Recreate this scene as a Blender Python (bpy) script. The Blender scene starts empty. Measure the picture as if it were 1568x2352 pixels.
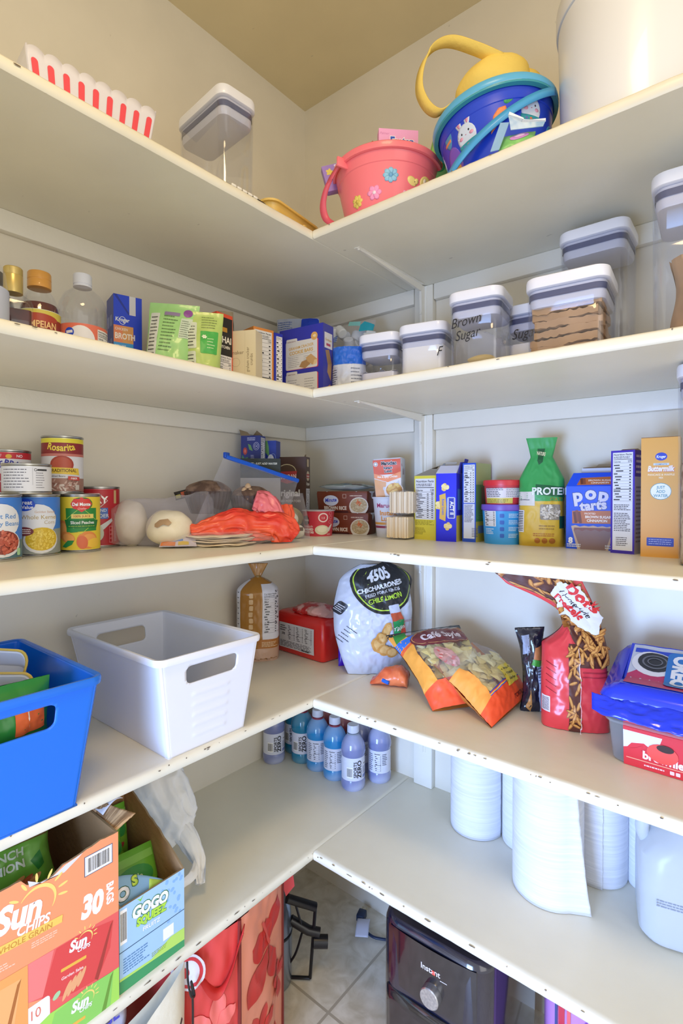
import bpy, bmesh, math, random
from mathutils import Vector as V, Matrix, noise
from mathutils.geometry import tessellate_polygon

# ---------------------------------------------------------------- camera, light, exposure
sc = bpy.context.scene
col = sc.collection
R = math.radians
PI = math.pi
cam_d = bpy.data.cameras.new('camera')
cam_o = bpy.data.objects.new('camera', cam_d)
col.objects.link(cam_o)
cam_o.location = (1.171, -1.243, 1.218)
cam_o.rotation_euler = (R(90 - 0.8134), 0, R(39.3686))
cam_d.sensor_fit = 'HORIZONTAL'
cam_d.sensor_width = 36
cam_d.lens = 27.842
cam_d.shift_y = -0.01601
cam_d.clip_start = 0.01
sc.camera = cam_o
sc.view_settings.view_transform = 'Standard'
sc.view_settings.look = 'None'
sc.view_settings.gamma = 1
sc.view_settings.use_curve_mapping = False
sc.view_settings.exposure = 0.30

sc.cycles.transparent_max_bounces = 40

w = bpy.data.worlds.new('world')
sc.world = w
w.use_nodes = True
w.node_tree.nodes['Background'].inputs[0].default_value = (1.0, 0.955, 0.84, 1)
w.node_tree.nodes['Background'].inputs[1].default_value = 0.74


def area(name, loc, target, size, power, color, sy=None):
    l = bpy.data.lights.new(name, 'AREA')
    l.energy = power
    l.color = color
    l.size = size
    if sy:
        l.shape = 'RECTANGLE'
        l.size_y = sy
    o = bpy.data.objects.new(name, l)
    col.objects.link(o)
    o.location = loc
    o.rotation_euler = (V(target) - V(loc)).to_track_quat('-Z', 'Y').to_euler()
    return o


# the pantry's ceiling lamp (warm), and cool daylight reaching in low through the doorway
area('ceiling_lamp_light', (1.15, -1.25, 2.36), (1.0, -1.0, 0), 0.34, 7.0, (1.0, 0.72, 0.38))
area('doorway_daylight', (0.80, -1.95, 0.68), (0.80, 0.0, 0.58), 0.6, 9.5, (0.34, 0.54, 1.0), 0.8).data.spread = R(88)
area('soft_side_light', (2.3, -1.3, 1.25), (0.0, -0.7, 1.15), 0.9, 6.0, (1.0, 0.96, 0.92), 1.6)  # broad near-white area light from the right, aimed at the left wall

ZS = (1.786, 1.445, 1.104, 0.769, 0.433)      # tops of the five shelves
Z1, Z2, Z3, Z4, Z5 = ZS
TH = 0.019
DP = 0.396
CEIL = 2.438


# ---------------------------------------------------------------- materials
def lin(h):
    h = h.lstrip('#')
    o = []
    for i in (0, 2, 4):
        c = int(h[i:i + 2], 16) / 255
        o.append(c / 12.92 if c < .04045 else ((c + .055) / 1.055) ** 2.4)
    return (*o, 1)


_mc = {}


def M(hx, rough=.5, metal=0, bump=0, bscale=60, spec=.5, coat=0):
    k = (hx, rough, metal, bump, bscale, spec, coat)
    if k in _mc:
        return _mc[k]
    m = bpy.data.materials.new('finish_' + hx.strip('#'))
    m.use_nodes = True
    nt = m.node_tree
    b = nt.nodes['Principled BSDF']
    b.inputs['Base Color'].default_value = lin(hx)
    b.inputs['Roughness'].default_value = rough
    b.inputs['Metallic'].default_value = metal
    b.inputs['Specular IOR Level'].default_value = spec
    b.inputs['Coat Weight'].default_value = coat
    if bump:
        tc = nt.nodes.new('ShaderNodeTexCoord')
        n = nt.nodes.new('ShaderNodeTexNoise')
        n.inputs['Scale'].default_value = bscale
        n.inputs['Detail'].default_value = 4
        bp = nt.nodes.new('ShaderNodeBump')
        bp.inputs['Strength'].default_value = bump
        bp.inputs['Distance'].default_value = .01
        nt.links.new(tc.outputs['Object'], n.inputs['Vector'])
        nt.links.new(n.outputs['Fac'], bp.inputs['Height'])
        nt.links.new(bp.outputs['Normal'], b.inputs['Normal'])
    _mc[k] = m
    return m


def ink(hx):            # printed ink on cartons and film
    return M(hx, .42)


def film(name, tint='#ffffff', alpha=.25, rough=.12, bump=.35, bscale=35, gloss=.5, edge=.38, skin=False):
    """clear thin plastic: lets light straight through, with a glossy skin"""
    m = bpy.data.materials.new(name)
    m.use_nodes = True
    nt = m.node_tree
    nt.nodes.clear()
    o = nt.nodes.new('ShaderNodeOutputMaterial')
    tr = nt.nodes.new('ShaderNodeBsdfTransparent')
    tr.inputs[0].default_value = lin(tint)
    if skin:
        pr = nt.nodes.new('ShaderNodeBsdfGlossy')
        pr.inputs['Color'].default_value = (1, 1, 1, 1)
    else:
        pr = nt.nodes.new('ShaderNodeBsdfPrincipled')
        pr.inputs['Base Color'].default_value = lin(tint)
        pr.inputs['Specular IOR Level'].default_value = gloss
    pr.inputs['Roughness'].default_value = rough
    mx = nt.nodes.new('ShaderNodeMixShader')
    lw = nt.nodes.new('ShaderNodeLayerWeight')
    lw.inputs['Blend'].default_value = .25
    ma = nt.nodes.new('ShaderNodeMath')
    ma.operation = 'MULTIPLY_ADD'
    ma.inputs[1].default_value = edge
    ma.inputs[2].default_value = alpha
    ma.use_clamp = True
    nt.links.new(lw.outputs['Facing'], ma.inputs[0])
    nt.links.new(ma.outputs[0], mx.inputs[0])
    nt.links.new(tr.outputs[0], mx.inputs[1])
    nt.links.new(pr.outputs[0], mx.inputs[2])
    nt.links.new(mx.outputs[0], o.inputs[0])
    if bump:
        tc = nt.nodes.new('ShaderNodeTexCoord')
        n = nt.nodes.new('ShaderNodeTexNoise')
        n.inputs['Scale'].default_value = bscale
        bp = nt.nodes.new('ShaderNodeBump')
        bp.inputs['Strength'].default_value = bump
        bp.inputs['Distance'].default_value = .01
        nt.links.new(tc.outputs['Object'], n.inputs['Vector'])
        nt.links.new(n.outputs['Fac'], bp.inputs['Height'])
        nt.links.new(bp.outputs['Normal'], pr.inputs['Normal'])
    return m


CLEAR = film('clear_plastic', '#fafbfe', .03, .06, 0, edge=.22, skin=True)
CLEARBAG = film('clear_bag_film', '#fbfbff', .05, .14, .6, 45, edge=.30)
MILKY = film('milky_plastic', '#e8edf2', .55, .25, .1, 20)
HAZY = film('hazy_bag_film', '#f8f6fc', .10, .08, .7, 34)


def noise_mat(name, c1, c2, scale, rough=.5, lo=.4, hi=.6, bump=0, detail=4, c3=None, dist=0, vscale=None):
    m = bpy.data.materials.new(name)
    m.use_nodes = True
    nt = m.node_tree
    b = nt.nodes['Principled BSDF']
    b.inputs['Roughness'].default_value = rough
    tc = nt.nodes.new('ShaderNodeTexCoord')
    n = nt.nodes.new('ShaderNodeTexNoise')
    n.inputs['Scale'].default_value = scale
    n.inputs['Detail'].default_value = detail
    n.inputs['Distortion'].default_value = dist
    src = tc.outputs['Object']
    if vscale:
        mp = nt.nodes.new('ShaderNodeMapping')
        mp.inputs['Scale'].default_value = vscale
        nt.links.new(src, mp.inputs[0])
        src = mp.outputs[0]
    nt.links.new(src, n.inputs['Vector'])
    r = nt.nodes.new('ShaderNodeValToRGB')
    r.color_ramp.elements[0].position = lo
    r.color_ramp.elements[0].color = lin(c1)
    r.color_ramp.elements[1].position = hi
    r.color_ramp.elements[1].color = lin(c2)
    if c3:
        e = r.color_ramp.elements.new(min(.99, hi + .08))
        e.color = lin(c3)
    nt.links.new(n.outputs['Fac'], r.inputs[0])
    nt.links.new(r.outputs[0], b.inputs['Base Color'])
    if bump:
        bp = nt.nodes.new('ShaderNodeBump')
        bp.inputs['Strength'].default_value = bump
        bp.inputs['Distance'].default_value = .005
        nt.links.new(n.outputs['Fac'], bp.inputs['Height'])
        nt.links.new(bp.outputs['Normal'], b.inputs['Normal'])
    return m


# ---------------------------------------------------------------- objects, names, labels
def tag(o, label=None, cat=None, group=None, kind=None):
    if label:
        o['label'] = label
    if cat:
        o['category'] = cat
    if group:
        o['group'] = group
    if kind:
        o['kind'] = kind
    return o


def thing(name, label, cat, loc, rz=0, group=None, rx=0, ry=0):
    o = bpy.data.objects.new(name, None)
    col.objects.link(o)
    o.empty_display_size = .03
    o.location = loc
    o.rotation_euler = (R(rx), R(ry), R(rz))
    return tag(o, label, cat, group)


def copy_tree(o, parent=None):
    kids = [c for c in bpy.data.objects if c.parent == o]
    c = o.copy()
    col.objects.link(c)
    c.parent = parent
    for k in kids:
        copy_tree(k, c)
    return c


class MB:
    def __init__(s):
        s.v, s.f, s.m, s.mats = [], [], [], []

    def mi(s, mat):
        if isinstance(mat, str):
            mat = ink(mat)
        if mat not in s.mats:
            s.mats.append(mat)
        return s.mats.index(mat)

    def add(s, vs, fs, mat):
        b = len(s.v)
        s.v.extend(tuple(p) for p in vs)
        i = s.mi(mat)
        for f in fs:
            s.f.append(tuple(b + k for k in f))
            s.m.append(i)

    def box(s, c, d, mat, bev=0, rz=0, seg=2):
        bm = bmesh.new()
        bmesh.ops.create_cube(bm, size=1)
        bmesh.ops.scale(bm, vec=d, verts=bm.verts)
        if bev:
            bmesh.ops.bevel(bm, geom=list(bm.edges), offset=bev, segments=seg, profile=.5, affect='EDGES')
        mt = Matrix.Translation(c) @ Matrix.Rotation(R(rz), 4, 'Z')
        bm.verts.index_update()
        s.add([mt @ v.co for v in bm.verts], [[v.index for v in f.verts] for f in bm.faces], mat)
        bm.free()
        return s

    def loft(s, loops, mat, cap0=True, cap1=True, close=True):
        n = len(loops[0])
        vs = [p for l in loops for p in l]
        fs = []
        for j in range(len(loops) - 1):
            for i in range(n if close else n - 1):
                k = (i + 1) % n
                fs.append((j * n + i, j * n + k, (j + 1) * n + k, (j + 1) * n + i))
        if cap0:
            fs.append(tuple(range(n))[::-1])
        if cap1:
            fs.append(tuple((len(loops) - 1) * n + i for i in range(n)))
        s.add(vs, fs, mat)
        return s

    def lathe(s, prof, mat, n=32, c=(0, 0, 0), sx=1, sy=1, cap0=True, cap1=True):
        loops = [[(c[0] + r * sx * math.sin(2 * PI * i / n), c[1] - r * sy * math.cos(2 * PI * i / n), c[2] + z)
                  for i in range(n)] for r, z in prof]
        return s.loft(loops, mat, cap0, cap1)

    def tube(s, pts, r, mat, n=8, caps=True, flat=1.0, up=None):
        pts = [V(p) for p in pts]
        loops = []
        prev = None
        for i, p in enumerate(pts):
            t = (pts[min(i + 1, len(pts) - 1)] - pts[max(i - 1, 0)]).normalized()
            if prev is None:
                a = V(up) if up else (V((0, 0, 1)) if abs(t.z) < .9 else V((1, 0, 0)))
                prev = (a - t * a.dot(t)).normalized()
            else:
                prev = (prev - t * prev.dot(t)).normalized()
            bt = t.cross(prev)
            rr = r[i] if isinstance(r, (list, tuple)) else r
            loops.append([p + prev * (rr * flat * math.cos(2 * PI * k / n)) + bt * (rr * math.sin(2 * PI * k / n)) for k in range(n)])
        return s.loft(loops, mat, caps, caps)

    def grid(s, fn, nu, nv, mat, flip=False):
        vs = [fn(i / nu, j / nv) for j in range(nv + 1) for i in range(nu + 1)]
        fs = []
        for j in range(nv):
            for i in range(nu):
                a = j * (nu + 1) + i
                q = (a, a + 1, a + nu + 2, a + nu + 1)
                fs.append(q[::-1] if flip else q)
        s.add(vs, fs, mat)
        return s

    def ball(s, c, r, mat, n=10, m=6, sc_=(1, 1, 1), amp=0, seed=0):
        loops = []
        for j in range(1, m):
            a = PI * j / m
            lp = []
            for i in range(n):
                b = 2 * PI * i / n
                d = V((math.sin(a) * math.cos(b), math.sin(a) * math.sin(b), -math.cos(a)))
                q = 1 + amp * noise.noise(d * 1.7 + V((seed * 3.1, seed * 1.7, 0)))
                lp.append(V(c) + V((d.x * sc_[0], d.y * sc_[1], d.z * sc_[2])) * r * q)
            loops.append(lp)
        nloops = len(loops)
        vs = [p for l in loops for p in l] + [V(c) - V((0, 0, sc_[2] * r)), V(c) + V((0, 0, sc_[2] * r))]
        fs = []
        for j in range(nloops - 1):
            for i in range(n):
                k = (i + 1) % n
                fs.append((j * n + i, j * n + k, (j + 1) * n + k, (j + 1) * n + i))
        b0, b1 = nloops * n, nloops * n + 1
        for i in range(n):
            k = (i + 1) % n
            fs.append((b0, k, i))
            fs.append((b1, (nloops - 1) * n + i, (nloops - 1) * n + k))
        s.add(vs, fs, mat)
        return s

    def build(s, name, parent=None, loc=(0, 0, 0), rz=0, rx=0, ry=0, solid=0, weld=0, ang=35, offs=-1):
        me = bpy.data.meshes.new(name)
        me.from_pydata(s.v, [], s.f)
        for m in s.mats:
            me.materials.append(m)
        me.polygons.foreach_set('material_index', s.m)
        me.polygons.foreach_set('use_smooth', [True] * len(s.f))
        if weld:
            bm = bmesh.new()
            bm.from_mesh(me)
            bmesh.ops.remove_doubles(bm, verts=bm.verts, dist=weld)
            bm.to_mesh(me)
            bm.free()
        me.update()
        me.set_sharp_from_angle(angle=R(ang))
        o = bpy.data.objects.new(name, me)
        col.objects.link(o)
        o.location = loc
        o.rotation_euler = (R(rx), R(ry), R(rz))
        if parent:
            o.parent = parent
        if solid:
            md = o.modifiers.new('thickness', 'SOLIDIFY')
            md.thickness = solid
            md.offset = offs
        return o


def rsq(w, d, r, z, n=5, c=(0, 0)):
    """rounded rectangle loop, counter-clockwise from above"""
    r = min(r, w / 2 - 1e-4, d / 2 - 1e-4)
    o = []
    for (sx, sy, a0) in ((1, -1, -90), (1, 1, 0), (-1, 1, 90), (-1, -1, 180)):
        for i in range(n + 1):
            a = R(a0 + 90 * i / n)
            o.append(V((c[0] + sx * (w / 2 - r) + r * math.cos(a), c[1] + sy * (d / 2 - r) + r * math.sin(a), z)))
    return o


# ---------------------------------------------------------------- printed artwork laid on surfaces
_tc = {}


def text_mesh(t, off, shear, sp=1.0):
    k = (t, off, shear, sp)
    if k not in _tc:
        c = bpy.data.curves.new('t', 'FONT')
        c.body = t
        c.offset = off
        c.shear = shear
        c.space_character = sp
        c.resolution_u = 3
        c.fill_mode = 'FRONT'
        o = bpy.data.objects.new('t', c)
        me = bpy.data.meshes.new_from_object(o)
        vs = [(v.co.x, v.co.y) for v in me.vertices]
        fs = [tuple(p.vertices) for p in me.polygons]
        # orient every face the same way round
        g = []
        for f in fs:
            a = sum(vs[f[i]][0] * vs[f[(i + 1) % len(f)]][1] - vs[f[(i + 1) % len(f)]][0] * vs[f[i]][1] for i in range(len(f)))
            g.append(f if a > 0 else f[::-1])
        xs = [v[0] for v in vs] or [0]
        _tc[k] = (vs, g, min(xs), max(xs))
        bpy.data.objects.remove(o)
        bpy.data.curves.remove(c)
        bpy.data.meshes.remove(me)
    return _tc[k]


class Art:
    def __init__(s, mb, fn, step=0, eps=None, base=0):
        s.mb, s.fn, s.step = mb, fn, step
        s.eps = eps or (.00014 if step else .00004)
        s.boxes = []
        s.base = base
        s.rnd = random.Random(7)

    def emit(s, vs, fs, colr):
        xs = [p[0] for p in vs]
        ys = [p[1] for p in vs]
        bb = (min(xs), min(ys), max(xs), max(ys))
        k = 0
        for (b, kk) in s.boxes:
            if b[0] < bb[2] and b[2] > bb[0] and b[1] < bb[3] and b[3] > bb[1]:
                k = max(k, kk)
        k += 1
        s.boxes.append((bb, k))
        if s.step:
            tris = []
            st = []
            for f in fs:
                for i in range(1, len(f) - 1):
                    st.append((vs[f[0]], vs[f[i]], vs[f[i + 1]]))
            L2 = s.step ** 2
            while st:
                t = st.pop()
                e = [((t[i][0] - t[(i + 1) % 3][0]) ** 2 + (t[i][1] - t[(i + 1) % 3][1]) ** 2) for i in range(3)]
                m = max(e)
                if m <= L2 or len(tris) > 30000:
                    tris.append(t)
                    continue
                i = e.index(m)
                a, b, c = t[i], t[(i + 1) % 3], t[(i + 2) % 3]
                h = ((a[0] + b[0]) / 2, (a[1] + b[1]) / 2)
                st.append((a, h, c))
                st.append((h, b, c))
            ix = {}
            vv = []
            ff = []
            for t in tris:
                q = []
                for p in t:
                    kk = (round(p[0], 6), round(p[1], 6))
                    if kk not in ix:
                        ix[kk] = len(vv)
                        vv.append(p)
                    q.append(ix[kk])
                ff.append(tuple(q))
            vs, fs = vv, ff
        h = 1e-4
        off = s.base + s.eps * k
        out = []
        for (x, y) in vs:
            p = V(s.fn(x, y))
            n = (V(s.fn(x + h, y)) - V(s.fn(x - h, y))).cross(V(s.fn(x, y + h)) - V(s.fn(x, y - h)))
            out.append(p + n.normalized() * off if n.length > 0 else p)
        s.mb.add(out, fs, colr)
        return s

    def poly(s, pts, colr):
        tr = tessellate_polygon([[V((x, y, 0)) for x, y in pts]])
        fs = []
        for t in tr:
            a, b, c = (pts[i] for i in t)
            ar = (b[0] - a[0]) * (c[1] - a[1]) - (c[0] - a[0]) * (b[1] - a[1])
            fs.append(t if ar > 0 else t[::-1])
        return s.emit(list(pts), fs, colr)

    def rect(s, x, y, w, h, colr, r=0, rot=0):
        if r:
            pts = [(p.x, p.y) for p in rsq(w, h, r, 0, 4, (x + w / 2, y + h / 2))]
        else:
            pts = [(x, y), (x + w, y), (x + w, y + h), (x, y + h)]
        if rot:
            pts = s.rotp(pts, x + w / 2, y + h / 2, rot)
        return s.emit(pts, [tuple(range(len(pts)))], colr)

    @staticmethod
    def rotp(pts, cx, cy, a):
        c, q = math.cos(R(a)), math.sin(R(a))
        return [(cx + (x - cx) * c - (y - cy) * q, cy + (x - cx) * q + (y - cy) * c) for x, y in pts]

    def ell(s, cx, cy, rx, ry, colr, rot=0, n=20, a0=0, a1=360):
        pts = [(cx + rx * math.cos(R(a0 + (a1 - a0) * i / n)), cy + ry * math.sin(R(a0 + (a1 - a0) * i / n))) for i in range(n + (a1 - a0 < 360))]
        if rot:
            pts = s.rotp(pts, cx, cy, rot)
        return s.emit(pts, [tuple(range(len(pts)))], colr)

    def ring(s, cx, cy, rx, ry, t, colr, n=24):
        vs = []
        fs = []
        for i in range(n):
            a = 2 * PI * i / n
            vs.append((cx + rx * math.cos(a), cy + ry * math.sin(a)))
            vs.append((cx + (rx - t) * math.cos(a), cy + (ry - t) * math.sin(a)))
        for i in range(n):
            j = (i + 1) % n
            fs.append((2 * i, 2 * j, 2 * j + 1, 2 * i + 1))
        return s.emit(vs, fs, colr)

    def text(s, t, x, y, size, colr, bold=.01, align='C', sx=1, rot=0, shear=0, out=None, oc='#ffffff', sp=1.0, arc=0):
        """x, y: middle (or left/right end) of the baseline; out: outline width"""
        if out:
            s.text(t, x, y, size, oc, bold + out, align, sx, rot, shear, None, sp=sp, arc=arc)
        vs, fs, x0, x1 = text_mesh(t, bold, shear, sp)
        if not vs:
            return s
        v0 = text_mesh(t, 0, shear, sp)
        a, b = v0[2], v0[3]
        dx = {'C': -(a + b) / 2, 'L': -a, 'R': -b}[align]
        c, q = math.cos(R(rot)), math.sin(R(rot))
        o = []
        for (px, py) in vs:
            px = (px + dx) * size * sx
            py = py * size
            if arc:
                th = px / arc
                rr = arc + py
                px, py = rr * math.sin(th), rr * math.cos(th) - arc
            o.append((x + px * c - py * q, y + px * q + py * c))
        return s.emit(o, fs, colr)

    def lines(s, x, y, w, h, n, colr='#555555', rot=0, fill=.45, jag=.3):
        """n rows of unreadably small print filling the rectangle"""
        dy = h / n
        vs, fs = [], []
        for i in range(n):
            yy = y + h - (i + .75) * dy
            xx = x
            end = x + w * (1 - jag * s.rnd.random())
            while xx < end - w * .03:
                ww = min(w * (.05 + .13 * s.rnd.random()), end - xx)
                b = len(vs)
                vs += [(xx, yy), (xx + ww, yy), (xx + ww, yy + dy * fill), (xx, yy + dy * fill)]
                fs.append((b, b + 1, b + 2, b + 3))
                xx += ww + w * .025
        if rot:
            vs = s.rotp(vs, x + w / 2, y + h / 2, rot)
        return s.emit(vs, fs, colr)

    def bars(s, x, y, w, h):
        s.rect(x - w * .06, y - h * .12, w * 1.12, h * 1.24, '#f4f4f4')
        vs, fs = [], []
        xx = x
        while xx < x + w * .98:
            ww = w * (.012 + .03 * s.rnd.random())
            b = len(vs)
            vs += [(xx, y), (xx + ww, y), (xx + ww, y + h), (xx, y + h)]
            fs.append((b, b + 1, b + 2, b + 3))
            xx += ww + w * (.012 + .025 * s.rnd.random())
        return s.emit(vs, fs, '#222222')

    def nutr(s, x, y, w, h, cal='130', cols=1, head=True, bg='#e9eaee', c='#26262c', title='Nutrition Facts', rows=13):
        s.rect(x, y, w, h, bg)
        m = w * .05
        x0, w0 = x + m, w - 2 * m
        t = y + h - m
        if head:
            sz = w0 / 7.0
            s.text(title, x0, t - sz * .8, sz, c, .02, 'L', sx=w0 / (text_mesh(title, 0, 0)[3] * sz))
            t -= sz * 1.15
            s.lines(x0, t - sz * 1.0, w0, sz * 1.0, 2, c, jag=.3)
            t -= sz * 1.25
            s.rect(x0, t - sz * .18, w0, sz * .2, c)
            t -= sz * .5
            s.text('Calories', x0, t - sz * .75, sz * .8, c, .02, 'L')
            s.text(cal, x0 + w0, t - sz * .75, sz * 1.05, c, .02, 'R')
            t -= sz * 1.0
            s.rect(x0, t - sz * .07, w0, sz * .08, c)
            t -= sz * .3
        hh = t - y - m
        dy = hh / rows
        vs, fs = [], []

        def q(a, b, ww, h2):
            k = len(vs)
            vs.extend([(a, b), (a + ww, b), (a + ww, b + h2), (a, b + h2)])
            fs.append((k, k + 1, k + 2, k + 3))
        for i in range(rows):
            yy = t - (i + 1) * dy
            big = i == int(rows * .62)
            q(x0, yy, w0, dy * (.22 if big else .06))
            q(x0 + w0 * .06 * (i % 3), yy + dy * .3, w0 * (.2 + .22 * s.rnd.random()), dy * .36)
            for j in range(cols):
                q(x0 + w0 * (.86 - .25 * j), yy + dy * .3, w0 * .1, dy * .36)
        s.emit(vs, fs, c)
        return s

    def flower(s, cx, cy, r, colr, n=6, cc=None, pr=.45):
        for i in range(n):
            a = 2 * PI * i / n
            s.ell(cx + r * .6 * math.cos(a), cy + r * .6 * math.sin(a), r * pr, r * pr * .72, colr, math.degrees(a), 12)
        if cc:
            s.ell(cx, cy, r * .3, r * .3, cc)
        return s

    def scatter(s, cx, cy, rx, ry, n, sz, cols, el=.6, seed=1, inside=None):
        rd = random.Random(seed)
        for i in range(n):
            a = rd.random() * 2 * PI
            q = math.sqrt(rd.random())
            x, y = cx + rx * q * math.cos(a), cy + ry * q * math.sin(a)
            if inside and not inside(x, y):
                continue
            z = sz * (.75 + .5 * rd.random())
            s.ell(x, y, z, z * el, cols[i % len(cols)], rd.random() * 180, 9)
        return s


def face(mb, w, d, h, side, z0=0):
    f = {'F': (V((-w / 2, -d / 2, z0)), V((1, 0, 0))), 'R': (V((w / 2, -d / 2, z0)), V((0, 1, 0))),
         'L': (V((-w / 2, d / 2, z0)), V((0, -1, 0))), 'B': (V((w / 2, d / 2, z0)), V((-1, 0, 0)))}
    if side == 'T':
        O = V((-w / 2, -d / 2, h))
        return Art(mb, lambda x, y: O + V((x, y, 0)))
    O, U = f[side]
    return Art(mb, lambda x, y: O + U * x + V((0, 0, y)))


def cyl_art(mb, rfun, step=.005, sy=1):
    r0 = rfun(0) if callable(rfun) else rfun
    rf = rfun if callable(rfun) else (lambda z: r0)
    return Art(mb, lambda x, y: V((rf(y) * math.sin(x / r0), -rf(y) * sy * math.cos(x / r0), y)), step)


class Bag:
    """soft pillow of film: front faces local -y, bottom seam at z=0"""
    def __init__(s, W, H, T, wz=None, tz=None, amp=.004, scale=22, seed=1, deform=None, tb=None, edge=.6, fine=0):
        s.W, s.H, s.T = W, H, T
        s.wz = wz or (lambda t: 1 - .06 * math.sin(PI * t))
        s.tz = tz or (lambda t: max(0, math.sin(PI * min(1, max(0, t)))) ** .55)
        s.tb = tb if tb is not None else T
        s.amp, s.scale, s.seed, s.edge, s.fine = amp, scale, seed, edge, fine
        s.deform = deform

    def pos(s, x, z, side=-1):
        t = z / s.H
        q = max(-1, min(1, 2 * x / s.W))
        w = s.wz(t) * s.W / 2
        fall = max(0, (1 - abs(q) ** 2.4)) ** s.edge * s.tz(t)
        T = s.T if side < 0 else s.tb
        p = V((x / (s.W / 2) * w, side * T * fall, z))
        if s.amp:
            k = V((x * s.scale + s.seed * 7.3, z * s.scale * .8 + s.seed * 3.1, side * 5 + s.seed))
            nz = noise.noise(k) + .5 * (1 - 2 * abs(noise.noise(k * 2.1)))
            p.y += side * s.amp * nz * min(1, fall * 2 + .25)
            p.x += s.amp * .5 * noise.noise(k + V((9, 4, 2)))
            if s.fine:
                p.y += side * s.fine * (1 - 2 * abs(noise.noise(k * 3.7)))
        return s.deform(p) if s.deform else p

    def mesh(s, mb, mat, nu=28, nv=36, back=None, colors=None):
        def fr(side):
            def g(a, b):
                return s.pos((a - .5) * s.W, b * s.H, side)
            return g
        mb.grid(fr(-1), nu, nv, mat)
        mb.grid(fr(1), nu, nv, back or mat, flip=True)
        return s

    def art(s, mb, step=.006, side=-1, eps=.00022, base=.0004):
        if side < 0:
            return Art(mb, lambda x, y: s.pos(x, y, -1), step, eps, base)
        return Art(mb, lambda x, y: s.pos(-x, y, 1), step, eps, base)


# ================================================================ the setting
def paint(name, c, edge=False):
    m = bpy.data.materials.new(name)
    m.use_nodes = True
    nt = m.node_tree
    N = nt.nodes
    b = N['Principled BSDF']
    b.inputs['Roughness'].default_value = .38
    tc = N.new('ShaderNodeTexCoord')
    n = N.new('ShaderNodeTexNoise')
    n.inputs['Scale'].default_value = 6
    n.inputs['Detail'].default_value = 5
    nt.links.new(tc.outputs['Object'], n.inputs['Vector'])
    r = N.new('ShaderNodeValToRGB')
    a = lin(c)
    r.color_ramp.elements[0].position = .3
    r.color_ramp.elements[0].color = tuple(v * .93 for v in a[:3]) + (1,)
    r.color_ramp.elements[1].position = .7
    r.color_ramp.elements[1].color = a
    nt.links.new(n.outputs['Fac'], r.inputs[0])
    # scuffs and specks worn into the paint
    mp = N.new('ShaderNodeMapping')
    mp.inputs['Scale'].default_value = (34, 60, 34)
    nt.links.new(tc.outputs['Object'], mp.inputs[0])
    n2 = N.new('ShaderNodeTexNoise')
    n2.inputs['Scale'].default_value = 1
    n2.inputs['Detail'].default_value = 2
    nt.links.new(mp.outputs[0], n2.inputs['Vector'])
    r2 = N.new('ShaderNodeValToRGB')
    r2.color_ramp.elements[0].position = .755
    r2.color_ramp.elements[0].color = (0, 0, 0, 1)
    r2.color_ramp.elements[1].position = .80
    r2.color_ramp.elements[1].color = (.5, .5, .5, 1)
    nt.links.new(n2.outputs['Fac'], r2.inputs[0])
    mx = N.new('ShaderNodeMix')
    mx.data_type = 'RGBA'
    mx.inputs['B'].default_value = lin('#9a9384')
    nt.links.new(r2.outputs[0], mx.inputs['Factor'])
    nt.links.new(r.outputs[0], mx.inputs['A'])
    nt.links.new(mx.outputs['Result'], b.inputs['Base Color'])
    bp = N.new('ShaderNodeBump')
    bp.inputs['Strength'].default_value = .07
    bp.inputs['Distance'].default_value = .01
    n3 = N.new('ShaderNodeTexNoise')
    n3.inputs['Scale'].default_value = 26
    nt.links.new(tc.outputs['Object'], n3.inputs['Vector'])
    nt.links.new(n3.outputs['Fac'], bp.inputs['Height'])
    nt.links.new(bp.outputs['Normal'], b.inputs['Normal'])
    return m


WALLP = paint('wall_paint', '#e9e2d2')
CEILP = paint('ceiling_paint', '#e2d4ae')
SHELFP = paint('shelf_paint', '#e8e4d3')
TRIMP = M('#ece8dc', .35, bump=.15, bscale=30)
CHIP = M('#6f6251', .8)


def struct(mb, name, **k):
    return tag(mb.build(name, **k), kind='structure')


struct(MB().box((-.05, -.975, 1.22), (.1, 2.15, 2.64), WALLP), 'wall_left')
struct(MB().box((.95, .05, 1.22), (2.1, .1, 2.64), WALLP), 'wall_right')
struct(MB().box((.95, -.975, CEIL + .05), (2.1, 2.15, .1), CEILP), 'ceiling')

# floor of large beige stone-look tiles
fm = bpy.data.materials.new('stone_tile')
fm.use_nodes = True
nt = fm.node_tree
N = nt.nodes
b = N['Principled BSDF']
b.inputs['Roughness'].default_value = .35
tc = N.new('ShaderNodeTexCoord')
n = N.new('ShaderNodeTexNoise')
n.inputs['Scale'].default_value = 22
n.inputs['Detail'].default_value = 8
n.inputs['Distortion'].default_value = .8
nt.links.new(tc.outputs['Object'], n.inputs['Vector'])
r = N.new('ShaderNodeValToRGB')
r.color_ramp.elements[0].position = .3
r.color_ramp.elements[0].color = lin('#cbc2ab')
r.color_ramp.elements[1].position = .62
r.color_ramp.elements[1].color = lin('#e9e3d3')
nt.links.new(n.outputs['Fac'], r.inputs[0])
br = N.new('ShaderNodeTexBrick')
br.offset = 0
br.squash = 1
br.inputs['Scale'].default_value = 1
br.inputs['Brick Width'].default_value = .457
br.inputs['Row Height'].default_value = .457
br.inputs['Mortar Size'].default_value = .0035
br.inputs['Mortar'].default_value = lin('#b3aa97')
mp = N.new('ShaderNodeMapping')
mp.inputs['Location'].default_value = (-.372 + .457, .318, 0)
nt.links.new(tc.outputs['Object'], mp.inputs[0])
nt.links.new(mp.outputs[0], br.inputs['Vector'])
nt.links.new(r.outputs[0], br.inputs['Color1'])
nt.links.new(r.outputs[0], br.inputs['Color2'])
nt.links.new(br.outputs['Color'], b.inputs['Base Color'])
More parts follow.
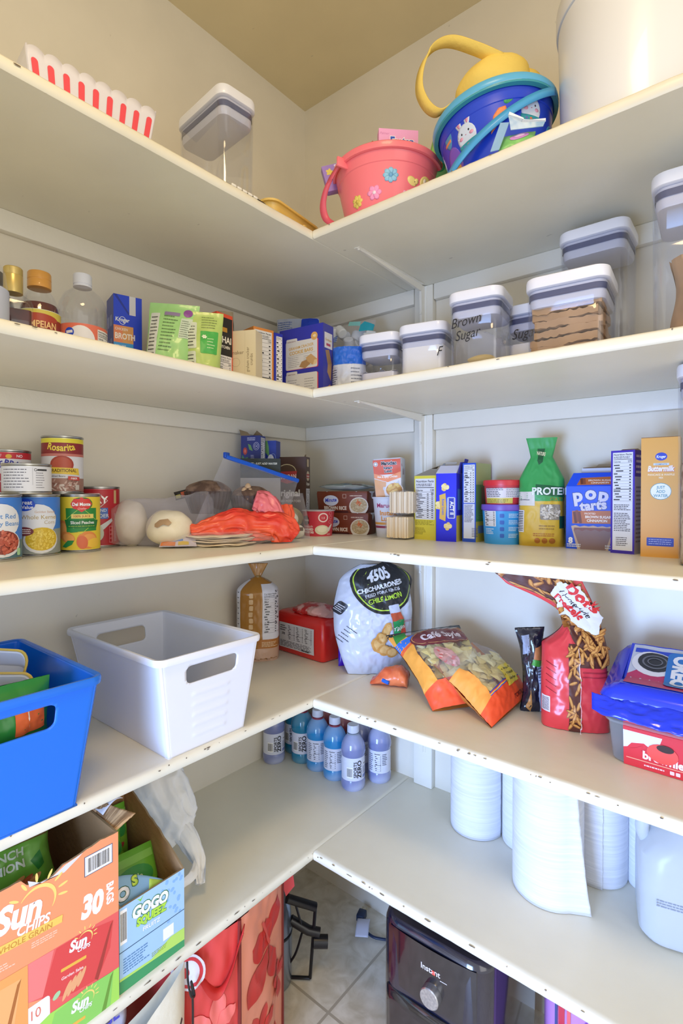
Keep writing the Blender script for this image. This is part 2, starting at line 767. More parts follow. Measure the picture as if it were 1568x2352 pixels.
struct(MB().box((.95, -.975, -.05), (2.1, 2.15, .1), fm), 'floor')

# corner caulk line, cleats under every shelf, upright strip behind the brackets
k = 0


def trim(c, d, bev=.002):
    global k
    k += 1
    struct(MB().box(c, d, TRIMP, bev), 'trim_%d' % k)


for z in ZS:
    top = z - TH
    h = .041
    trim((.009, -1.0, top - h / 2), (.018, 1.99, h))
    trim((.218, -.009, top - h / 2), (.398, .018, h))
    trim((1.237, -.009, top - h / 2), (1.52, .018, h))
for za, zb in ((Z1, Z2), (Z2, Z3), (Z3, Z4), (Z4, Z5)):
    trim((.447, -.0095, (za - TH + zb) / 2), (.056, .019, za - TH - zb), .003)


def noisy_board(name, x0, x1, y0, y1, z, front, label, seed):
    """a painted board whose nosing is uneven and chipped"""
    mb = MB()
    rd = random.Random(seed)
    n = 150
    zt, zb = 0, -TH
    rows = []
    for i in range(n + 1):
        a = i / n
        jt = .0006 * noise.noise(V((a * 40, seed, 0))) + .0005 * noise.noise(V((a * 130, seed, 3)))
        jf = .0009 * noise.noise(V((a * 25, seed, 9))) + .0005 * noise.noise(V((a * 110, seed, 5)))
        pr = [(0, zb), (.002, zb), (1, zb)]
        if front == 'x':
            y = y0 + (y1 - y0) * a
            e = x1 + jf
            rows.append([V((x0, y, zb)), V((e - .0025, y, zb)), V((e, y, zb + .003)), V((e + .0006, y, zb * .5)), V((e, y, zt - .0035 + jt)),
                         V((e - .003, y, zt + jt * .6)), V((e - .012, y, zt)), V((x0, y, zt))])
        else:
            x = x0 + (x1 - x0) * a
            e = y0 - jf
            rows.append([V((x, y1, zb)), V((x, e + .0025, zb)), V((x, e, zb + .003)), V((x, e - .0006, zb * .5)), V((x, e, zt - .0035 + jt)),
                         V((x, e + .003, zt + jt * .6)), V((x, e + .012, zt)), V((x, y1, zt))])
    if front == 'x':
        rows = rows
    else:
        rows = rows[::-1]
    for q in rows:
        for p in q:
            p.z += 0
    mb.loft([q[::-1] for q in rows], SHELFP)
    # chips in the paint along the top of the nosing
    cb = mb
    nchip = {4: 34, 5: 60}.get(seed % 10, 8)
    for i in range(nchip):
        a = rd.random()
        L = .002 + (.020 if seed % 10 == 5 else .009) * rd.random() ** 2
        hh = .0006 + .0012 * rd.random()
        pts = []
        for j in range(9):
            t = 2 * PI * j / 9
            rr = .6 + .4 * rd.random()
            pts.append((L / 2 * math.cos(t) * rr, hh * math.sin(t) * rr))
        dz = -.0022 - .0035 * rd.random() ** 3
        if front == 'x':
            y = y0 + (y1 - y0) * a
            vs = [V((x1 + .0013 + .0 * q, y + p, dz + q)) for p, q in pts]
        else:
            x = x0 + (x1 - x0) * a
            vs = [V((x + p, y0 - .0013, dz + q)) for p, q in pts]
        cb.add(vs, [tuple(range(9))], CHIP)
    o = mb.build(name, loc=(0, 0, z), ang=50)
    return tag(o, label, 'shelf')


nm = ('top', 'second', 'third', 'fourth', 'lowest')
for i, z in enumerate(ZS):
    noisy_board('shelf_board', .0, .396, -1.95, -.0, z, 'x', 'cream painted %s shelf board along the left wall' % nm[i], i + 1)
    noisy_board('shelf_board', .3974, 1.95, -.397, -.0, z, 'y', 'cream painted %s shelf board along the right wall' % nm[i], i + 11)


def bracket(z, label):
    zt = z - TH
    t = thing('shelf_bracket', label, 'bracket', (.447, 0, zt))
    mb = MB()
    # arm: a pressed channel tapering towards the front
    loops = []
    for i in range(13):
        a = i / 12
        y = -.034 - a * .273
        hw = .0115 - .004 * a
        hh = .016 * (1 - a) ** 1.1 + .0022
        loops.append([V((hw, y, -.0005)), V((hw, y, -.002)), V((hw * .45, y, -.002)), V((hw * .3, y, -hh)), V((-hw * .3, y, -hh)), V((-hw * .45, y, -.002)), V((-hw, y, -.002)), V((-hw, y, -.0005))])
    mb.loft(loops, TRIMP)
    # curved knee and wall leg
    loops = []
    for i in range(17):
        a = i / 16
        if a < .4:
            q = a / .4 * PI / 2
            cy, cz, rr = -.045, -.04, .0
            y = -.034 + .006 * math.sin(q)
            zz = -.0022 - .030 * (1 - math.cos(q))
            th = .016
        else:
            zz = -.032 - (a - .4) / .6 * .19
            y = -.028
            th = .016 - .012 * (a - .4) / .6
        y0 = -.0185
        hw = .0115 - .002 * a
        loops.append([V((hw, y0, zz)), V((hw, y0 - .002, zz)), V((hw * .45, y0 - .002, zz)), V((hw * .3, y0 - th, zz)), V((-hw * .3, y0 - th, zz)), V((-hw * .45, y0 - .002, zz)), V((-hw, y0 - .002, zz)), V((-hw, y0, zz))][::-1])
    mb.loft([l[::-1] for l in loops], TRIMP)
    mb.build('bracket_arm', t)
    for (y, zz) in ((-.300, -.003), (-.07, -.003)):
        MB().lathe([(.0005, 0), (.0032, 0), (.0036, -.001), (.0022, -.0022), (.0004, -.0022)][::-1], TRIMP, 12).build('screw', t, loc=(0, y, zz + .0005))
    for zz in (-.075, -.205):
        MB().lathe([(.0004, 0), (.003, 0), (.0034, .001), (.003, .002)], TRIMP, 12).build('screw', t, loc=(.0, -.0215 - (.0 if zz < -.1 else .011), zz), rx=90)
    return t


for i, nmz in enumerate(('top', 'second', 'third', 'fourth')):
    bracket(ZS[i], 'cream painted metal bracket on the right wall holding up the %s shelf' % nmz)


# ================================================================ third shelf
def toward(x, y, off=0):
    """turn that faces a thing's front to the middle of the pantry"""
    return math.degrees(math.atan2(-1.243 - y, 1.171 - x)) + 90 + off


TIN = M('#b9b9b6', .28, 1)
TIND = M('#8d8d8a', .35, 1)


def can(label, x, y, z, r, h, base, art, off=0, group=None, ring=True):
    t = thing('food_can', label, 'can', (x, y, z), toward(x, y, off), group)
    MB().lathe([(.001, .0012), (r - .004, .0012), (r - .0035, 0), (r - .0008, 0), (r, .0012), (r, .003), (r - .0015, .0045), (r - .0015, h - .0045), (r, h - .003),
                (r, h - .001), (r - .0008, h), (r - .0035, h), (r - .004, h - .003), (.001, h - .003)], TIN, 48).build('can_body', t)
    mb = MB()
    rr = r - .0011
    mb.lathe([(rr, .0055), (rr, h - .0055)], ink(base), 56, cap0=False, cap1=False)
    art(cyl_art(mb, rr), h)
    mb.build('paper_label', t)
    return t


def a_corn(a, h):
    a.rect(-.055, .0055, .11, h - .011, '#3f7fd8')
    a.poly([(-.055, .0055), (.055, .0055), (.055, .05), (-.055, .046)], '#8f9792')
    a.rect(-.055, .024, .024, .022, '#d8c65c')
    a.ell(.0, .066, .033, .030, '#2a62c4')
    a.ell(.002, .066, .033, .029, '#e4e7ef')
    a.ell(-.019, .094, .018, .0115, '#1f4fd0')
    a.text('Great', -.018, .0945, .0105, '#ffffff', .02)
    a.text('Value', -.014, .0865, .009, '#ffffff', .02)
    a.text('Golden Sweet', .015, .079, .006, '#cfa98c', .0)
    a.text('Whole Kernel', .005, .068, .0105, '#b9a36a', .005)
    a.text('Corn', .022, .059, .009, '#b9a98a', .0)
    a.ell(.008, .030, .030, .024, '#dfe2ea')
    a.ell(.009, .032, .027, .021, '#d9b92e')
    a.scatter(.009, .032, .024, .018, 170, .0022, ['#ecd25a', '#f2da66', '#dcbc3c', '#e6c94c'], .65, 3)
    a.ell(-.019, .046, .0155, .008, '#7c3a3f')
    a.lines(-.030, .041, .022, .010, 3, '#e9d8d6', fill=.55, jag=.1)


def a_beans(a, h):
    a.rect(-.055, .0055, .11, h - .011, '#3f7fd8')
    a.rect(-.055, .0055, .11, .030, '#4b7280')
    a.ell(.0, .068, .034, .030, '#2a62c4')
    a.ell(.001, .068, .033, .029, '#e4e7ef')
    a.text('Light Red', .004, .072, .0115, '#4b8bd2', .008)
    a.text('Kidney Beans', .004, .060, .0105, '#4b8bd2', .008)
    a.ell(-.016, .097, .017, .010, '#1f4fd0')
    a.text('Great', -.016, .096, .009, '#ffffff', .02)
    a.ell(.004, .030, .031, .023, '#dfe2ea')
    a.ell(.004, .032, .028, .020, '#8f3c30')
    a.scatter(.004, .032, .025, .018, 90, .0040, ['#c4624f', '#d07662', '#b5523f'], .5, 4)
    a.rect(.028, .009, .008, .012, '#a8d8a8', .002)


def a_peach(a, h):
    a.rect(-.055, .0055, .11, h - .011, '#e9cf3a')
    for (x, y, rx, ry, rot) in ((-.033, .045, .018, .018, 0), (.018, .024, .020, .017, 0), (-.02, .030, .016, .010, -20)):
        a.ell(x, y, rx, ry, '#e8924a', rot)
        a.ell(x + .003, y - .001, rx * .75, ry * .75, '#f0a95c', rot)
    a.ell(.030, .018, .014, .009, '#f2c84a', 10)
    a.ell(.008, .020, .010, .013, '#e0724e', 10)
    a.poly([(-.022, .086), (.036, .086), (.036, .042), (-.020, .040)], '#2d8a3a')
    a.ring(.006, .062, .030, .026, .001, '#c9e25a', 4)
    a.ell(.008, .094, .019, .013, '#1f7a34')
    a.poly([(-.012, .094), (-.006, .104), (.003, .104), (.007, .1075), (.011, .104), (.020, .104), (.026, .094), (.020, .085), (.014, .083), (.007, .078), (.0, .083), (-.007, .085)], '#d8372f')
    a.text('Del Monte', .007, .0905, .0088, '#ffffff', .03, out=.02, oc='#5a2a2a', sx=.82)
    a.text('Quality', .008, .0835, .005, '#f7c9c0', .005, shear=.3)
    a.rect(-.011, .066, .040, .0085, '#efd774')
    a.text('100% JUICE', .008, .0682, .0062, '#a8402c', .01)
    a.poly([(-.024, .064), (.040, .0625), (.036, .0475), (-.020, .0485)], '#1e7536')
    a.text('Sliced Peaches', .009, .0555, .0082, '#ffffff', .012, sx=.9)
    a.lines(-.016, .050, .048, .0025, 1, '#a9c94a', jag=.05)
    a.poly([(-.020, .043), (-.010, .048), (.006, .045), (.0, .040), (-.012, .039)], '#2f8f4a')
    a.poly([(-.030, .012), (-.018, .024), (-.006, .024), (-.010, .016), (-.022, .010)], '#2f8f4a')


def a_red(a, h):
    a.rect(-.07, .0055, .14, h - .011, '#b8202c')
    a.ring(-.012, h - .030, .034, .018, .0012, '#f0e6e6', 6)
    a.text('RY', .010, h - .035, .020, '#ffffff', .03)
    a.rect(-.03, h - .068, .052, .023, '#4a72c8')
    a.text('AND', .010, h - .053, .0085, '#dfe8f8', .01)
    a.text('POWDER', .002, h - .065, .0105, '#dfe8f8', .01)
    a.poly([(-.045, .014), (.030, .062), (.032, .056), (-.020, .008)], '#d9dfe4')
    a.ell(-.002, .034, .015, .020, '#ccd6ca', 20)
    a.rect(.024, .010, .008, .036, '#d8707a', .002)
    for i in range(4):
        a.rect(.0255, .0125 + i * .0085, .005, .006, '#b8202c', .001)
    a.rect(.036, .012, .007, .060, '#c9858c')
    a.lines(.0355, .012, .008, .060, 24, '#8e1820', jag=.1, fill=.4)
    a.rect(.036, h - .036, .007, .028, '#c9a878')


def a_refried(a, h):
    a.rect(-.06, .0055, .12, h - .011, '#dfe0e6')
    a.rect(-.06, h - .014, .12, .0085, '#e6d83a')
    a.rect(-.06, h - .036, .12, .022, '#8e2a2a')
    a.rect(-.06, h - .040, .12, .005, '#c8766a')
    a.text('Rosarita', -.001, h - .030, .0185, '#f2d548', .025, out=.02, oc='#6a1a1a', sx=.86, arc=-.09)
    a.ell(.0, h - .056, .021, .017, '#a8402f')
    a.ell(.0, h - .056, .017, .014, '#b9523c')
    a.poly([(-.031, .052), (.031, .050), (.033, .037), (-.026, .040)], '#e9c94a')
    a.text('TRADITIONAL', .002, .0425, .0088, '#5a3a1a', .015, sx=.85)
    a.text('Refried Beans', -.008, .033, .005, '#3a3a52', .005)
    a.rect(-.06, .0055, .12, .025, '#a47a6c')
    a.scatter(.0, .017, .030, .010, 46, .0050, ['#c9a99c', '#b08476', '#94695c', '#dccbc2'], .3, 6)
    a.rect(.010, .027, .022, .007, '#c8453c', rot=-4)
    a.text('FIBER', .021, .0285, .0052, '#ffffff', .01)
    a.rect(.023, .008, .008, .010, '#cfc3b8', .001)


def a_milk(a, h):
    a.rect(-.06, .0055, .12, h - .011, '#e8e7ec')
    a.rect(-.06, h - .0175, .12, .012, '#cc2a38')
    a.rect(-.028, h - .0145, .010, .006, '#e6e2ee')
    a.lines(-.016, h - .0145, .010, .006, 3, '#f2d8da')
    a.ell(.004, h - .013, .005, .004, '#e8b93a')
    a.text('NO', .022, h - .0145, .007, '#ffffff', .02)
    a.text('EAGLE', -.021, h - .038, .0155, '#2b2f9e', .03, rot=20, sx=.9)
    a.text('BRAND', .019, h - .034, .0155, '#2b2f9e', .03, rot=-12, sx=.9)
    a.ell(.008, .012, .036, .030, '#b61c30')
    a.text('Condensed Milk', .006, .022, .006, '#ffffff')
    a.text('Leche', -.018, .0135, .006, '#ffffff')


def a_small(a, h):
    a.rect(-.06, .0055, .12, h - .011, '#e6e6ea')
    a.lines(-.042, .010, .047, h - .018, 7, '#70707a', fill=.3, jag=.3)
    a.rect(.0085, .016, .0005, h - .024, '#a9a9b0')
    a.lines(.014, .010, .016, h - .020, 8, '#80808a', fill=.28)
    a.ring(.0135, h - .0115, .0025, .0025, .0007, '#333333')
    a.rect(.0165, h - .013, .018, .003, '#333333')


def a_blank(a, h):
    a.rect(-.06, .0055, .12, h - .011, '#c98a3c')
    a.rect(-.06, .04, .12, .04, '#e6c88a')


can('blue and white can of whole kernel sweet corn on the third shelf', .112, -.8425, Z3, .038, .113, '#3f7fd8', a_corn, -4)
can('blue and white can of light red kidney beans, left of the corn can', .141, -.9185, Z3, .038, .113, '#3f7fd8', a_beans, 6)
can('yellow can of sliced peaches with a red and green label on the third shelf', .105, -.7625, Z3, .038, .113, '#e9cf3a', a_peach, -6)
can('red powder can with a white spoon picture behind the yellow peach can', .046, -.694, Z3, .041, .129, '#b8202c', a_red, -8)
can('orange labelled can mostly hidden behind the corn and bean cans', .042, -.874, Z3, .038, .113, '#c98a3c', a_blank)
can('tall refried beans can with yellow and dark red label, highest of the stacked cans', .078, -.783, Z3 + .113, .038, .113, '#dfe0e6', a_refried, -2)
can('white and red condensed milk can with blue lettering behind the flat white can', .040, -.866, Z3 + .113, .038, .083, '#e8e7ec', a_milk, -6)
can('flat white can of small black print on top of the corn can', .133, -.868, Z3 + .113, .040, .054, '#e6e6ea', a_small, 0)


# ---- cartons
KRAFT = M('#8d7a5e', .8)
INNER = M('#8f8a80', .8)
GREYB = M('#a9a49c', .8)


def carton_mb(w, d, h, base, bev=.0007):
    return MB().box((0, 0, h / 2), (w, d, h), ink(base), bev, seg=1)


def flap(pts, mat, parent, name='flap', th=.0006, **k):
    """a thin sheet of card through the given outline"""
    mb = MB()
    P = [V(p) for p in pts]
    n = (P[1] - P[0]).cross(P[2] - P[0]).normalized() * th
    q = [p + n for p in P]
    m = len(P)
    mb.add(P + q, [tuple(range(m))[::-1], tuple(range(m, 2 * m))] + [(i, (i + 1) % m, m + (i + 1) % m, m + i) for i in range(m)], mat)
    return mb.build(name, parent, **k)


# yellow cracker-crumb style carton with nutrition panel, torn top
t = thing('yellow_carton', 'open yellow carton with a large nutrition panel beside the blue popcorn box', 'box', (.506, -.072, Z3), -7)
w, d, h = .066, .062, .158
mb = carton_mb(w, d, h, '#e5d94e')
a = face(mb, w, d, h, 'F')
a.rect(0, 0, w, h, '#e5d94e')
a.nutr(.003, .050, w - .006, .101, '130', 2)
a.text('25', w - .007, .112, .0085, '#26262c', .02, 'R')
a.lines(.003, .036, w - .006, .012, 4, '#8f8430')
a.lines(.003, .012, .034, .018, 6, '#8f8430')
a = face(mb, w, d, h, 'T')
a.rect(.003, .003, w - .006, d - .006, INNER)
mb.build('carton_body', t)
flap([(-.033, -.031, h), (.033, -.031, h), (.032, .006, h + .017), (-.008, .004, h + .018)], GREYB, t)
flap([(-.033, -.031, h), (-.008, .004, h + .018), (.0, .028, h + .026), (-.028, .031, h + .004)], KRAFT, t)
flap([(.0, .028, h + .024), (.032, .028, h + .024), (.032, .022, h + .032), (.018, .022, h + .032), (.012, .024, h + .028), (.0, .026, h + .027)], GREYB, t)

# blue popcorn carton
t = thing('popcorn_carton', 'blue popcorn box with white open top flap and yellow popcorn pictures', 'box', (.562, -.086, Z3), 10)
w, d, h = .0495, .058, .162
mb = carton_mb(w, d, h, '#1414dc')
a = face(mb, w, d, h, 'F')
a.rect(0, 0, w, h, '#1414e4')


def kernel(a, cx, cy, s, seed):
    rd = random.Random(seed)
    for i in range(6):
        q = i * 1.05 + rd.random()
        a.ell(cx + s * .55 * math.cos(q), cy + s * .55 * math.sin(q), s * .5, s * .45, ['#f0d98c', '#e8cc70', '#f6e6a8'][i % 3], rd.random() * 90, 12)
    a.ell(cx, cy, s * .5, s * .45, '#f4e09c')


kernel(a, .022, .129, .010, 1)
kernel(a, .029, .036, .010, 3)
kernel(a, .006, .086, .010, 4)
a.poly([(.008, .110), (.023, .115), (.0255, .083), (.023, .048), (.008, .054), (.0095, .083)], '#e2b84a')
a.text('Butter Lovers', .0145, .082, .0085, '#2a5ad0', .02, rot=-90, sx=.8)
a.rect(.026, .058, .021, .048, '#3f8ae0', .004)
a.rect(.028, .055, .0185, .050, '#e9e4ee', .003)
a.rect(.0295, .0565, .0155, .047, '#2333b8', .002)
for i in range(15):
    a.rect(.0298, .058 + i * .003, .0015, .0016, '#f6f2e0')
    a.rect(.0432, .058 + i * .003, .0015, .0016, '#f6f2e0')
a.text('ACT II', .0345, .080, .0125, '#ffffff', .03, rot=-90, sx=.92)
a = face(mb, w, d, h, 'R')
a.rect(0, 0, d, h, '#2424d8')
a.rect(0, 0, d, .062, '#d8c85a')
a.rect(.01, .075, .03, .05, '#4b86dc')
mb.build('carton_body', t)
flap([(-.025, -.030, h), (.025, -.030, h), (.026, -.008, h + .019), (-.021, -.008, h + .019)], M('#d6d6e6', .6), t)
flap([(-.014, .004, h + .019), (.014, .004, h + .019), (.015, .006, h + .028), (-.012, .006, h + .029)], GREYB, t)
flap([(.027, -.028, h), (.027, .028, h), (.036, .030, h + .035), (.033, .010, h + .036), (.033, .006, h + .028), (.031, -.020, h + .026)], M('#3a3aa8', .6), t)

# narrow nutrition side + green face
t = thing('seasoning_carton', 'tall blue edged box with a green side and two calorie columns', 'box', (.6145, -.049, Z3), 0)
w, d, h = .034, .084, .186
mb = carton_mb(w, d, h, '#2456d0')
a = face(mb, w, d, h, 'F')
a.rect(0, 0, w, h, '#2452cc')
a.nutr(.003, .092, w - .006, .090, '280', 2)
a.text('250', w - .020, .1505, .0075, '#26262c', .02, 'R')
a.rect(.003, .008, w - .006, .082, '#dfe4f2')
a.lines(.005, .046, w - .010, .042, 13, '#50506a')
a.lines(.024, .012, .017, .022, 6, '#50506a')
a = face(mb, w, d, h, 'R')
a.rect(0, 0, d, h, '#5f9a58')
a.rect(0, .135, d, h - .135, '#a8b878')
a.rect(0, 0, d, .048, '#d6c452')
for i in range(5):
    a.rect(.006 + .006 * i, .056 + .004 * i, .0006, .09 - .006 * i, '#9fc79a')
    a.rect(.006 + .006 * i, .056 + .004 * i, .06 - .006 * i, .0006, '#9fc79a')
a.rect(.030, .085, .035, .045, '#8a6a4e')
a.rect(.012, .020, .05, .018, '#7a9ad0')
mb.build('carton_body', t)

# snack tubs
def tub(label, x, y, z, r0, r1, h, base, art, lidc, lid=True, name='snack_tub', off=0, cat='tub'):
    t = thing(name, label, cat, (x, y, z), toward(x, y, off))
    rf = lambda q: r0 + (r1 - r0) * q / h
    mb = MB().lathe([(.002, .001), (r0 - .001, 0), (r0, .001), (r1, h)], ink(base), 48, cap1=True)
    art(cyl_art(mb, rf, .006), h)
    mb.build('tub_body', t)
    m = M(lidc, .35) if isinstance(lidc, str) else lidc
    if lid:
        MB().lathe([(r1 - .001, h - .002), (r1 + .0022, h - .002), (r1 + .0026, h + .001), (r1 + .0022, h + .009), (r1 + .001, h + .0105), (r1 - .003, h + .0105), (r1 - .004, h + .008), (.001, h + .008)], m, 48, cap0=False).build('lid', t)
    else:
        MB().lathe([(r1 - .001, h - .001), (r1 + .002, h - .001), (r1 + .0024, h + .0008), (r1 + .001, h + .0016), (.001, h + .0016)], m, 48, cap0=False).build('foil_lid', t)
    return t


def a_bluetub(a, h):
    a.rect(-.06, 0, .12, h, '#3aa0e6')
    a.nutr(-.046, .040, .030, .036, head=False, rows=8)
    a.lines(-.044, .022, .024, .014, 4, '#e8f2fb')
    for i in range(4):
        a.rect(-.008, .060 - i * .015, .009, .009, '#2a60c0', .002)
        a.lines(.010, .060 - i * .015, .024, .010, 3, '#ddeefc')
    a.rect(-.06, h - .004, .12, .004, '#6a48b8')


def a_redtub(a, h):
    a.rect(-.06, 0, .12, h, '#c83a48')
    a.rect(-.046, .004, .092, h - .012, '#dcd6dc')
    a.rect(-.046, .004, .066, .012, '#d8c85a')
    a.lines(-.043, .005, .058, .009, 3, '#8a7a30')
    a.lines(-.043, .018, .042, .022, 6, '#5a5a66')
    a.lines(.004, .018, .036, .022, 6, '#8a8a96')
    a.rect(.018, .003, .026, .014, '#c8323e')


tub('small blue tub with pictogram steps under the red lidded tub', .687, -.062, Z3, .043, .048, .079, '#3aa0e6', a_bluetub, '#7a5ac8', True)
tub('red lidded snack tub stacked on the blue tub', .688, -.062, Z3 + .0882, .041, .045, .046, '#c83a48', a_redtub, '#d8343c', True, off=0)

# oat bag
def oat_w(q):
    if q < .62:
        return 1 - .05 * q
    if q < .82:
        return .97 - (q - .62) / .2 * .50
    return .47 + (q - .82) / .18 * .20


def oat_t(q):
    if q < .06:
        return .55 + q * 7.5
    if q < .5:
        return 1
    return max(.06, 1 - (q - .5) / .42)


bg = Bag(.094, .236, .029, oat_w, oat_t, .0030, 30, 5, edge=.4)
mb = MB()
bg.mesh(mb, ink('#dcb83c'), 34, 56, back=ink('#3f9a58'))
a = bg.art(mb, .005)
W2 = .047
a.rect(-W2, .098, 2 * W2, .138, '#3aa055')
a.poly([(-W2, .085), (-.008, .112), (-.008, .130), (-W2, .130)], '#3aa055')
a.rect(-W2, .088, .036, .030, '#d9d6d2')
a.lines(-W2 + .004, .098, .024, .005, 1, '#77777f')
a.rect(-W2, .030, .014, .048, '#e9e9ee')
a.lines(-W2, .032, .012, .044, 12, '#33333b', jag=0, fill=.5)
a.poly([(-.010, .112), (.047, .106), (.047, .128), (-.010, .134)], '#14603a')
a.text('PROTEIN', .023, .112, .021, '#e8f0ea', .03, sx=.95)
a.text('OATS', .034, .098, .011, '#a5822c', .01)
a.rect(.000, .058, .040, .033, '#9a9184', .003)
a.scatter(.020, .0745, .018, .014, 120, .0028, ['#cfc8bc', '#e4ded2', '#b3aa9c', '#ddd4c4'], .55, 4)
a.poly([(-.016, .212), (.012, .212), (.006, .182), (-.006, .176), (-.014, .186)], '#1d5a34')
a.text('NATURE', -.002, .197, .011, '#e6e0b8', .03, rot=-6, sx=.8)
a.rect(.038, .040, .009, .026, '#1e5a4c')
a.lines(-.002, .036, .040, .012, 2, '#a5822c')
a.lines(-.014, .022, .044, .008, 2, '#b5702c')
for i in range(3):
    a.ell(-.006 + i * .015, .013, .006, .006, '#b5702c')
tag(bg and mb.build('oat_bag', loc=(.776, -.072, Z3), rz=14, weld=.0003, ang=60), 'green and yellow film bag of oats pinched narrow at the top', 'bag')

# toaster pastry carton
t = thing('pastry_carton', 'bright blue box of frosted toaster pastries with its top torn open', 'box', (.884, -.058, Z3), 3)
w, d, h = .102, .070, .129
mb = carton_mb(w, d, h, '#1650e0')
a = face(mb, w, d, h, 'F')
a.rect(0, 0, w, h, '#1450e4')
PA = '#d8d6ea'
for (tx, x, y, s, ro) in (('p', .024, .0985, .036, 8), ('o', .047, .1030, .036, 0), ('p', .070, .0995, .036, -6), ('.', .088, .108, .030, 0), ('tarts', .052, .0815, .026, 6)):
    a.text(tx, x, y, s, PA, .045, rot=ro, out=.035, oc='#143a98', sx=1.02)
a.rect(.012, .053, .080, .026, '#c0703a', rot=1)
for i in range(3):
    a.rect(.015 + i * .0045, .053 + (i == 1) * .003, .0055, .024, ['#6a3524', '#8a4a30', '#7a3f2a'][i], .001, rot=8)
a.text('FROSTED', .046, .0715, .005, '#f2e0d4', .03)
a.text('BROWN SUGAR', .061, .0640, .0072, '#f6ece2', .04, sx=.92)
a.text('CINNAMON', .059, .0565, .0072, '#f6ece2', .04, sx=.95)
rd = random.Random(2)
top = [(.010 + i * .0084, .046 + .0022 * (i % 2) + .001 * rd.random()) for i in range(11)]
a.poly([(.022, .0), (.080, .0), (.092, .046)] + top[::-1], '#cdb4a0')
top2 = [(.015 + i * .0081, .038 + .003 * (i % 2) + .001 * rd.random()) for i in range(10)]
a.poly([(.028, .0), (.075, .0)] + top2[::-1], '#8e7476')
a.poly([(.016, .044), (.090, .045)] + [(x, y - .001) for x, y in top2[::-1]], '#8a5a56')
a.text('8', .009, .012, .016, '#ffffff', .05)
a.lines(.002, .003, .030, .008, 2, '#dfe6f6', fill=.6)
a.lines(.074, .002, .027, .009, 2, '#dfe6f6', fill=.6)
a.text('US', .092, .014, .009, '#ffffff', .03)
a = face(mb, w, d, h, 'R')
a.rect(0, 0, d, h, '#1048cc')
a.rect(.004, .05, .020, .068, '#9fb4e6')
mb.build('carton_body', t)
t2 = ink('#1450e4')
mb = MB()
mb.loft([[V((-.051, -.035, h)), V((.051, -.035, h)), V((.051, .035, h)), V((-.051, .035, h))],
         [V((-.041, -.016, h + .028)), V((.049, -.016, h + .028)), V((.049, .010, h + .028)), V((-.041, .010, h + .028))]], t2, False, True)
O = V((-.051, -.035, h))
sl = V((0, .019, .028))
a = Art(mb, lambda x, y: O + V((x, 0, 0)) + sl * (y / .034))
a.poly([(.020, .003), (.092, .004), (.094, .024), (.026, .021)], '#b8693a')
for i in range(2):
    a.rect(.026 + i * .005, .005, .005, .015, ['#6a3524', '#8a4a30'][i], rot=10)
a.text('BROWN SUGAR', .063, .0125, .0058, '#f0ddd0', .03, sx=1.05)
a.text('CINNAMON', .063, .0065, .0055, '#f0ddd0', .03, sx=1.1)
mb.build('carton_top', t)
flap([(-.029, .000, h + .0275), (.049, -.002, h + .0275), (.049, -.001, h + .038), (-.028, .001, h + .038)], M('#cfd2e0', .6), t)
flap([(-.031, .008, h + .0275), (.051, .008, h + .0275), (.051, .012, h + .042), (.030, .012, h + .046), (.002, .012, h + .046), (-.003, .012, h + .041), (-.028, .012, h + .040)], KRAFT, t)

# purple framed waffle mix carton
t = thing('mix_carton', 'purple edged box showing a long white nutrition panel', 'box', (.953, -.100, Z3), -10)
w, d, h = .043, .062, .196
mb = carton_mb(w, d, h, '#3a24a8')
a = face(mb, w, d, h, 'F')
a.rect(0, 0, w, h, '#3c26b0')
a.nutr(.0035, .098, w - .007, .094, '270', 1, bg='#e2e6f0')
a.rect(.0035, .006, w - .007, .092, '#e2e6f0')
a.lines(.006, .082, w - .012, .012, 4, '#30303c')
a.lines(.006, .042, w - .012, .036, 11, '#50505c')
a.lines(.010, .014, w - .020, .018, 5, '#50505c')
a = face(mb, w, d, h, 'R')
a.rect(0, 0, d, h, '#aab4da')
a.rect(0, h - .050, d, .050, '#4a3cb8')
a.lines(.006, h - .046, .05, .040, 4, '#d8d4ee')
a.lines(.006, .02, .05, .11, 14, '#6a6a96')
mb.build('carton_body', t)
flap([(-.020, .0, h), (.020, .0, h), (.014, .004, h + .004), (-.014, .004, h + .004)], KRAFT, t)

# yellow buttermilk pancake carton
t = thing('pancake_mix_carton', 'tall golden yellow box of buttermilk pancake mix', 'box', (1.011, -.128, Z3), 4)
w, d, h = .060, .055, .215
mb = carton_mb(w, d, h, '#dca24c')
a0 = face(mb, w, d, h, 'F')
a = Art(mb, lambda x, y: a0.fn(x * .8, y))
a.rect(0, 0, .075, h, '#e2a84e')
a.rect(0, h - .001, .075, .001, '#7a4a20')
a.ell(.039, .180, .0115, .0072, '#2440c0')
a.text('Kroger', .039, .1775, .0068, '#e8ecfa', .03, sx=.9, shear=.1)
a.rect(.024, .1645, .030, .0038, '#c8d4dc')
a.text('COMPLETE', .039, .1650, .0035, '#6a8aa8', .02, sx=1.3)
a.text('Buttermilk', .039, .1535, .0135, '#c86a50', .05, sx=.86, shear=.2, out=.03, oc='#d88a70')
a.text('Buttermilk', .0385, .1540, .0135, '#f4f0f2', .04, sx=.86, shear=.2)
a.text('PANCAKE & WAFFLE', .039, .146, .0048, '#f6e4c4', .02, sx=1.15)
a.text('MIX', .039, .1405, .0048, '#f6e4c4', .02)
a.ell(.0385, .118, .0205, .0150, '#5a9aa8')
a.ell(.0385, .118, .0195, .0140, '#f2f4f6')
for i, s in enumerate(('JUST', 'ADD', 'WATER')):
    a.text(s, .0385, .1228 - i * .0075, .0072, '#2f8a94', .015, sx=1.1)
a.rect(.012, .020, .052, .015, '#2440c0', .0015)
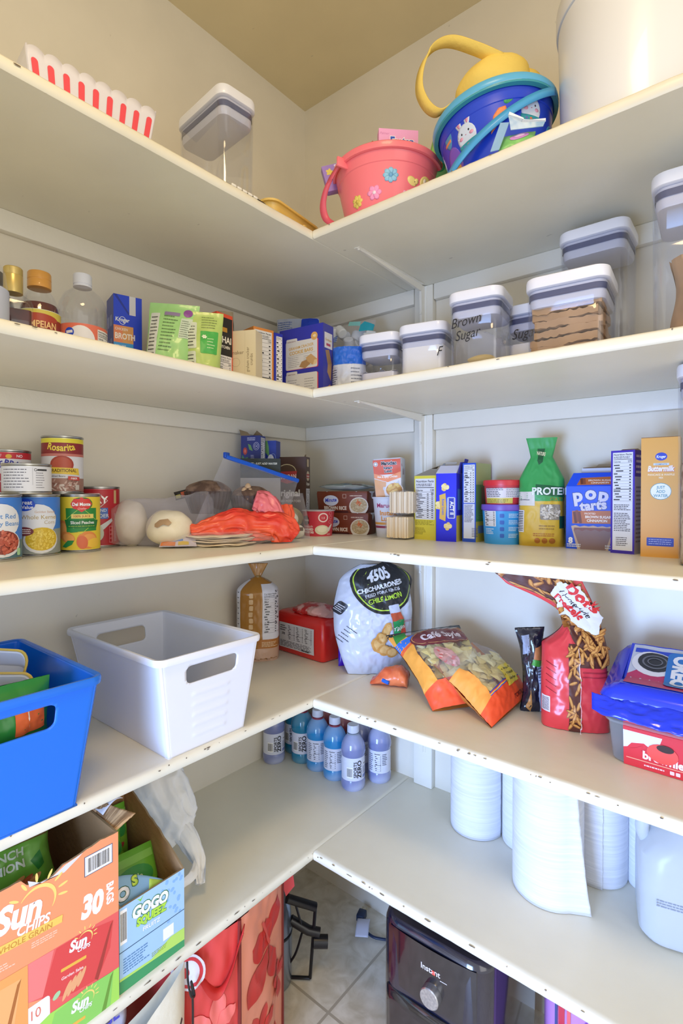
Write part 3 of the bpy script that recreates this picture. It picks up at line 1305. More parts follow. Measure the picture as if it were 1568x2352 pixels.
a.lines(.016, .0225, .044, .011, 3, '#aab8f0', fill=.35, jag=.1)
mb.build('carton_body', t)


# ---- potato box, blue boxes at the corner of the third shelf
t = thing('potato_carton', 'large dark brown instant potato box standing in the shelf corner', 'box', (.088, -.165, Z3), 27)
w, d, h = .118, .042, .218
mb = carton_mb(w, d, h, '#4a2e20')
a = face(mb, w, d, h, 'F')
a.rect(0, 0, w, h, '#4c3022')
a.ell(.062, .176, .028, .022, '#cbbd92')
a.ell(.062, .175, .0265, .0205, '#5a4432')
a.poly([(.034, .176), (.092, .178), (.088, .148), (.062, .142), (.036, .150)], '#b8403c')
a.text('IDAHOAN', .062, .156, .017, '#f0e4dc', .03, rot=3, sx=.72)
a.text('Original', .062, .107, .026, '#efe9dc', .03, sx=.92)
a.text('MASHED POTATOES', .062, .090, .0085, '#e4dccc', .02, sx=1.05)
a.ell(.060, .045, .050, .034, '#d9c77a')
a.ell(.060, .050, .036, .022, '#ece0a0')
a = face(mb, w, d, h, 'R')
a.rect(0, 0, d, h, '#4c3022')
a.ell(.021, .164, .014, .014, '#d8c8a8')
a.rect(.008, .158, .026, .012, '#b8403c', .002)
a.text('IDAHOAN', .021, .161, .006, '#ffffff', .02, sx=.8)
a.text('Original', .021, .138, .0105, '#efe9dc', .03, sx=.9)
a.nutr(.003, .042, d - .006, .086, '80', 2, rows=14)
a.bars(.014, .008, .014, .024)
a.rect(.012, .190, .018, .022, '#cdb58c', .004)
mb.build('carton_body', t)
flap([(.050, -.008, h), (.050, .008, h), (.052, .006, h + .008), (.052, -.006, h + .006)], KRAFT, t)

t = thing('tomato_carton', 'dark blue open box with tomato and leaf pictures in the corner', 'box', (.056, -.268, Z3), 28)
w, d, h = .056, .040, .272
mb = carton_mb(w, d, h, '#232f78')
a = face(mb, w, d, h, 'F')
a.rect(0, 0, w, h, '#26327e')
a.lines(.018, h - .014, .026, .010, 2, '#c8cce4')
a.ell(.012, h - .042, .006, .010, '#b84038')
a.ell(.012, h - .042, .0025, .005, '#d8786a')
a.poly([(.020, h - .022), (.028, h - .026), (.034, h - .042), (.024, h - .038)], '#6aa060')
a.poly([(.0, h - .078), (.004, h - .052), (.010, h - .062), (.020, h - .058), (.014, h - .078)], '#4a8a52')
a.ring(.044, h - .029, .0085, .011, .0009, '#cdd2ec', 16)
a.ring(.044, h - .029, .0052, .007, .0009, '#cdd2ec', 16)
a.ell(.044, h - .029, .0015, .002, '#cdd2ec')
a.lines(.028, h - .082, .010, .030, 8, '#aab0d4', jag=.2)
a = face(mb, w, d, h, 'R')
a.rect(0, 0, d, h, '#2a3a92')
a.nutr(.004, h - .105, d - .008, .10, '50', 1)
mb.build('carton_body', t)
flap([(-.028, -.02, h), (.0, -.02, h), (-.012, -.012, h + .010), (-.036, -.012, h + .018)], KRAFT, t)
flap([(-.010, .018, h), (.028, .0, h), (.022, .006, h + .006), (.004, .018, h + .018)], KRAFT, t)

t = thing('pasta_carton', 'plain blue box with a lemon and a leaf beside the brown potato box', 'box', (.062, -.213, Z3), 27)
w, d, h = .052, .036, .262
mb = carton_mb(w, d, h, '#2a3f9e')
a = face(mb, w, d, h, 'F')
a.rect(0, 0, w, h, '#2c42a4')
a.poly([(.014, h), (.026, h), (.030, h - .016), (.032, h - .046), (.018, h - .030)], '#6aa060')
a.ell(.036, h - .068, .012, .030, '#dfe2ee')
a.ring(.043, h - .048, .008, .012, .001, '#9fb4e8')
a.text('Angel', .035, h - .070, .010, '#44508c', .02, rot=-90)
a.ell(.038, .072, .016, .020, '#e0d470')
a.ell(.038, .072, .013, .017, '#ece68c')
a.rect(.0, .050, .024, .050, '#12704a')
a.text('lic', .014, .078, .014, '#dff0e6', .03)
mb.build('carton_body', t)

t = thing('soup_mix_carton', 'black and green garlic mix box behind the clear zip bag', 'box', (.118, -.296, Z3), 44)
w, d, h = .104, .035, .206
mb = carton_mb(w, d, h, '#16231e')
a = face(mb, w, d, h, 'F')
a.rect(0, 0, w, h, '#17241f')
a.rect(0, .085, w, .070, '#a8a49c')
a.rect(0, 0, w, .080, '#0f6e48')
a.rect(.010, .062, .070, .03, '#d8644a')
a.text('1 MINUTE · JUST ADD WATER', .050, .190, .0070, '#d8dcd6', .03, shear=.3, sx=.98)
a.text('garlic', .070, .054, .020, '#e6f2ea', .03)
mb.build('carton_body', t)


# ---- packs of rice bowls
def rice_pack(label, z, x=.224, rz=15):
    t = thing('rice_pack', label, 'rice pack', (x, -.062, z), rz, 'brown rice bowl packs')
    w, d, h = .158, .070, .060
    mb = MB()
    lo = []
    for q, (ww, dd) in ((0, (.93, .86)), (.08, (.95, .9)), (.9, (1, 1)), (1, (.985, .97))):
        lo.append(rsq(w * ww, d * dd, .004, h * q, 2))
    mb.loft(lo, ink('#7c3a22'))
    fn = lambda xx, yy: V((-w / 2 * (.94 + .06 * yy / h) + xx * (.94 + .06 * yy / h), -d / 2 * (.88 + .12 * min(1, yy / h)) - .0004, yy))
    a = Art(mb, fn, 0, .00008)
    a.ell(.045, .034, .024, .015, '#d6dcf0')
    a.text('Minute', .045, .0305, .0155, '#2a44c8', .03, out=.03, sx=.86, shear=.15, rot=4)
    a.text('BROWN RICE', .058, .0085, .0135, '#efe4da', .04, sx=.88)
    a.ell(.133, .018, .030, .026, '#e9e4da')
    a.ell(.133, .021, .026, .020, '#c9b48e')
    a.scatter(.133, .021, .024, .018, 130, .0030, ['#d8c8a4', '#bfa57c', '#e2d4b4', '#c8b48c'], .4, 5)
    a.scatter(.134, .029, .006, .008, 9, .004, ['#e8824a', '#dc6a3a'], .4, 2)
    a.rect(.0825, .041, .011, .011, '#d8c0b0')
    a.rect(.0835, .042, .009, .009, '#7c3a22')
    a.lines(.105, .045, .042, .004, 1, '#d8c0b0', fill=.8)
    a.rect(.0, .0, .100, .005, '#4a1e1a')
    mb.build('card_sleeve', t)
    for sx in (-1, 1):
        m = MB()
        m.lathe([(.002, .0), (.026, 0), (.035, .054), (.038, .056), (.038, .0585), (.002, .0585)], M('#dfe6f2', .3), 32, sy=.9)
        m.build('rice_bowl', t, loc=(sx * .0455, 0, .0015))
    return t


rice_pack('lower pack of two brown rice bowls behind the red potato cup', Z3)
rice_pack('upper pack of two brown rice bowls under the flat pouch', Z3 + .0602, .220, 15)


def a_cup(a, h):
    a.rect(-.07, 0, .14, h, '#c9394a')
    a.poly([(-.045, .052), (-.028, .056), (-.024, .048), (-.024, .034), (-.034, .028), (-.045, .034)], '#4a2422')
    a.text('OAN', -.033, .040, .008, '#f0e4dc', .02, sx=.9)
    a.ring(.012, .050, .0125, .0125, .003, '#f2e0e0')
    a.text('1.5', .012, .047, .007, '#f6e6e6', .02)
    a.ring(.032, .061, .0045, .0045, .0006, '#f0c4c8')
    a.ring(.034, .050, .0045, .0045, .0006, '#f0c4c8')
    a.ring(.032, .038, .0045, .0045, .0006, '#f0c4c8')
    a.text('homestyle', -.030, .024, .0085, '#f6e0e0', .01, shear=.3, sx=.9)
    a.text('MASHED', -.028, .0155, .0085, '#ffffff', .04, sx=.9)
    a.text('POTATOES', -.028, .008, .0075, '#ffffff', .04, sx=.85)
    a.ell(.010, .017, .019, .013, '#dfdcc0')
    a.ell(.010, .019, .013, .008, '#eeead2')
    a.poly([(.022, .018), (.038, .034), (.040, .030), (.030, .012)], '#e6dcd8')
    a.lines(.024, .003, .014, .005, 2, '#f2d0d0')


tub('red paper cup of mashed potatoes with a foil top', .208, -.169, Z3, .037, .0435, .068, '#c9394a', a_cup, M('#d4cfd4', .35, .2, .4, 60), False, 'potato_cup', 0, 'cup')

# flat pouch lying on the rice packs
mb = MB()
bg = Bag(.150, .075, .010, lambda q: 1, None, .0022, 40, 9, deform=lambda p: V((p.x, p.z - .037, .011 - p.y * .9)))
bg.mesh(mb, M('#b9c0bc', .35), 24, 14, back=M('#b9c0bc', .35))
a = bg.art(mb, .008)
a.rect(-.073, .006, .146, .020, '#7d8f86')
a.rect(.028, .008, .030, .012, '#6a4630')
a.text('Rice', .012, .010, .010, '#3a58b0', .02)
a.rect(-.06, .03, .08, .034, '#5a4238')
tag(mb.build('rice_pouch', loc=(.222, -.062, Z3 + .1222), rz=13, weld=.0003, ang=60), 'flat silver green pouch lying on top of the rice packs', 'pouch')

# noodle cup and wrapped noodle carton above it
mb = MB().lathe([(.002, .001), (.030, 0), (.031, .002), (.041, .100), (.0435, .101), (.0435, .105), (.002, .105)], M('#dfe3f0', .5), 40)
a = cyl_art(mb, lambda q: .031 + .010 * q / .1, .006)
a.text('Maruchan', .001, .078, .0150, '#a83a6a', .03, sx=.86)
a.text('Instant', .002, .058, .0165, '#e09a4a', .04, sx=.86)
a.text('Lunch', .002, .043, .0165, '#e09a4a', .04, sx=.86)
a.rect(-.04, .033, .08, .006, '#e0a24a')
a.rect(-.04, .024, .08, .006, '#9a3a5a')
tag(mb.build('noodle_cup', loc=(.378, -.080, Z3), rz=toward(.378, -.08, -4)), 'white foam noodle cup with pink and orange lettering, standing on the shelf', 'cup')

mb = MB()
lo = []
w, d, h = .078, .058, .100
for q, ww, dd, ox in ((0, .90, .8, 0), (.05, .92, .9, 0), (.95, 1, 1, .0), (1, .98, .98, .0)):
    lo.append(rsq(w * ww, d * dd, .006, h * q, 3))
mb.loft(lo, M('#cfd3de', .4, bump=.3, bscale=30))
fn = lambda xx, yy: V((xx * (.91 + .09 * yy / h), -d / 2 * (.85 + .14 * yy / h) - .0012 - .001 * noise.noise(V((xx * 50, yy * 50, 3))), yy))
a = Art(mb, fn, .008, .0001)
a.rect(-.037, .0, .074, h - .003, '#e8e2e2')
a.rect(-.037, .058, .074, .039, '#dc5a38')
a.poly([(-.037, .062), (.0, .052), (.037, .064), (.037, .048), (.0, .038), (-.037, .050)], '#f0925a')
a.poly([(-.037, .048), (-.004, .038), (-.010, .0), (-.037, 0)], '#e0a46a')
a.ell(.016, .014, .028, .022, '#e6e0e2')
a.ell(.017, .017, .023, .018, '#c98a3a')
a.scatter(.018, .020, .018, .012, 30, .006, ['#e2b85a', '#d09a40', '#ecca74'], .6, 8)
a.text('Maruchan', .006, .083, .0130, '#26222e', .05, out=.05, sx=.80)
a.text('Instant', .003, .0725, .0095, '#26222e', .05, out=.05, sx=.9)
a.text('Lunch', .003, .0635, .0095, '#26222e', .05, out=.05, sx=.9)
a.ell(-.030, .086, .006, .006, '#f0f0f2')
a.ring(-.030, .086, .0048, .0048, .0011, '#26222e')
a.text('Hot & Spicy Chicken', .0, .050, .0078, '#fff2e6', .03, sx=.84)
a2 = Art(mb, lambda xx, yy: V((w / 2 * (.91 + .09 * yy / h) + .0005, xx, yy)), 0)
a2.lines(-.012, .052, .018, .026, 4, '#8a6a84', rot=90)
a2.rect(-.026, .0, .010, .022, '#c98a4a')
a2.text('n.', -.022, .078, .012, '#a83a6a', .03)
tag(mb.build('noodle_carton', loc=(.383, -.077, Z3 + .1058), rz=22, ry=-3, weld=0), 'orange and white noodle soup carton balanced on the white noodle cup', 'box')


# ---- sleeves of crackers in clear wrap
def sleeve(label, x, y, z, rz, w, d, h, seed):
    t = thing('cracker_sleeve', label, 'crackers', (x, y, z), rz, 'wrapped cracker sleeves')
    rd = random.Random(seed)
    mb = MB()
    n = 13
    for i in range(n):
        xx = -w / 2 + .005 + (w - .01) * i / (n - 1)
        mb.box((xx, rd.uniform(-.001, .001), h / 2), (.0046, d - .008, h - .007 - rd.random() * .003), ink(['#ead6ac', '#e2c898', '#f2e2be'][i % 3]), .0008, rd.uniform(-3, 3), 1)
    mb.build('cracker_stack', t)
    m2 = MB()
    lo = []
    for i in range(15):
        q = i / 14
        e = math.sin(PI * min(1, max(0, q))) ** .22 if 0 < q < 1 else .12
        lp = []
        for p in rsq(d * (.3 + .7 * e), h * e, .01, 0, 5):
            nz = .0022 * noise.noise(V((q * 9 + seed, p.x * 60, p.y * 60)))
            lp.append(V((-w / 2 - .006 + (w + .012) * q, p.x * (1 + nz * 8), p.y + h / 2 + nz)))
        lo.append(lp)
    m2.loft(lo, CLEARBAG)
    m2.build('wrapper', t)
    return t


sleeve('bottom sleeve of crackers in clear wrap resting on the third shelf', .446, -.128, Z3, 12, .062, .050, .060, 1)
sleeve('upper sleeve of crackers in clear wrap beside the noodle cartons', .450, -.120, Z3 + .061, 18, .064, .050, .062, 2)


# ---- soft bags on the left run
def sackpts(L, prof, amp, scale, seed, nu=30, nv=26, z0=.0006):
    loops = []
    for i in range(nu + 1):
        q = i / nu
        cy, cz, ry, rzz = prof(q)
        lp = []
        for k in range(nv):
            th = 2 * PI * k / nv
            c, s_ = math.cos(th), math.sin(th)
            nz = noise.noise(V((q * L * scale + seed * 3, c * 1.6, s_ * 1.6 + seed))) + .6 * (1 - 2 * abs(noise.noise(V((q * L * scale * 2.2, c * 3 + seed, s_ * 3)))))
            f = 1 + amp * nz / max(.01, (ry + rzz) / 2)
            lp.append(V(((q - .5) * L + amp * .6 * noise.noise(V((c * 2, s_ * 2, q * 6 + seed))), cy + ry * c * f, max(z0, cz + rzz * s_ * f))))
        loops.append(lp[::-1])
    return loops[::-1] if False else loops


def sack(mb, mat, L, prof, amp=.003, scale=30, seed=1, nu=30, nv=26):
    return mb.loft([l[::-1] for l in sackpts(L, prof, amp, scale, seed, nu, nv)], mat)


def lerp_prof(keys):
    def f(q):
        for i in range(len(keys) - 1):
            a, b = keys[i], keys[i + 1]
            if q <= b[0]:
                u = (q - a[0]) / (b[0] - a[0])
                u = u * u * (3 - 2 * u)
                return tuple(a[j + 1] * (1 - u) + b[j + 1] * u for j in range(4))
        return keys[-1][1:]
    return f


def catmull(P, n):
    P = [V(p) for p in P]
    P = [P[0] * 2 - P[1]] + P + [P[-1] * 2 - P[-2]]
    o = []
    for i in range(1, len(P) - 2):
        for k in range(n):
            t = k / n
            a, b, c, d = P[i - 1:i + 3]
            o.append(.5 * ((2 * b) + (c - a) * t + (2 * a - 5 * b + 4 * c - d) * t * t + (3 * b - a - 3 * c + d) * t ** 3))
    o.append(P[-2])
    return o


def rag(mb, mat, path, wd, th, amp=.003, seed=1, n=26, seg=10, scale=40, zmin=None):
    """crumpled gathered film following a path; wd and th are half sizes per path point"""
    pts = catmull(path, seg)
    m = len(pts)
    loops = []
    pw = None
    for i, p in enumerate(pts):
        q = i / (m - 1) * (len(wd) - 1)
        k = min(int(q), len(wd) - 2)
        u = q - k
        a = wd[k] * (1 - u) + wd[k + 1] * u
        b = th[k] * (1 - u) + th[k + 1] * u
        t = (pts[min(i + 1, m - 1)] - pts[max(i - 1, 0)]).normalized()
        s1 = t.cross(V((.8, -.75, .4))).normalized()
        if s1.length < .1:
            s1 = V((0, 0, 1))
        if pw is not None and s1.dot(pw) < 0:
            s1 = -s1
        pw = s1
        s2 = t.cross(s1)
        lp = []
        for j in range(n):
            h = 2 * PI * j / n
            d = s1 * (a * math.cos(h)) + s2 * (b * math.sin(h))
            nz = noise.noise(V((math.cos(h) * 1.6 + seed, math.sin(h) * 1.6, i * .06))) + 1.3 * (1 - 2.2 * abs(noise.noise(V((math.cos(h) * 2.6, math.sin(h) * 2.6 + seed, i * .07))))) + .5 * (1 - 2 * abs(noise.noise(V((math.cos(h) * 6, math.sin(h) * 6 + seed, i * .12)))))
            pp = p + d + d.normalized() * amp * nz
            if zmin is not None:
                pp.z = max(zmin, pp.z)
            lp.append(pp)
        loops.append(lp)
    return mb.loft(loops, mat)


DOUGH = noise_mat('pale_bread_crust', '#d9cdb2', '#ece3cc', 14, .6, .35, .6, bump=.15, c3='#e6dbbf')
for (nm_, lb, x, y, z, rad, sc3, seed, rzz) in (
        ('bread_roll', 'pale round bread roll with a brown patch inside the clear bag', .165, -.600, .0395, .046, (1.05, 1.10, .86), 3, 0),
        ('bread_roll', 'flat pale bread roll at the far left end of the clear bag', .085, -.645, .050, .054, (.75, .62, .92), 8, 20)):
    mb = MB().ball((0, 0, 0), rad, DOUGH, 28, 18, sc3, .10, seed)
    if seed == 3:
        a = Art(mb, lambda xx, yy: V((.0, -.0, 0)) + V((xx, -math.sqrt(max(1e-6, 1 - (xx / .0485) ** 2 - (yy / .040) ** 2)) * .0520, yy)), .005, .0006)
        a.poly([(-.022, .012), (-.012, .020), (.004, .022), (.012, .014), (.006, .008), (-.004, .011), (-.016, .004), (-.022, .006)], '#a98a68')
        mb.build(nm_, loc=(x, y, Z3 + z), rz=48)
        o = bpy.data.objects[mb and nm_]
    else:
        o = mb.build(nm_, loc=(x, y, Z3 + z), rz=rzz)
    tag(o, lb, 'bread', 'bread rolls in the clear bag')
mb = MB()
pr = lerp_prof([(0, 0, .046, .026, .036), (.12, 0, .052, .050, .048), (.45, 0, .052, .054, .050), (.7, 0, .056, .050, .054), (.85, .0, .060, .040, .060), (1, .01, .075, .008, .045)])
sack(mb, HAZY, .215, pr, .0035, 26, 4, 40, 34)
tag(mb.build('bread_bag', loc=(.130, -.590, Z3), rz=64, ang=180), 'hazy clear plastic bag holding two pale bread rolls', 'bag')

mb = MB()
bgw = Bag(.036, .020, .006, None, None, .002, 60, 12)
bgw.mesh(mb, ink('#2a2622'), 12, 8)
a = bgw.art(mb, .004)
a.rect(-.002, .004, .018, .012, '#d8643a')
a.rect(-.016, .004, .012, .008, '#c9c04a')
tag(mb.build('candy_wrapper', loc=(.075, -.505, Z3 + .102), rz=55, ry=-15), 'tiny orange and yellow candy wrapper on top of the bread bag', 'wrapper')

# chocolate muffins in dark ribbed cups inside a zip bag
CUP = M('#4c3a34', .5)
for (x, y, z, rr, seed, lb) in ((.128, -.472, .112, .054, 1, 'dark brown ribbed muffin cup at the left inside the zip bag'),
                                (.188, -.392, .102, .048, 2, 'brown muffin with pale nuts at the right inside the zip bag')):
    t = thing('muffin', lb, 'muffin', (x, y, Z3 + z - .045), 40, 'muffins in the zip bag')
    mb = MB()
    loops = []
    for (r_, z_) in ((.30, 0), (.72, .0), (.92, .030), (1.0, .052)):
        loops.append([V(((rr * r_ * (1 + .035 * (i % 2))) * math.sin(2 * PI * i / 64), -(rr * r_ * (1 + .035 * (i % 2))) * math.cos(2 * PI * i / 64), z_)) for i in range(64)])
    mb.loft(loops, CUP)
    mb.build('paper_cup', t)
    mt = noise_mat('muffin_crumb_%d' % seed, '#5c4436', '#8b705c', 40, .8, .4, .6, bump=.5)
    mb = MB().ball((0, 0, .050), rr * .98, mt, 24, 14, (1, 1, .55), .08, seed)
    mb.build('muffin_top', t)
    if seed == 2:
        mb = MB()
        for (px, pz) in ((-.010, .066), (.004, .064), (-.003, .076)):
            mb.ball((px, -.036 + (pz - .06) * .8, pz - .006), .010, ink('#c4a480'), 10, 8, (.8, .6, 1.2))
        mb.build('nut_topping', t)

# zip bag: two sheets rising to a blue slider zip
mb = MB()


def zsheet(side):
    def f(a_, b_):
        bot = V((.205, -.575, .030)).lerp(V((.255, -.345, .028)), a_)
        top = V((.120, -.418, .2065)).lerp(V((.196, -.236, .1475)), a_)
        p = bot.lerp(top, b_)
        bul = math.sin(PI * a_) ** .6 * math.sin(PI * min(1, b_ * 1.05)) ** .7
        p += V((.6, -.75, .15)) * (.030 * bul if side else -.055 * bul)
        k = V((a_ * 7, b_ * 7, 4 + side * 3))
        p += V((.6, -.7, .1)) * .004 * (noise.noise(k) + .8 * (1 - 2 * abs(noise.noise(k * 1.8)))) * min(1, 6 * (1 - b_) + .05)
        p.z = max(p.z, .004)
        return p
    return f


t = thing('zip_bag', 'large clear zip bag with a bright blue slider, holding brown muffins', 'bag', (0, 0, Z3))
mb.grid(zsheet(1), 36, 36, CLEARBAG)
mb.grid(zsheet(0), 36, 36, CLEARBAG, True)
mb.build('bag_film', t, ang=180)
zp = [V((.120, -.418, .2065)).lerp(V((.196, -.236, .1475)), i / 10) + V((.6, -.75, 0)) * .002 * math.sin(i) for i in range(11)]
MB().tube(zp, .0058, M('#1a62d8', .3), 8, flat=1.0).build('zip_strip', t)
MB().box((.121, -.412, .209), (.008, .020, .014), M('#1450c0', .3), .002, 20).build('zip_slider', t)

# tortillas, flat stack in printed bag
t = thing('tortilla_pack', 'clear bag with a flat stack of pale flour tortillas', 'tortillas', (.205, -.505, Z3), 60)
for i in range(7):
    mb = MB()
    rr = .080 + .004 * math.sin(i * 2.3)

    def tort(a_, b_, i=i, rr=rr):
        th = 2 * PI * a_
        r_ = rr * b_ * (1 + .03 * noise.noise(V((math.cos(th) * 1.4, math.sin(th) * 1.4, i * 3))))
        z_ = .0030 * b_ * b_ * noise.noise(V((math.cos(th) * 2.2, math.sin(th) * 2.2, i * 1.3))) + .0012 * noise.noise(V((r_ * 60, th, i)))
        return V((r_ * math.cos(th), r_ * .92 * math.sin(th), max(0, z_ + .0018)))
    mb.grid(tort, 48, 8, noise_mat('tortilla_%d' % i, '#d8c4a2', ['#eadcc4', '#e4d3b8', '#f0e4cc'][i % 3], 26, .8, .35, .6))
    mb.build('tortilla', t, loc=(.004 * math.sin(i * 1.9), .004 * math.cos(i * 2.7), .0008 + i * .0036), solid=.0022, offs=1)
mb = MB()
sack(mb, CLEARBAG, .235, lerp_prof([(0, .0, .008, .060, .006), (.2, 0, .016, .082, .017), (.8, 0, .016, .084, .017), (1, 0, .012, .060, .005)]), .0022, 40, 9, 36, 30)
mb.build('wrapper', t, ang=180)
mb = MB()
bg2 = Bag(.075, .050, .002, None, None, .0015, 60, 3, deform=lambda p: V((p.x, p.z * .55, .004 + p.z * .45 - p.y)))
bg2.mesh(mb, M('#cfc7d4', .4), 16, 10)
a = bg2.art(mb, .005)
a.rect(-.036, .002, .030, .014, '#d8804a')
a.rect(-.024, .018, .034, .012, '#5a86d0')
a.rect(.0, .004, .022, .012, '#d8b84a')
a.rect(-.03, .034, .06, .012, '#d0303a')
mb.build('printed_panel', t, loc=(-.088, -.062, .0), rz=-8)

# red and orange crumpled bag on top of the tortillas
REDF = noise_mat('red_film', '#e2392c', '#f0603c', 9, .28, .42, .6, bump=.1)
mb = MB()
rag(mb, REDF, [(.205, -.575, .034), (.225, -.530, .040), (.245, -.485, .046), (.262, -.440, .040), (.285, -.405, .040), (.302, -.385, .022), (.312, -.372, .008)],
    [.008, .020, .030, .026, .028, .028, .018], [.003, .006, .008, .008, .009, .007, .003], .0055, 3, 72, 14, zmin=.003)
rag(mb, M('#e2727c', .3), [(.285, -.400, .045), (.262, -.398, .075), (.245, -.408, .092), (.240, -.425, .100)], [.018, .026, .028, .018], [.003, .004, .004, .002], .004, 5, 60, 12, zmin=.003)
rag(mb, REDF, [(.29, -.392, .03), (.278, -.372, .062), (.262, -.358, .086)], [.018, .022, .020], [.004, .004, .003], .004, 8, 60, 12, zmin=.003)
tag(mb.build('crumpled_bag', loc=(0, 0, Z3), ang=180), 'shiny red and orange plastic bag crumpled over the tortillas', 'bag')

# clear twist of bag with pale pieces, in front of the brown potato box
t = thing('garlic_bag', 'small clear bag with pale pieces against the brown potato box', 'bag', (.232, -.290, Z3), 45)
for i, (px, py, pz, rr) in enumerate(((-.020, .0, .020, .019), (.012, .004, .018, .017), (-.006, .004, .048, .018), (-.022, .006, .062, .013))):
    MB().ball((px, py, pz), rr, ink('#e2ddc8'), 16, 12, (1, .9, 1), .18, i).build('garlic_bulb', t)
mb = MB()
b3 = Bag(.085, .115, .026, lambda q: 1 - .45 * q ** 1.4, lambda q: max(.03, math.sin(PI * min(1, .12 + q * .88)) ** .6), .004, 34, 6)
b3.mesh(mb, CLEARBAG, 24, 28)
mb.build('bag_film', t, ang=180)
MB().box((.010, -.0285, .026), (.028, .001, .009), ink('#5a4a3a'), 0, 8).build('label_sticker', t)


# ================================================================ fourth shelf
def storage_bin(label, x, y, color, wb, db, wt, dt, ox, oy, h, slot_c=0, rz=0, slot_w=.085, ridges=True, gloss=.35):
    """tapered open bin with hand slots in its +x and -x ends; w along x, d along y"""
    t = thing('storage_bin', label, 'storage bin', (x, y, Z4), rz)
    m = M(color, gloss, coat=.2)
    mb = MB()

    def corner(sx, sy, q):
        return V((ox * q + sx * (wb * (1 - q) + wt * q) / 2, oy * q + sy * (db * (1 - q) + dt * q) / 2, h * q))
    N1, N2 = 80, 60

    def sdf(a, q):
        x_, y_ = abs(a - .5 - slot_c) * db - slot_w * .5 + .009, abs(q - .79) * h - .09 * h + .009
        return math.hypot(max(x_, 0), max(y_, 0)) + min(max(x_, y_), 0) - .009

    for (c0, c1, slot) in (((1, -1), (1, 1), True), ((1, 1), (-1, 1), False), ((-1, 1), (-1, -1), True), ((-1, -1), (1, -1), False)):
        vs, fs, mp_ = [], [], {}
        out = (corner(*c1, .5) - corner(*c0, .5)).cross(V((0, 0, 1))).normalized()
        for j in range(N2 + 1):
            for i in range(N1 + 1):
                a, q = i / N1, j / N2
                if slot and abs(sdf(a, q)) < .0022:
                    for _ in range(3):
                        e_ = 1e-4
                        f_ = sdf(a, q)
                        ga, gq = (sdf(a + e_, q) - f_) / e_, (sdf(a, q + e_) - f_) / e_
                        g2 = ga * ga + gq * gq
                        a, q = a - f_ * ga / g2, q - f_ * gq / g2
                p = corner(*c0, q).lerp(corner(*c1, q), a)
                # soften corners
                e = min(a, 1 - a)
                if e < .04:
                    p -= out * .004 * (1 - e / .04) ** 2
                if ridges and slot and c0[0] == 1 and .28 < a < .72 and .12 < q < .66:
                    p += out * .0012 * max(0, math.sin((q - .12) / .54 * 5 * 2 * PI)) * min(1, (a - .28) * 25, (.72 - a) * 25)
                vs.append(p)
        for j in range(N2):
            for i in range(N1):
                a, q = (i + .5) / N1, (j + .5) / N2
                if slot and sdf(a, q) < 0:
                    continue
                k = j * (N1 + 1) + i
                fs.append((k, k + 1, k + N1 + 2, k + N1 + 1))
        mb.add(vs, fs, m)
    mb.add([corner(-1, -1, 0) + V((0, 0, .0005)), corner(1, -1, 0) + V((0, 0, .0005)), corner(1, 1, 0) + V((0, 0, .0005)), corner(-1, 1, 0) + V((0, 0, .0005))], [(0, 1, 2, 3)], m)
    mb.build('bin_body', t, solid=.0024, weld=.0002, ang=50)
    lo = []
    for (gw, z_) in ((0, -.008), (.010, -.0095), (.012, -.006), (.012, -.001), (.009, .002), (.002, .002), (-.004, .0005)):
        lo.append([p + V((ox, oy, 0)) for p in rsq(wt + gw, dt + gw, .012 + gw / 2, h + z_, 5)])
    MB().loft(lo, m, False, False).build('rim', t)
    return t


storage_bin('white plastic bin, empty, in the middle of the left fourth shelf', .2485, -.662, '#e4e7f2', .273, .166, .325, .212, .004, -.012, .180, gloss=.45, slot_w=.088)
storage_bin('bright blue plastic bin at the left edge of the photo, holding white food trays', .265, -.990, '#0f6fe0', .262, .180, .300, .222, .004, .002, .185, 0, 0, .088, False, .22)

# white moulded trays with a yellow edge, standing in the blue bin
for i, (x, y, rx, rz, lb) in enumerate(((.255, -.955, 66, 30, 'white food tray with a yellow rim leaning inside the blue bin, rear one'),
                                        (.310, -.985, 50, 40, 'white food tray with a yellow rim in the blue bin, nearest the slot'))):
    mb = MB()
    w_, d_ = .125, .165
    lo = [rsq(w_ * .7, d_ * .75, .02, 0, 5), rsq(w_ * .72, d_ * .77, .02, .004, 5), rsq(w_ * .94, d_ * .95, .02, .030, 5), rsq(w_, d_, .022, .031, 5)]
    mb.loft(lo, M('#dcdde4', .5), True, False)
    lo = [rsq(w_, d_, .022, .031, 5), rsq(w_ + .003, d_ + .003, .023, .032, 5), rsq(w_ + .003, d_ + .003, .023, .0335, 5), rsq(w_ - .004, d_ - .004, .021, .0335, 5)]
    mb.loft(lo, ink('#d8b24a'), False, False)
    tag(mb.build('food_tray', loc=(x - .02, y, Z4 + .118 - i * .022), rx=rx, rz=rz, solid=.0008), lb, 'tray', 'white food trays in the blue bin')
mb = MB()
b_ = Bag(.13, .11, .028, None, None, .005, 30, 4, fine=.001)
b_.mesh(mb, M('#2c8a3c', .3), 24, 20)
a = b_.art(mb, .007)
a.rect(.010, .045, .045, .030, '#f0743c')
a.rect(.030, .045, .002, .030, '#f4e0d0')
a.poly([(-.05, .05), (-.02, .06), (-.01, .09), (-.04, .08)], '#5aa84a')
a.ell(-.035, .03, .016, .012, '#4ab0d8')
tag(mb.build('snack_bag', loc=(.352, -.985, Z4 + .075), rz=88, weld=.0003, ang=60), 'green and orange bag seen through the slot of the blue bin', 'bag')

# loaf of bread in a printed bag, gathered at the top
def loaf_w(q):
    if q < .72:
        return 1.0
    if q < .86:
        return 1 - ((q - .72) / .14) ** 1.6 * .86
    return .14 + (q - .86) / .14 * .34


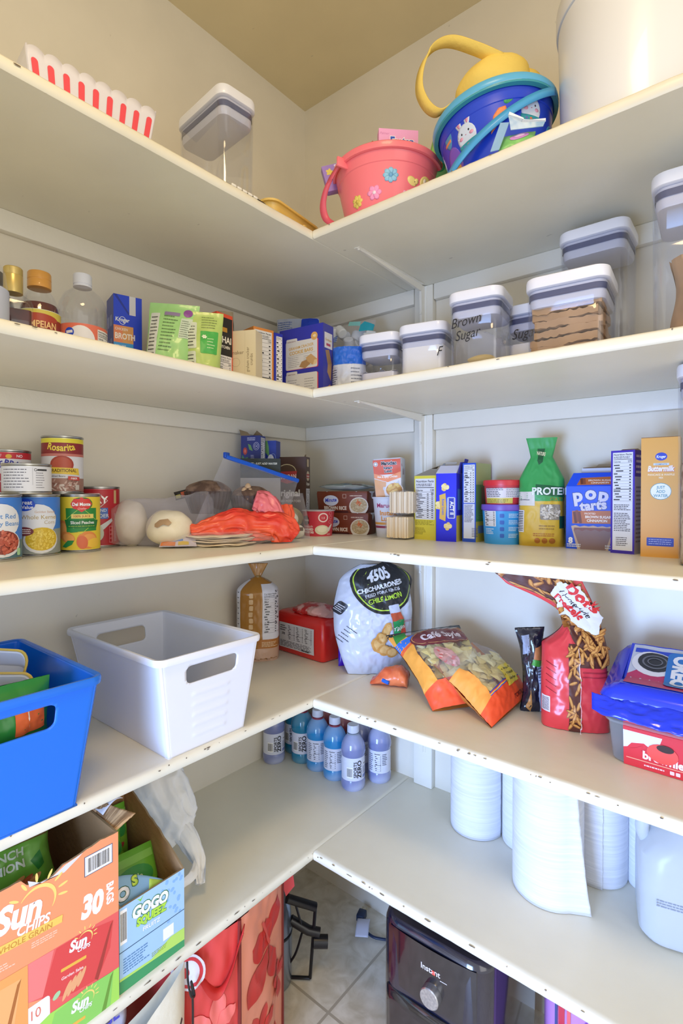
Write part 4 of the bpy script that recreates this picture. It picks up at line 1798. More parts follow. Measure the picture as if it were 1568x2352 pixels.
def loaf_t(q):
    if q < .03:
        return .8
    if q < .70:
        return 1
    if q < .86:
        return max(.12, 1 - ((q - .70) / .16) ** 1.6 * .9)
    return .10


t = thing('bread_loaf', 'sliced loaf in a brown and white printed bag tied at the top', 'bread', (.078, -.272, Z4), 48)
MB().box((0, 0, .088), (.100, .078, .168), noise_mat('loaf_crumb', '#c99a5c', '#e0bf88', 50, .8, .4, .6), .016, 0, 4).build('loaf', t)
mb = MB()
bg = Bag(.112, .258, .046, loaf_w, loaf_t, .0022, 34, 2, edge=.28, fine=.0006)
GOLD = M('#a8742c', .22, coat=.3)
bg.mesh(mb, GOLD, 34, 50)
a = bg.art(mb, .006)
a.rect(-.056, 0, .010, .215, '#d9d9e0')
a.rect(.012, .060, .044, .145, '#dcdce4')
a.nutr(.015, .075, .036, .110, '90', 1, bg='#dcdce4')
for i in range(7):
    a.text('%', .048 + .003 * (i % 2), .10 + i * .014, .007, '#333340', .02)
    a.text('w', -.051, .10 + i * .014, .006, '#333340', .02)
a.rect(-.056, .0, .112, .036, '#c9a48c')
a.rect(.0, .036, .056, .024, '#b0702e')
a.lines(.010, .040, .042, .014, 4, '#e8d2b0')
for i in range(8):
    a.rect(-.024 + .001 * (i % 2), .055 + i * .0165, .011, .013, '#d8b688', .003)
mb.build('bread_bag', t, weld=.0003, ang=60)
MB().lathe([(.006, 0), (.0085, .001), (.0085, .006), (.006, .007)], ink('#8a6a2a'), 16, cap0=False, cap1=False).build('tie', t, loc=(0, 0, .219))

# red noodle multipack
t = thing('noodle_multipack', 'bright red multipack of noodles with a white nutrition panel', 'noodle pack', (.158, -.152, Z4), -4)
mb = MB()
w, d, h = .205, .094, .112
RED = M('#dc2a26', .25, coat=.3)
lo = []
for q, ww, dd in ((0, .96, .92), (.04, .985, .97), (.5, 1.0, 1.0), (.85, .98, .97), (.96, .93, .88), (1, .86, .74)):
    lo.append([p + V((0, 0, .0015 * noise.noise(V((p.x * 30, p.y * 30, q * 4))))) for p in rsq(w * ww, d * dd, .012, .002 + h * q, 5)])
mb.loft(lo, RED)
fn = lambda xx, yy: V((xx, -d / 2 * (1 + .03 * math.sin(PI * yy / h)) - .0005 + (.0 if yy < h * .85 else (yy - h * .85) * .3), yy))
a = Art(mb, fn, .01, .0002)
a.rect(-.072, .016, .142, .070, '#d9dbe2')
for j in range(3):
    a.nutr(-.036 + j * .034, .040, .032, .043, head=False, rows=9, bg='#d9dbe2', c='#3a3a44')
a.text('370', -.054, .052, .0090, '#22222c', .03)
a.lines(-.068, .062, .028, .018, 3, '#3a3a44')
a.lines(-.068, .019, .134, .018, 6, '#4a4a54', jag=.1)
a.text('Maruchan', .036, .0185, .0075, '#22222c', .03)
mb.build('pack_body', t, ang=50)
mb = MB()
m = film('red_tinted_film', '#e88a8a', .55, .15, .5, 40)
sack(mb, noise_mat('red_print_film', '#c22a2c', '#e8b4b0', 26, .2, .46, .54, bump=.2), .125, lerp_prof([(0, 0, .010, .030, .010), (.25, 0, .014, .040, .017), (.7, .0, .014, .040, .016), (1, 0, .008, .034, .006)]), .004, 40, 7, 30, 26)
mb.build('loose_film_end', t, loc=(.030, .002, h), rz=4)

# small purple snack bag
mb = MB()
bg = Bag(.062, .100, .008, None, None, .002, 50, 3, deform=lambda p: V((p.x, p.y + p.z * .22, p.z)))
bg.mesh(mb, M('#4a1ad0', .22), 16, 22)
a = bg.art(mb, .005)
a.poly([(-.012, .070), (.008, .078), (.020, .050), (.006, .042)], '#d8c43a')
a.ell(.004, .056, .010, .012, '#e0704a')
for i, s_ in enumerate(('CHILI PEPPER', 'TORTILLA CHIPS')):
    a.text(s_, .010, .022 - i * .008, .0058, '#e8dc7a', .03, sx=.8)
a.lines(.0, .004, .03, .005, 1, '#e8dc7a')
tag(mb.build('purple_snack_bag', loc=(.318, -.168, Z4 + .001), rz=52, weld=.0003, ang=60), 'narrow purple snack bag squeezed between the red multipack and the white rinds bag', 'bag')


# big white pork rind bag
def rind_w(q):
    return .72 + .42 * math.sin(PI * min(1, q * .78 + .10)) if q < .82 else max(.30, (.72 + .42 * math.sin(PI * (.82 * .78 + .10))) * (1 - ((q - .82) / .18) ** 2 * .58))


bg = Bag(.178, .268, .042, rind_w, lambda q: max(.05, math.sin(PI * min(1, q * .96 + .03)) ** .6), .0052, 24, 11,
         deform=lambda p: V((p.x - .012 - .10 * p.z + .55 * max(0, p.z - .05) * max(0, p.z - .05), p.y + .10 * p.z, p.z)), fine=.0014)
mb = MB()
bg.mesh(mb, M('#c9d2e6', .2, coat=.4), 60, 90)
a = bg.art(mb, .0045, eps=.00045)
cxx = .014
a.ell(cxx, .268, .087, .118, '#22262c', 8, 40, 180, 360)
a.ell(cxx, .268, .081, .111, '#b8dc4a', 8, 40, 180, 360)
a.ell(cxx, .268, .078, .108, '#22262c', 8, 40, 180, 360)
a.text('4505', .008, .232, .036, '#dfe4ec', .04, rot=10, sx=.9)
a.text('CHICHARRONES', .010, .2105, .0150, '#e4e8f0', .035, rot=13, sx=.98)
a.text('FRIED PORK RINDS', .016, .1990, .0105, '#c9ced8', .02, rot=13, sx=.95)
a.text('CHILE LIMON', .021, .1830, .0160, '#b8e04a', .03, rot=12, sx=.82)
a.rect(.028, .152, .024, .020, '#ccd4ec', .003, rot=8)
a.poly([(.030, .152), (.053, .154), (.061, .138), (.066, .100), (.036, .094), (.034, .134)], '#c4583a')
a.poly([(.035, .132), (.062, .136), (.065, .104), (.037, .098)], '#2a9a5a')
a.poly([(.062, .126), (.065, .104), (.048, .100)], '#d8503c')
a.text('Tajin', .050, .112, .0135, '#ecf2ea', .02, rot=14, shear=.2)
for (x_, y_, rx_, ry_, ro) in ((.020, .110, .010, .022, -20), (.0, .078, .016, .020, 10), (.014, .064, .018, .014, -10), (.030, .058, .014, .012, 0), (.008, .094, .012, .014, 30)):
    a.ell(x_, y_, rx_, ry_, '#cf9a52', ro)
    a.ell(x_ + .001, y_ + .001, rx_ * .7, ry_ * .7, '#e0b672', ro)
a.text('CL3SSIC MLX', .072, .128, .0070, '#c04a52', .0, sx=.6)
a.rect(-.088, .150, .022, .030, '#2a2c34', .006, rot=-30)
a.lines(-.086, .156, .018, .018, 4, '#d8dce6', rot=-30)
a.lines(-.078, .075, .026, .05, 5, '#3a3c44', rot=-40, jag=.5, fill=.2)
tag(mb.build('pork_rind_bag', loc=(.412, -.155, Z4 + .001), rz=48, weld=.0003, ang=60), 'big silvery white bag of pork rinds with a black half circle top', 'bag')


# affine lying bags: frame from three corner points
def framed(BL, BR, TL, W, H, sag=0, under=None):
    BL, BR, TL = V(BL), V(BR), V(TL)
    U = (BR - BL) / W
    Vv = (TL - BL) / H
    N_ = U.cross(Vv).normalized()
    O = BL + (BR - BL) / 2

    def f(p):
        q = O + U * p.x + Vv * p.z - N_ * p.y - N_ * sag * math.sin(PI * min(1, max(0, p.z / H)))
        q.z = max(q.z, .0008)
        return q
    return f


def chip_cols(a, x0, x1, y0, y1, n, sz, cols, seed):
    rd = random.Random(seed)
    for i in range(n):
        x, y = rd.uniform(x0, x1), rd.uniform(y0, y1)
        s_ = sz * rd.uniform(.7, 1.2)
        r_ = rd.random() * 6.28
        a.poly([(x + s_ * math.cos(r_ + k * 2.1 + rd.random() * .4), y + s_ * math.sin(r_ + k * 2.1)) for k in range(3)], cols[i % len(cols)])


CHIPM = [M('#ecd886', .7), M('#e0ca70', .7), M('#f2e6a4', .7)]


def chips_inside(parent, bag, n, x0, x1, z0, z1, seed, sz=.017):
    """the visible chips, each a bent triangle, in one heap nobody could count"""
    rd = random.Random(seed)
    mb = MB()
    for i in range(n):
        x, z = rd.uniform(x0, x1), rd.uniform(z0, z1)
        p = bag.pos(x, z, -1)
        b_ = bag.pos(x, z, 1)
        c = p.lerp(b_, .10 + .5 * rd.random())
        e = V((rd.uniform(-1, 1), rd.uniform(-1, 1), rd.uniform(-1, 1))).normalized()
        u_ = (b_ - p).normalized().cross(e).normalized()
        w_ = (b_ - p).normalized().cross(u_)
        s_ = sz * rd.uniform(.7, 1.15)
        ctr = c + (p - b_).normalized() * s_ * .14
        vs = [ctr] + [c + (u_ * math.cos(k * 1.047) + w_ * math.sin(k * 1.047)) * s_ * (1 if k % 2 else .62) for k in range(6)]
        vs = [V((v.x, v.y, max(.003, v.z))) for v in vs]
        mb.add(vs, [(0, k + 1, (k + 1) % 6 + 1) for k in range(6)], CHIPM[i % 3])
    o = mb.build('corn_chips', parent, ang=20)
    o['kind'] = 'stuff'
    return o


def chip_bag(label, fr, W, H, T, amp, seed, artf, clear_z, clear_x, n, wz=None):
    t = thing('chip_bag', label, 'bag', (0, 0, Z4))
    bg = Bag(W, H, T, wz or (lambda q: 1 - .10 * math.sin(PI * q)), lambda q: max(.05, math.sin(PI * min(1, q * .97 + .02)) ** .65), amp, 24, seed, deform=fr, tb=T * .5, fine=.0012)
    mb = MB()
    # opaque printed film on the back, clear window film in front
    mb.grid(lambda a_, b_: bg.pos((a_ - .5) * W, b_ * H, 1), 24, 30, M('#d9893c', .3), True)
    mb.grid(lambda a_, b_: bg.pos((a_ - .5) * W, b_ * H, -1), 44, 50, CLEARBAG)
    a = bg.art(mb, .006)
    artf(a, W, H)
    mb.build('bag_film', t, ang=180)
    chips_inside(t, bg, n, clear_x[0], clear_x[1], clear_z[0], clear_z[1], seed)
    return t


def art_cafe(a, W, H):
    a.rect(-W / 2, 0, W, .050, '#ee5a34')
    a.poly([(-W / 2, .04), (-W / 2 + .030, .05), (-W / 2 + .022, .120), (-W / 2 + .034, .170), (-W / 2 + .02, H), (-W / 2, H)], '#f0a648')
    a.poly([(-W / 2, .150), (-W / 2 + .040, .165), (-W / 2 + .046, .180), (-W / 2, .172)], '#3a78d8')
    a.poly([(-W / 2, .142), (-W / 2 + .036, .156), (-W / 2 + .040, .162), (-W / 2, .150)], '#e8643a')
    a.ell(.012, .160, .072, .032, '#7a3438', 4)
    a.ring(.012, .160, .067, .028, .0012, '#d8a86a', 28)
    a.text('Café Style', .014, .151, .0300, '#ecdfe6', .03, rot=4, shear=.25, sx=.82)
    a.poly([(-W / 2 + .004, .172), (-W / 2 + .030, .180), (-W / 2 + .035, .195), (-W / 2 + .010, .196)], '#3a8a3c')
    a.rect(-W / 2, .196, W, .012, '#2a3234')
    a.ell(-.012, .095, .020, .030, '#c9948a', 30)
    a.scatter(-.012, .095, .016, .026, 16, .0045, ['#d8706a', '#e6b0a4'], .6, 2)
    a.text('TORTILLA', .050, .012, .0100, '#8a2a20', .03, rot=10)


def art_tort(a, W, H):
    a.rect(-W / 2, 0, W, .052, '#f0582e')
    a.poly([(-W / 2, .04), (-W / 2 + .030, .05), (-W / 2 + .026, .10), (-W / 2 + .020, .16), (-W / 2, .16)], '#f2a24a')
    for i, c in enumerate(('#2a56c8', '#f0d04a', '#e8502e', '#2a4aa8')):
        a.rect(-W / 2 + .028, .050 + i * .0022, W - .028, .0023, c)
    a.rect(-.004, .040, .058, .052, '#ecd84c', .002, rot=1)
    for i, s_ in enumerate(('Made with Sea Salt', 'NO Artificial', 'Gluten Free')):
        a.text(s_, .029, .078 - i * .0145, .0088 if i else .0066, '#3a3a1a', .02, sx=.78)
        a.text('v', .001, .077 - i * .0145, .008, '#3a3a1a', .03)
    a.text('TORTILLA CHIPS', .048, .010, .0115, '#7a1a1a', .04, sx=.9)


fr = framed((.632, -.290, .002), (.752, -.158, .020), (.470, -.222, .112), .172, .205)
chip_bag('cafe style corn chip bag with an orange edge slumped against the pork rind bag', fr, .172, .205, .046, .0045, 5, art_cafe, (.055, .150), (-.045, .075), 120)
fr = framed((.757, -.288, .002), (.760, -.092, .012), (.612, -.262, .085), .178, .225)
chip_bag('tortilla chip bag with a yellow sticker lying in front of the pretzel bag', fr, .178, .225, .050, .0050, 9, art_tort, (.060, .145), (-.055, .078), 140, lambda q: 1 - .08 * math.sin(PI * q) - .25 * max(0, q - .7))

# small torn orange wrapper under the chips
mb = MB()
sack(mb, noise_mat('orange_film', '#d8603c', '#f08a5c', 14, .25, .4, .6, bump=.1), .085, lerp_prof([(0, 0, .006, .018, .005), (.4, 0, .020, .026, .019), (.8, 0, .022, .030, .022), (1, 0, .016, .026, .015)]), .004, 34, 5, 30, 24)
t = thing('snack_wrapper', 'small torn orange wrapper with a blue clip under the cafe style chips', 'wrapper', (.475, -.215, Z4), 22)
mb.build('wrapper_film', t, ang=180)
MB().tube([(-.012, -.026, .018), (.004, -.031, .014)], .0045, M('#1a6ae0', .3), 10).build('blue_clip', t)

# black chip bag behind the pretzels
mb = MB()
bg = Bag(.060, .172, .017, lambda q: 1 - .35 * math.sin(PI * q), lambda q: max(.1, math.sin(PI * min(1, q + .02)) ** .5), .005, 36, 8, fine=.0015)
bg.mesh(mb, M('#1a1d2c', .18, coat=.5), 26, 44)
a = bg.art(mb, .006)
a.rect(.008, .0, .020, .100, '#aab4cc')
a.lines(.010, .060, .016, .034, 6, '#4a4e60')
a.poly([(-.026, .120), (-.008, .126), (-.004, .160), (-.022, .158)], '#8a94ac')
a.poly([(-.01, .100), (.020, .094), (.024, .106), (.0, .112)], '#4a9a3a')
a.poly([(.0, .112), (.028, .106), (.028, .140), (.006, .134)], '#c07a48')
a.poly([(-.022, .012), (-.010, .0), (-.012, .050)], '#c08a4a')
tag(mb.build('black_chip_bag', loc=(.792, -.150, Z4 + .001), rz=34, ry=-4, weld=.0003, ang=60), 'crinkled black foil bag behind the red pretzel bag', 'bag')


# red pretzel bag, top rolled open and flopping left
def prz(p):
    q = p.z / .292
    x = p.x + .004
    if q > .52:
        u_ = (q - .52) / .48
        x -= .030 * u_ + .022 * u_ * u_
        if p.x < 0:
            x += .060 * math.sin(PI * min(1, u_ * 1.25)) * min(1, -p.x / .05)
            x -= .045 * u_ ** 2 * min(1, -p.x / .05)
    y = p.y + .16 * p.z - .05 * max(0, q - .6)
    return V((x, y, p.z))


bg = Bag(.122, .292, .036, lambda q: 1 - .05 * q + .05 * max(0, q - .6), lambda q: (.75 + q * 3 if q < .08 else 1 if q < .45 else max(.08, 1 - (q - .45) / .35)), .0028, 26, 17, deform=prz, edge=.38, fine=.0006)
mb = MB()
bg.mesh(mb, M('#e04046', .3, coat=.2), 50, 90, back=M('#8a3030', .4))
a = bg.art(mb, .0045)
BR1, BR2 = '#5a2a1e', '#4a2018'
x0 = -.061
a.rect(-.013, 0, .020, .158, BR1)
a.poly([(.007, .118), (.061, .118), (.061, .232), (.030, .292), (-.061, .292), (-.061, .284), (-.030, .215), (.007, .150)], BR1)
rd = random.Random(5)


def pretz(xa, xb, za, zb, n, inside=None):
    for i in range(n):
        x, z = rd.uniform(xa, xb), rd.uniform(za, zb)
        if inside and not inside(x, z):
            continue
        ro = rd.uniform(-70, 70) + 90
        L = rd.uniform(.008, .013)
        a.ell(x, z, L, .0030, '#a8682e', ro, 10)
        a.ell(x, z + .0006, L * .85, .0018, '#d89c50', ro, 9)


pretz(-.011, .005, .004, .15, 34)
pretz(.010, .058, .122, .200, 52)
pretz(-.055, .056, .180, .288, 110, lambda x, z: z > 1.0 * (.215 + (-x - .03) * 2.2) if x < -.0 else True)
a.rect(.0065, .0, .0010, .150, '#f0d8d8')
a.poly([(-.016, .246), (.014, .276), (.050, .266), (.060, .205), (.044, .174), (.012, .186)], '#e4e4ec')
a.text("Dot's", .036, .238, .030, '#d8282c', .04, rot=-58, sx=.9)
a.text('Homestyle', .021, .229, .0140, '#22222a', .01, rot=-58, shear=.3)
a.text('Pretzels', .005, .222, .0200, '#d8282c', .04, rot=-58, sx=.85)
a.rect(-.060, .030, .014, .028, '#e0d8dc')
a.lines(-.059, .032, .011, .024, 12, '#33333b', jag=0, fill=.5)
for i in range(5):
    a.rect(-.054, .070 + i * .012, .020, .0012, '#8a1a22', rot=-24)
a.rect(.012, .108, .048, .0028, '#b02a34')
a.rect(.012, .100, .048, .0022, '#b02a34')
tag(mb.build('pretzel_bag', loc=(.872, -.175, Z4 + .001), rz=22, weld=.0003, ang=60), 'tall red pretzel bag with a pretzel picture and its open top flopping left', 'bag')

# brownie tub with printed sleeve
t = thing('brownie_tub', 'clear plastic tub with a red and white brownies sleeve', 'tub', (1.070, -.200, Z4), -1)
w, d, h = .235, .155, .072
lo = [rsq(w * .90, d * .88, .02, .001, 6), rsq(w * .93, d * .92, .022, .003, 6), rsq(w * .985, d * .98, .024, h * .86, 6), rsq(w, d, .026, h * .9, 6), rsq(w, d, .026, h, 6)]
MB().loft(lo, film('tub_plastic', '#e6e9ee', .12, .08, 0), True, False).build('tub_body', t)
lo = [rsq(w + .008, d + .008, .028, h - .004, 6), rsq(w + .010, d + .010, .028, h, 6), rsq(w + .002, d + .002, .026, h + .003, 6), rsq(w - .02, d - .02, .022, h + .012, 6), rsq(w - .026, d - .026, .02, h + .013, 6)]
MB().loft(lo, film('tub_lid_plastic', '#dfe2e6', .14, .08, 0), False, True).build('lid', t)
mb = MB()
sx0 = -.088


def slv(xx, yy):
    q = yy
    if q < h:
        return V((sx0 + xx, -d / 2 * (.90 + .10 * q / h) - .003, .0005 + q))
    q -= h
    return V((sx0 + xx, -d / 2 - .003 + q, h + .0145 - .008 * math.exp(-q * 200)))


mb.grid(lambda a_, b_: slv(a_ * .17, b_ * h), 8, 6, ink('#d8323e'))
mb.grid(lambda a_, b_: slv(a_ * .17, h + b_ * .150), 8, 16, ink('#8a1458'))
a = Art(mb, slv, .02, .0003)
a.poly([(0, .030), (.006, .032), (.012, .040), (.030, .044), (.042, .036), (.050, .040), (.056, .060), (.0, .064)], '#dfe0ee')
a.poly([(.010, .030), (.020, .034), (.028, .040), (.026, .030), (.040, .038), (.052, .034), (.048, .020), (.010, .018)], '#d8323e')
a.rect(.0, .060, .15, .006, '#d8323e')
a.text('brownies', .060, .018, .018, '#f0dfe4', .04, rot=-2, sx=.95)
a.rect(.004, .013, .10, .0015, '#f0a890')
a.lines(.030, .005, .032, .005, 1, '#f0dfe4')
a.rect(.066, .004, .006, .006, '#f0dfe4', .001)
a.rect(.074, .004, .006, .006, '#f0dfe4', .001)
a.ell(.056, .034, .022, .016, '#e8524a')
a.ell(.060, .044, .012, .006, '#3a2420')
a.text('Brownies', .05, h + .022, .016, '#e0a8c8', .03, sx=1.1)
a.rect(.030, h + .006, .050, .010, '#cfc4dc')
a.lines(.036, h + .007, .038, .007, 1, '#4a3a5a', fill=.8)
mb.build('card_sleeve', t)

# blue cookie pack on the tub
t = thing('cookie_pack', 'blue film pack of chocolate sandwich cookies lying on the brownie tub', 'cookies', (1.085, -.190, Z4 + .0875), 2)
mb = MB()
BL_ = M('#1a3ae0', .2, coat=.5)
lo = []
for q, ww, dd, zz in ((0, .95, .92, 0), (.15, .99, 1.0, .008), (.4, 1, 1, .022), (.62, .97, .96, .030), (.9, .88, .84, .040), (1, .80, .74, .0425)):
    lp = []
    for p in rsq(.290 * ww, .175 * dd, .02, 0, 6):
        k = V((p.x * 26, p.y * 26, q * 3))
        back = max(0, (p.y + .03) / .11)
        lp.append(V((p.x + .002 * noise.noise(k), p.y, max(.0005, zz * (1 + 1.0 * min(1.1, back)) + (.003 * noise.noise(k * 1.3) if q > .1 else 0)))))
    lo.append(lp)
mb.loft(lo, BL_, True, False)
top = lambda xx, yy: V((xx, yy, .0425 * (1 + 1.0 * min(1.1, max(0, (yy + .03) / .11))) + .0012 + .0014 * noise.noise(V((xx * 30, yy * 30, 2)))))
mb.grid(lambda a_, b_: top(-.117 + .234 * a_, -.066 + .132 * b_) - V((0, 0, .0006)), 30, 18, BL_)
a = Art(mb, top, .008, .0004)
a.rect(-.112, -.060, .224, .122, '#c9cfe0')
a.poly([(-.112, -.060), (.03, -.060), (.035, -.035), (-.01, -.028), (-.02, -.010), (-.04, -.028), (-.05, .008), (-.085, .005), (-.112, -.020)], '#c23a6c')
a.poly([(-.108, .040), (.108, .044), (.108, .052), (-.108, .052)], '#2a4ac8')
a.ell(-.076, .014, .034, .032, '#e6e6ee', -20)
a.ell(-.074, .018, .027, .025, '#2c2e36', -20)
a.ring(-.074, .018, .020, .018, .003, '#6a6c76')
a.ring(-.074, .018, .012, .010, .002, '#6a6c76')
a.rect(-.056, -.050, .040, .100, '#2a78c8', .010)
a.text('OREO', -.046, .0, .032, '#eef0f8', .06, rot=-90, sx=.95)
mb.build('pack_body', t)
# wide crimped seam hanging over the tub edge
mb = MB()


def seam(a_, b_):
    x = -.152 + a_ * .300
    e = .012 * math.sin(a_ * 3.0) + .004 * noise.noise(V((a_ * 9, 3, 1)))
    tip = -.012 * (1 - min(1, a_ / .10)) if a_ < .1 else 0
    k = V((a_ * 10, b_ * 3, 7))
    return V((x - .004 * (1 - b_), -.082 - (.030 + e + tip) * b_, .022 - .024 * b_ ** 1.5 + .004 * noise.noise(k) + .003 * (1 - 2 * abs(noise.noise(k * 1.8)))))


mb.grid(seam, 60, 14, BL_, True)
mb.build('crimped_seam', t, solid=.0012, ang=180)


# ================================================================ lowest shelf
def open_box(t, w, d, hf, hb, outer, th=.0035, inner=None, hr=None, ftop=None, rtop=None, seed=1):
    """open carton without a lid; front at local -y; ftop(x) gives the torn height of the front, rtop(y) of the right side"""
    inner = inner or M('#a9845a', .8, bump=.2, bscale=50)
    ftop = ftop or (lambda x: hf)
    rtop = rtop or (lambda y: hf + (hb - hf) * (y / d))
    mb = MB()
    n = 44

    def panel(pf, hfn, L, out, m_out):
        vo, vi, fo, fi, ft = [], [], [], [], []
        for i in range(n + 1):
            x = L * i / n
            h_ = hfn(x)
            p = pf(x)
            vo += [p, p + V((0, 0, h_))]
            vi += [p - out * th, p - out * th + V((0, 0, h_ + .0006 * noise.noise(V((i * .7, seed, 0)))))]
        for i in range(n):
            fo.append((2 * i, 2 * i + 2, 2 * i + 3, 2 * i + 1))
        mb.add(vo, fo, m_out)
        mb.add(vi, [f[::-1] for f in fo], inner)
        mb.add([v for i in range(n + 1) for v in (vo[2 * i + 1], vi[2 * i + 1])], fo, KRAFT)
    panel(lambda x: V((-w / 2 + x, -d / 2, 0)), ftop, w, V((0, -1, 0)), outer)
    panel(lambda x: V((w / 2, -d / 2 + x, 0)), rtop, d, V((1, 0, 0)), outer)
    panel(lambda x: V((w / 2 - x, d / 2, 0)), lambda x: hb, w, V((0, 1, 0)), outer)
    panel(lambda x: V((-w / 2, d / 2 - x, 0)), lambda x: hb + (hf - hb) * x / d, d, V((-1, 0, 0)), outer)
    mb.box((0, 0, .002), (w - .004, d - .004, .003), inner)
    return mb


# orange chip multipack
t = thing('chip_multipack', 'large orange cardboard multipack of chips with its top torn off', 'box', (.262, -.986, Z5), 90)
W_, D_ = .300, .256


def sun_top(x):
    x = x
    if x < .165:
        b_ = .262
    elif x < .222:
        b_ = .257 - .012 * math.sin((x - .165) / .057 * PI)
    else:
        b_ = .254 + min(1, (x - .222) / .05) * .008
    return b_ + .0012 * noise.noise(V((x * 160, 2, 0))) + .001 * noise.noise(V((x * 60, 5, 0)))


mb = open_box(t, W_, D_, .262, .264, ink('#f29a6c'), ftop=sun_top)
f0 = face(mb, W_, D_, .3, 'F')
a = Art(mb, lambda x, y: f0.fn(x, y), 0, .00006)
OR1 = '#f5a077'
a.poly([(.172, .2575), (.174, .248), (.196, .246), (.220, .243), (.240, .2535), (.246, .2575)] + [(x, sun_top(x) - .0005) for x in (.236, .222, .205, .190)], '#dcdce6')
a.rect(.248, .219, .043, .030, '#50506a')
a.rect(.249, .220, .041, .028, '#dcdfe8')
a.bars(.2535, .2235, .032, .021)
a.text('30', .2585, .158, .044, '#f2f0f2', .055, rot=-8, sx=.72)
a.text('BAGS', .2815, .174, .0150, '#f2f0f2', .04, rot=-90, sx=.9)
SUNY = '#f2d678'


def sunlogo(cx, cy, s, txt=True, ro=-6, col_='#f0eef2', ray=SUNY):
    for i, an in enumerate((150, 120, 92, 62, 36, 10, -12)):
        c, q = math.cos(R(an)), math.sin(R(an))
        x_, y_ = cx + .72 * s + c * s * 1.0, cy + .55 * s + q * s * 1.0
        a.ell(x_, y_, s * .20, s * .055, ray, an, 10)
    n_ = 22
    pts = [(cx + .72 * s + s * .72 * math.cos(R(150 - 190 * i / n_)), cy + .50 * s + s * .72 * math.sin(R(150 - 190 * i / n_))) for i in range(n_ + 1)]
    pts += [(cx + .72 * s + s * (.70 - .12 * math.sin(PI * i / n_)) * math.cos(R(150 - 190 * i / n_)), cy + .50 * s + s * (.70 - .12 * math.sin(PI * i / n_)) * math.sin(R(150 - 190 * i / n_))) for i in range(n_, -1, -1)]
    a.poly(pts, ray)
    a.text('Sun', cx, cy, s * 1.4, col_, .045, rot=ro, sx=.82, shear=.12)
    a.text('CHIPS', cx + s * .55, cy - s * .46, s * .55, col_, .03, rot=ro, sx=.85, shear=.12)


sunlogo(.160, .203, .034)
a.poly([(.020, .199), (.217, .184), (.216, .1735), (.020, .186)], '#f2c860')
a.text('100% WHOLE GRAIN', .155, .1785, .0105, '#c98a3a', .01, rot=-4.4, sx=1.0)
a.lines(.176, .160, .036, .009, 3, '#f8c8ae', rot=-4)
a.lines(.120, .155, .036, .010, 3, '#f8c8ae', rot=-4)
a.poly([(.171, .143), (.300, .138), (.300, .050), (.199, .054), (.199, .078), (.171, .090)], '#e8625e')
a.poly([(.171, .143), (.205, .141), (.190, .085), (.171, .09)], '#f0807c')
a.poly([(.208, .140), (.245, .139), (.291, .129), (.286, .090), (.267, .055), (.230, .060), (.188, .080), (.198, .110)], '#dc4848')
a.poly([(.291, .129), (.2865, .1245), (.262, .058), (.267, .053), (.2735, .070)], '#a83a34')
sunlogo(.238, .121, .0150)
a.rect(.214, .100, .036, .0045, '#e8b64a', .001, rot=-5)
a.text('Garden Salsa', .230, .088, .0060, '#f6d8d4', .02, rot=-6)
for i in range(4):
    a.ell(.222 + i * .007, .070 + i * .002, .013, .0032, '#e8a878', 62)
a.ell(.208, .073, .006, .004, '#a8d0a0', 40)
a.rect(.160, .050, .039, .032, '#efeaf0', .005)
a.text('10', .181, .062, .019, '#e07a60', .0, sx=.85)
a.poly([(.199, .054), (.300, .050), (.300, .0), (.12, .0), (.12, .030)], '#a4dc5c')
a.poly([(.205, .050), (.250, .054), (.291, .050), (.286, .0), (.19, .0)], '#8ccf62')
a.poly([(.291, .050), (.286, .045), (.272, .0), (.279, .0)], '#6a9a3a')
sunlogo(.240, .030, .0150)
a.rect(.218, .011, .030, .0045, '#e8b64a', .001, rot=-5)
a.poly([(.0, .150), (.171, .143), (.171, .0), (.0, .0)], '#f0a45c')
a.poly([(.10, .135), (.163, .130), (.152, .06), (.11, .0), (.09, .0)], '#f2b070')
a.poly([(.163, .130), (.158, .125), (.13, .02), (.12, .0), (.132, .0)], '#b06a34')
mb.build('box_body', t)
# torn kraft flap at the rear right corner and the white ply peeled from it
mb = MB()


def tornflap(a_, b_):
    y = -.118 + .23 * b_
    return V((.1500 - .032 * a_ * math.sin(PI * min(1, b_ * 1.1)) * (1 if a_ > 0 else 0) + .034 * a_, y, .2590 + .012 * a_ + .010 * math.sin(PI * b_) * a_ + .001 * noise.noise(V((a_ * 8, b_ * 20, 1)))))


mb.grid(tornflap, 10, 26, noise_mat('corrugated_kraft', '#8a6a48', '#c9a67c', 1, .85, .42, .56, bump=.6, vscale=(10, 160, 10)))
mb.build('torn_flap', t, solid=.002)
mb = MB()
mb.grid(lambda a_, b_: V((.152 + .034 * a_, -.075 + .075 * b_ * (1 - .35 * a_), .266 + .016 * math.sin(a_ * 2.2) - .010 * b_ * a_)), 10, 10, ink('#dfe0ec'))
mb.build('peeled_paper', t, solid=.0008)

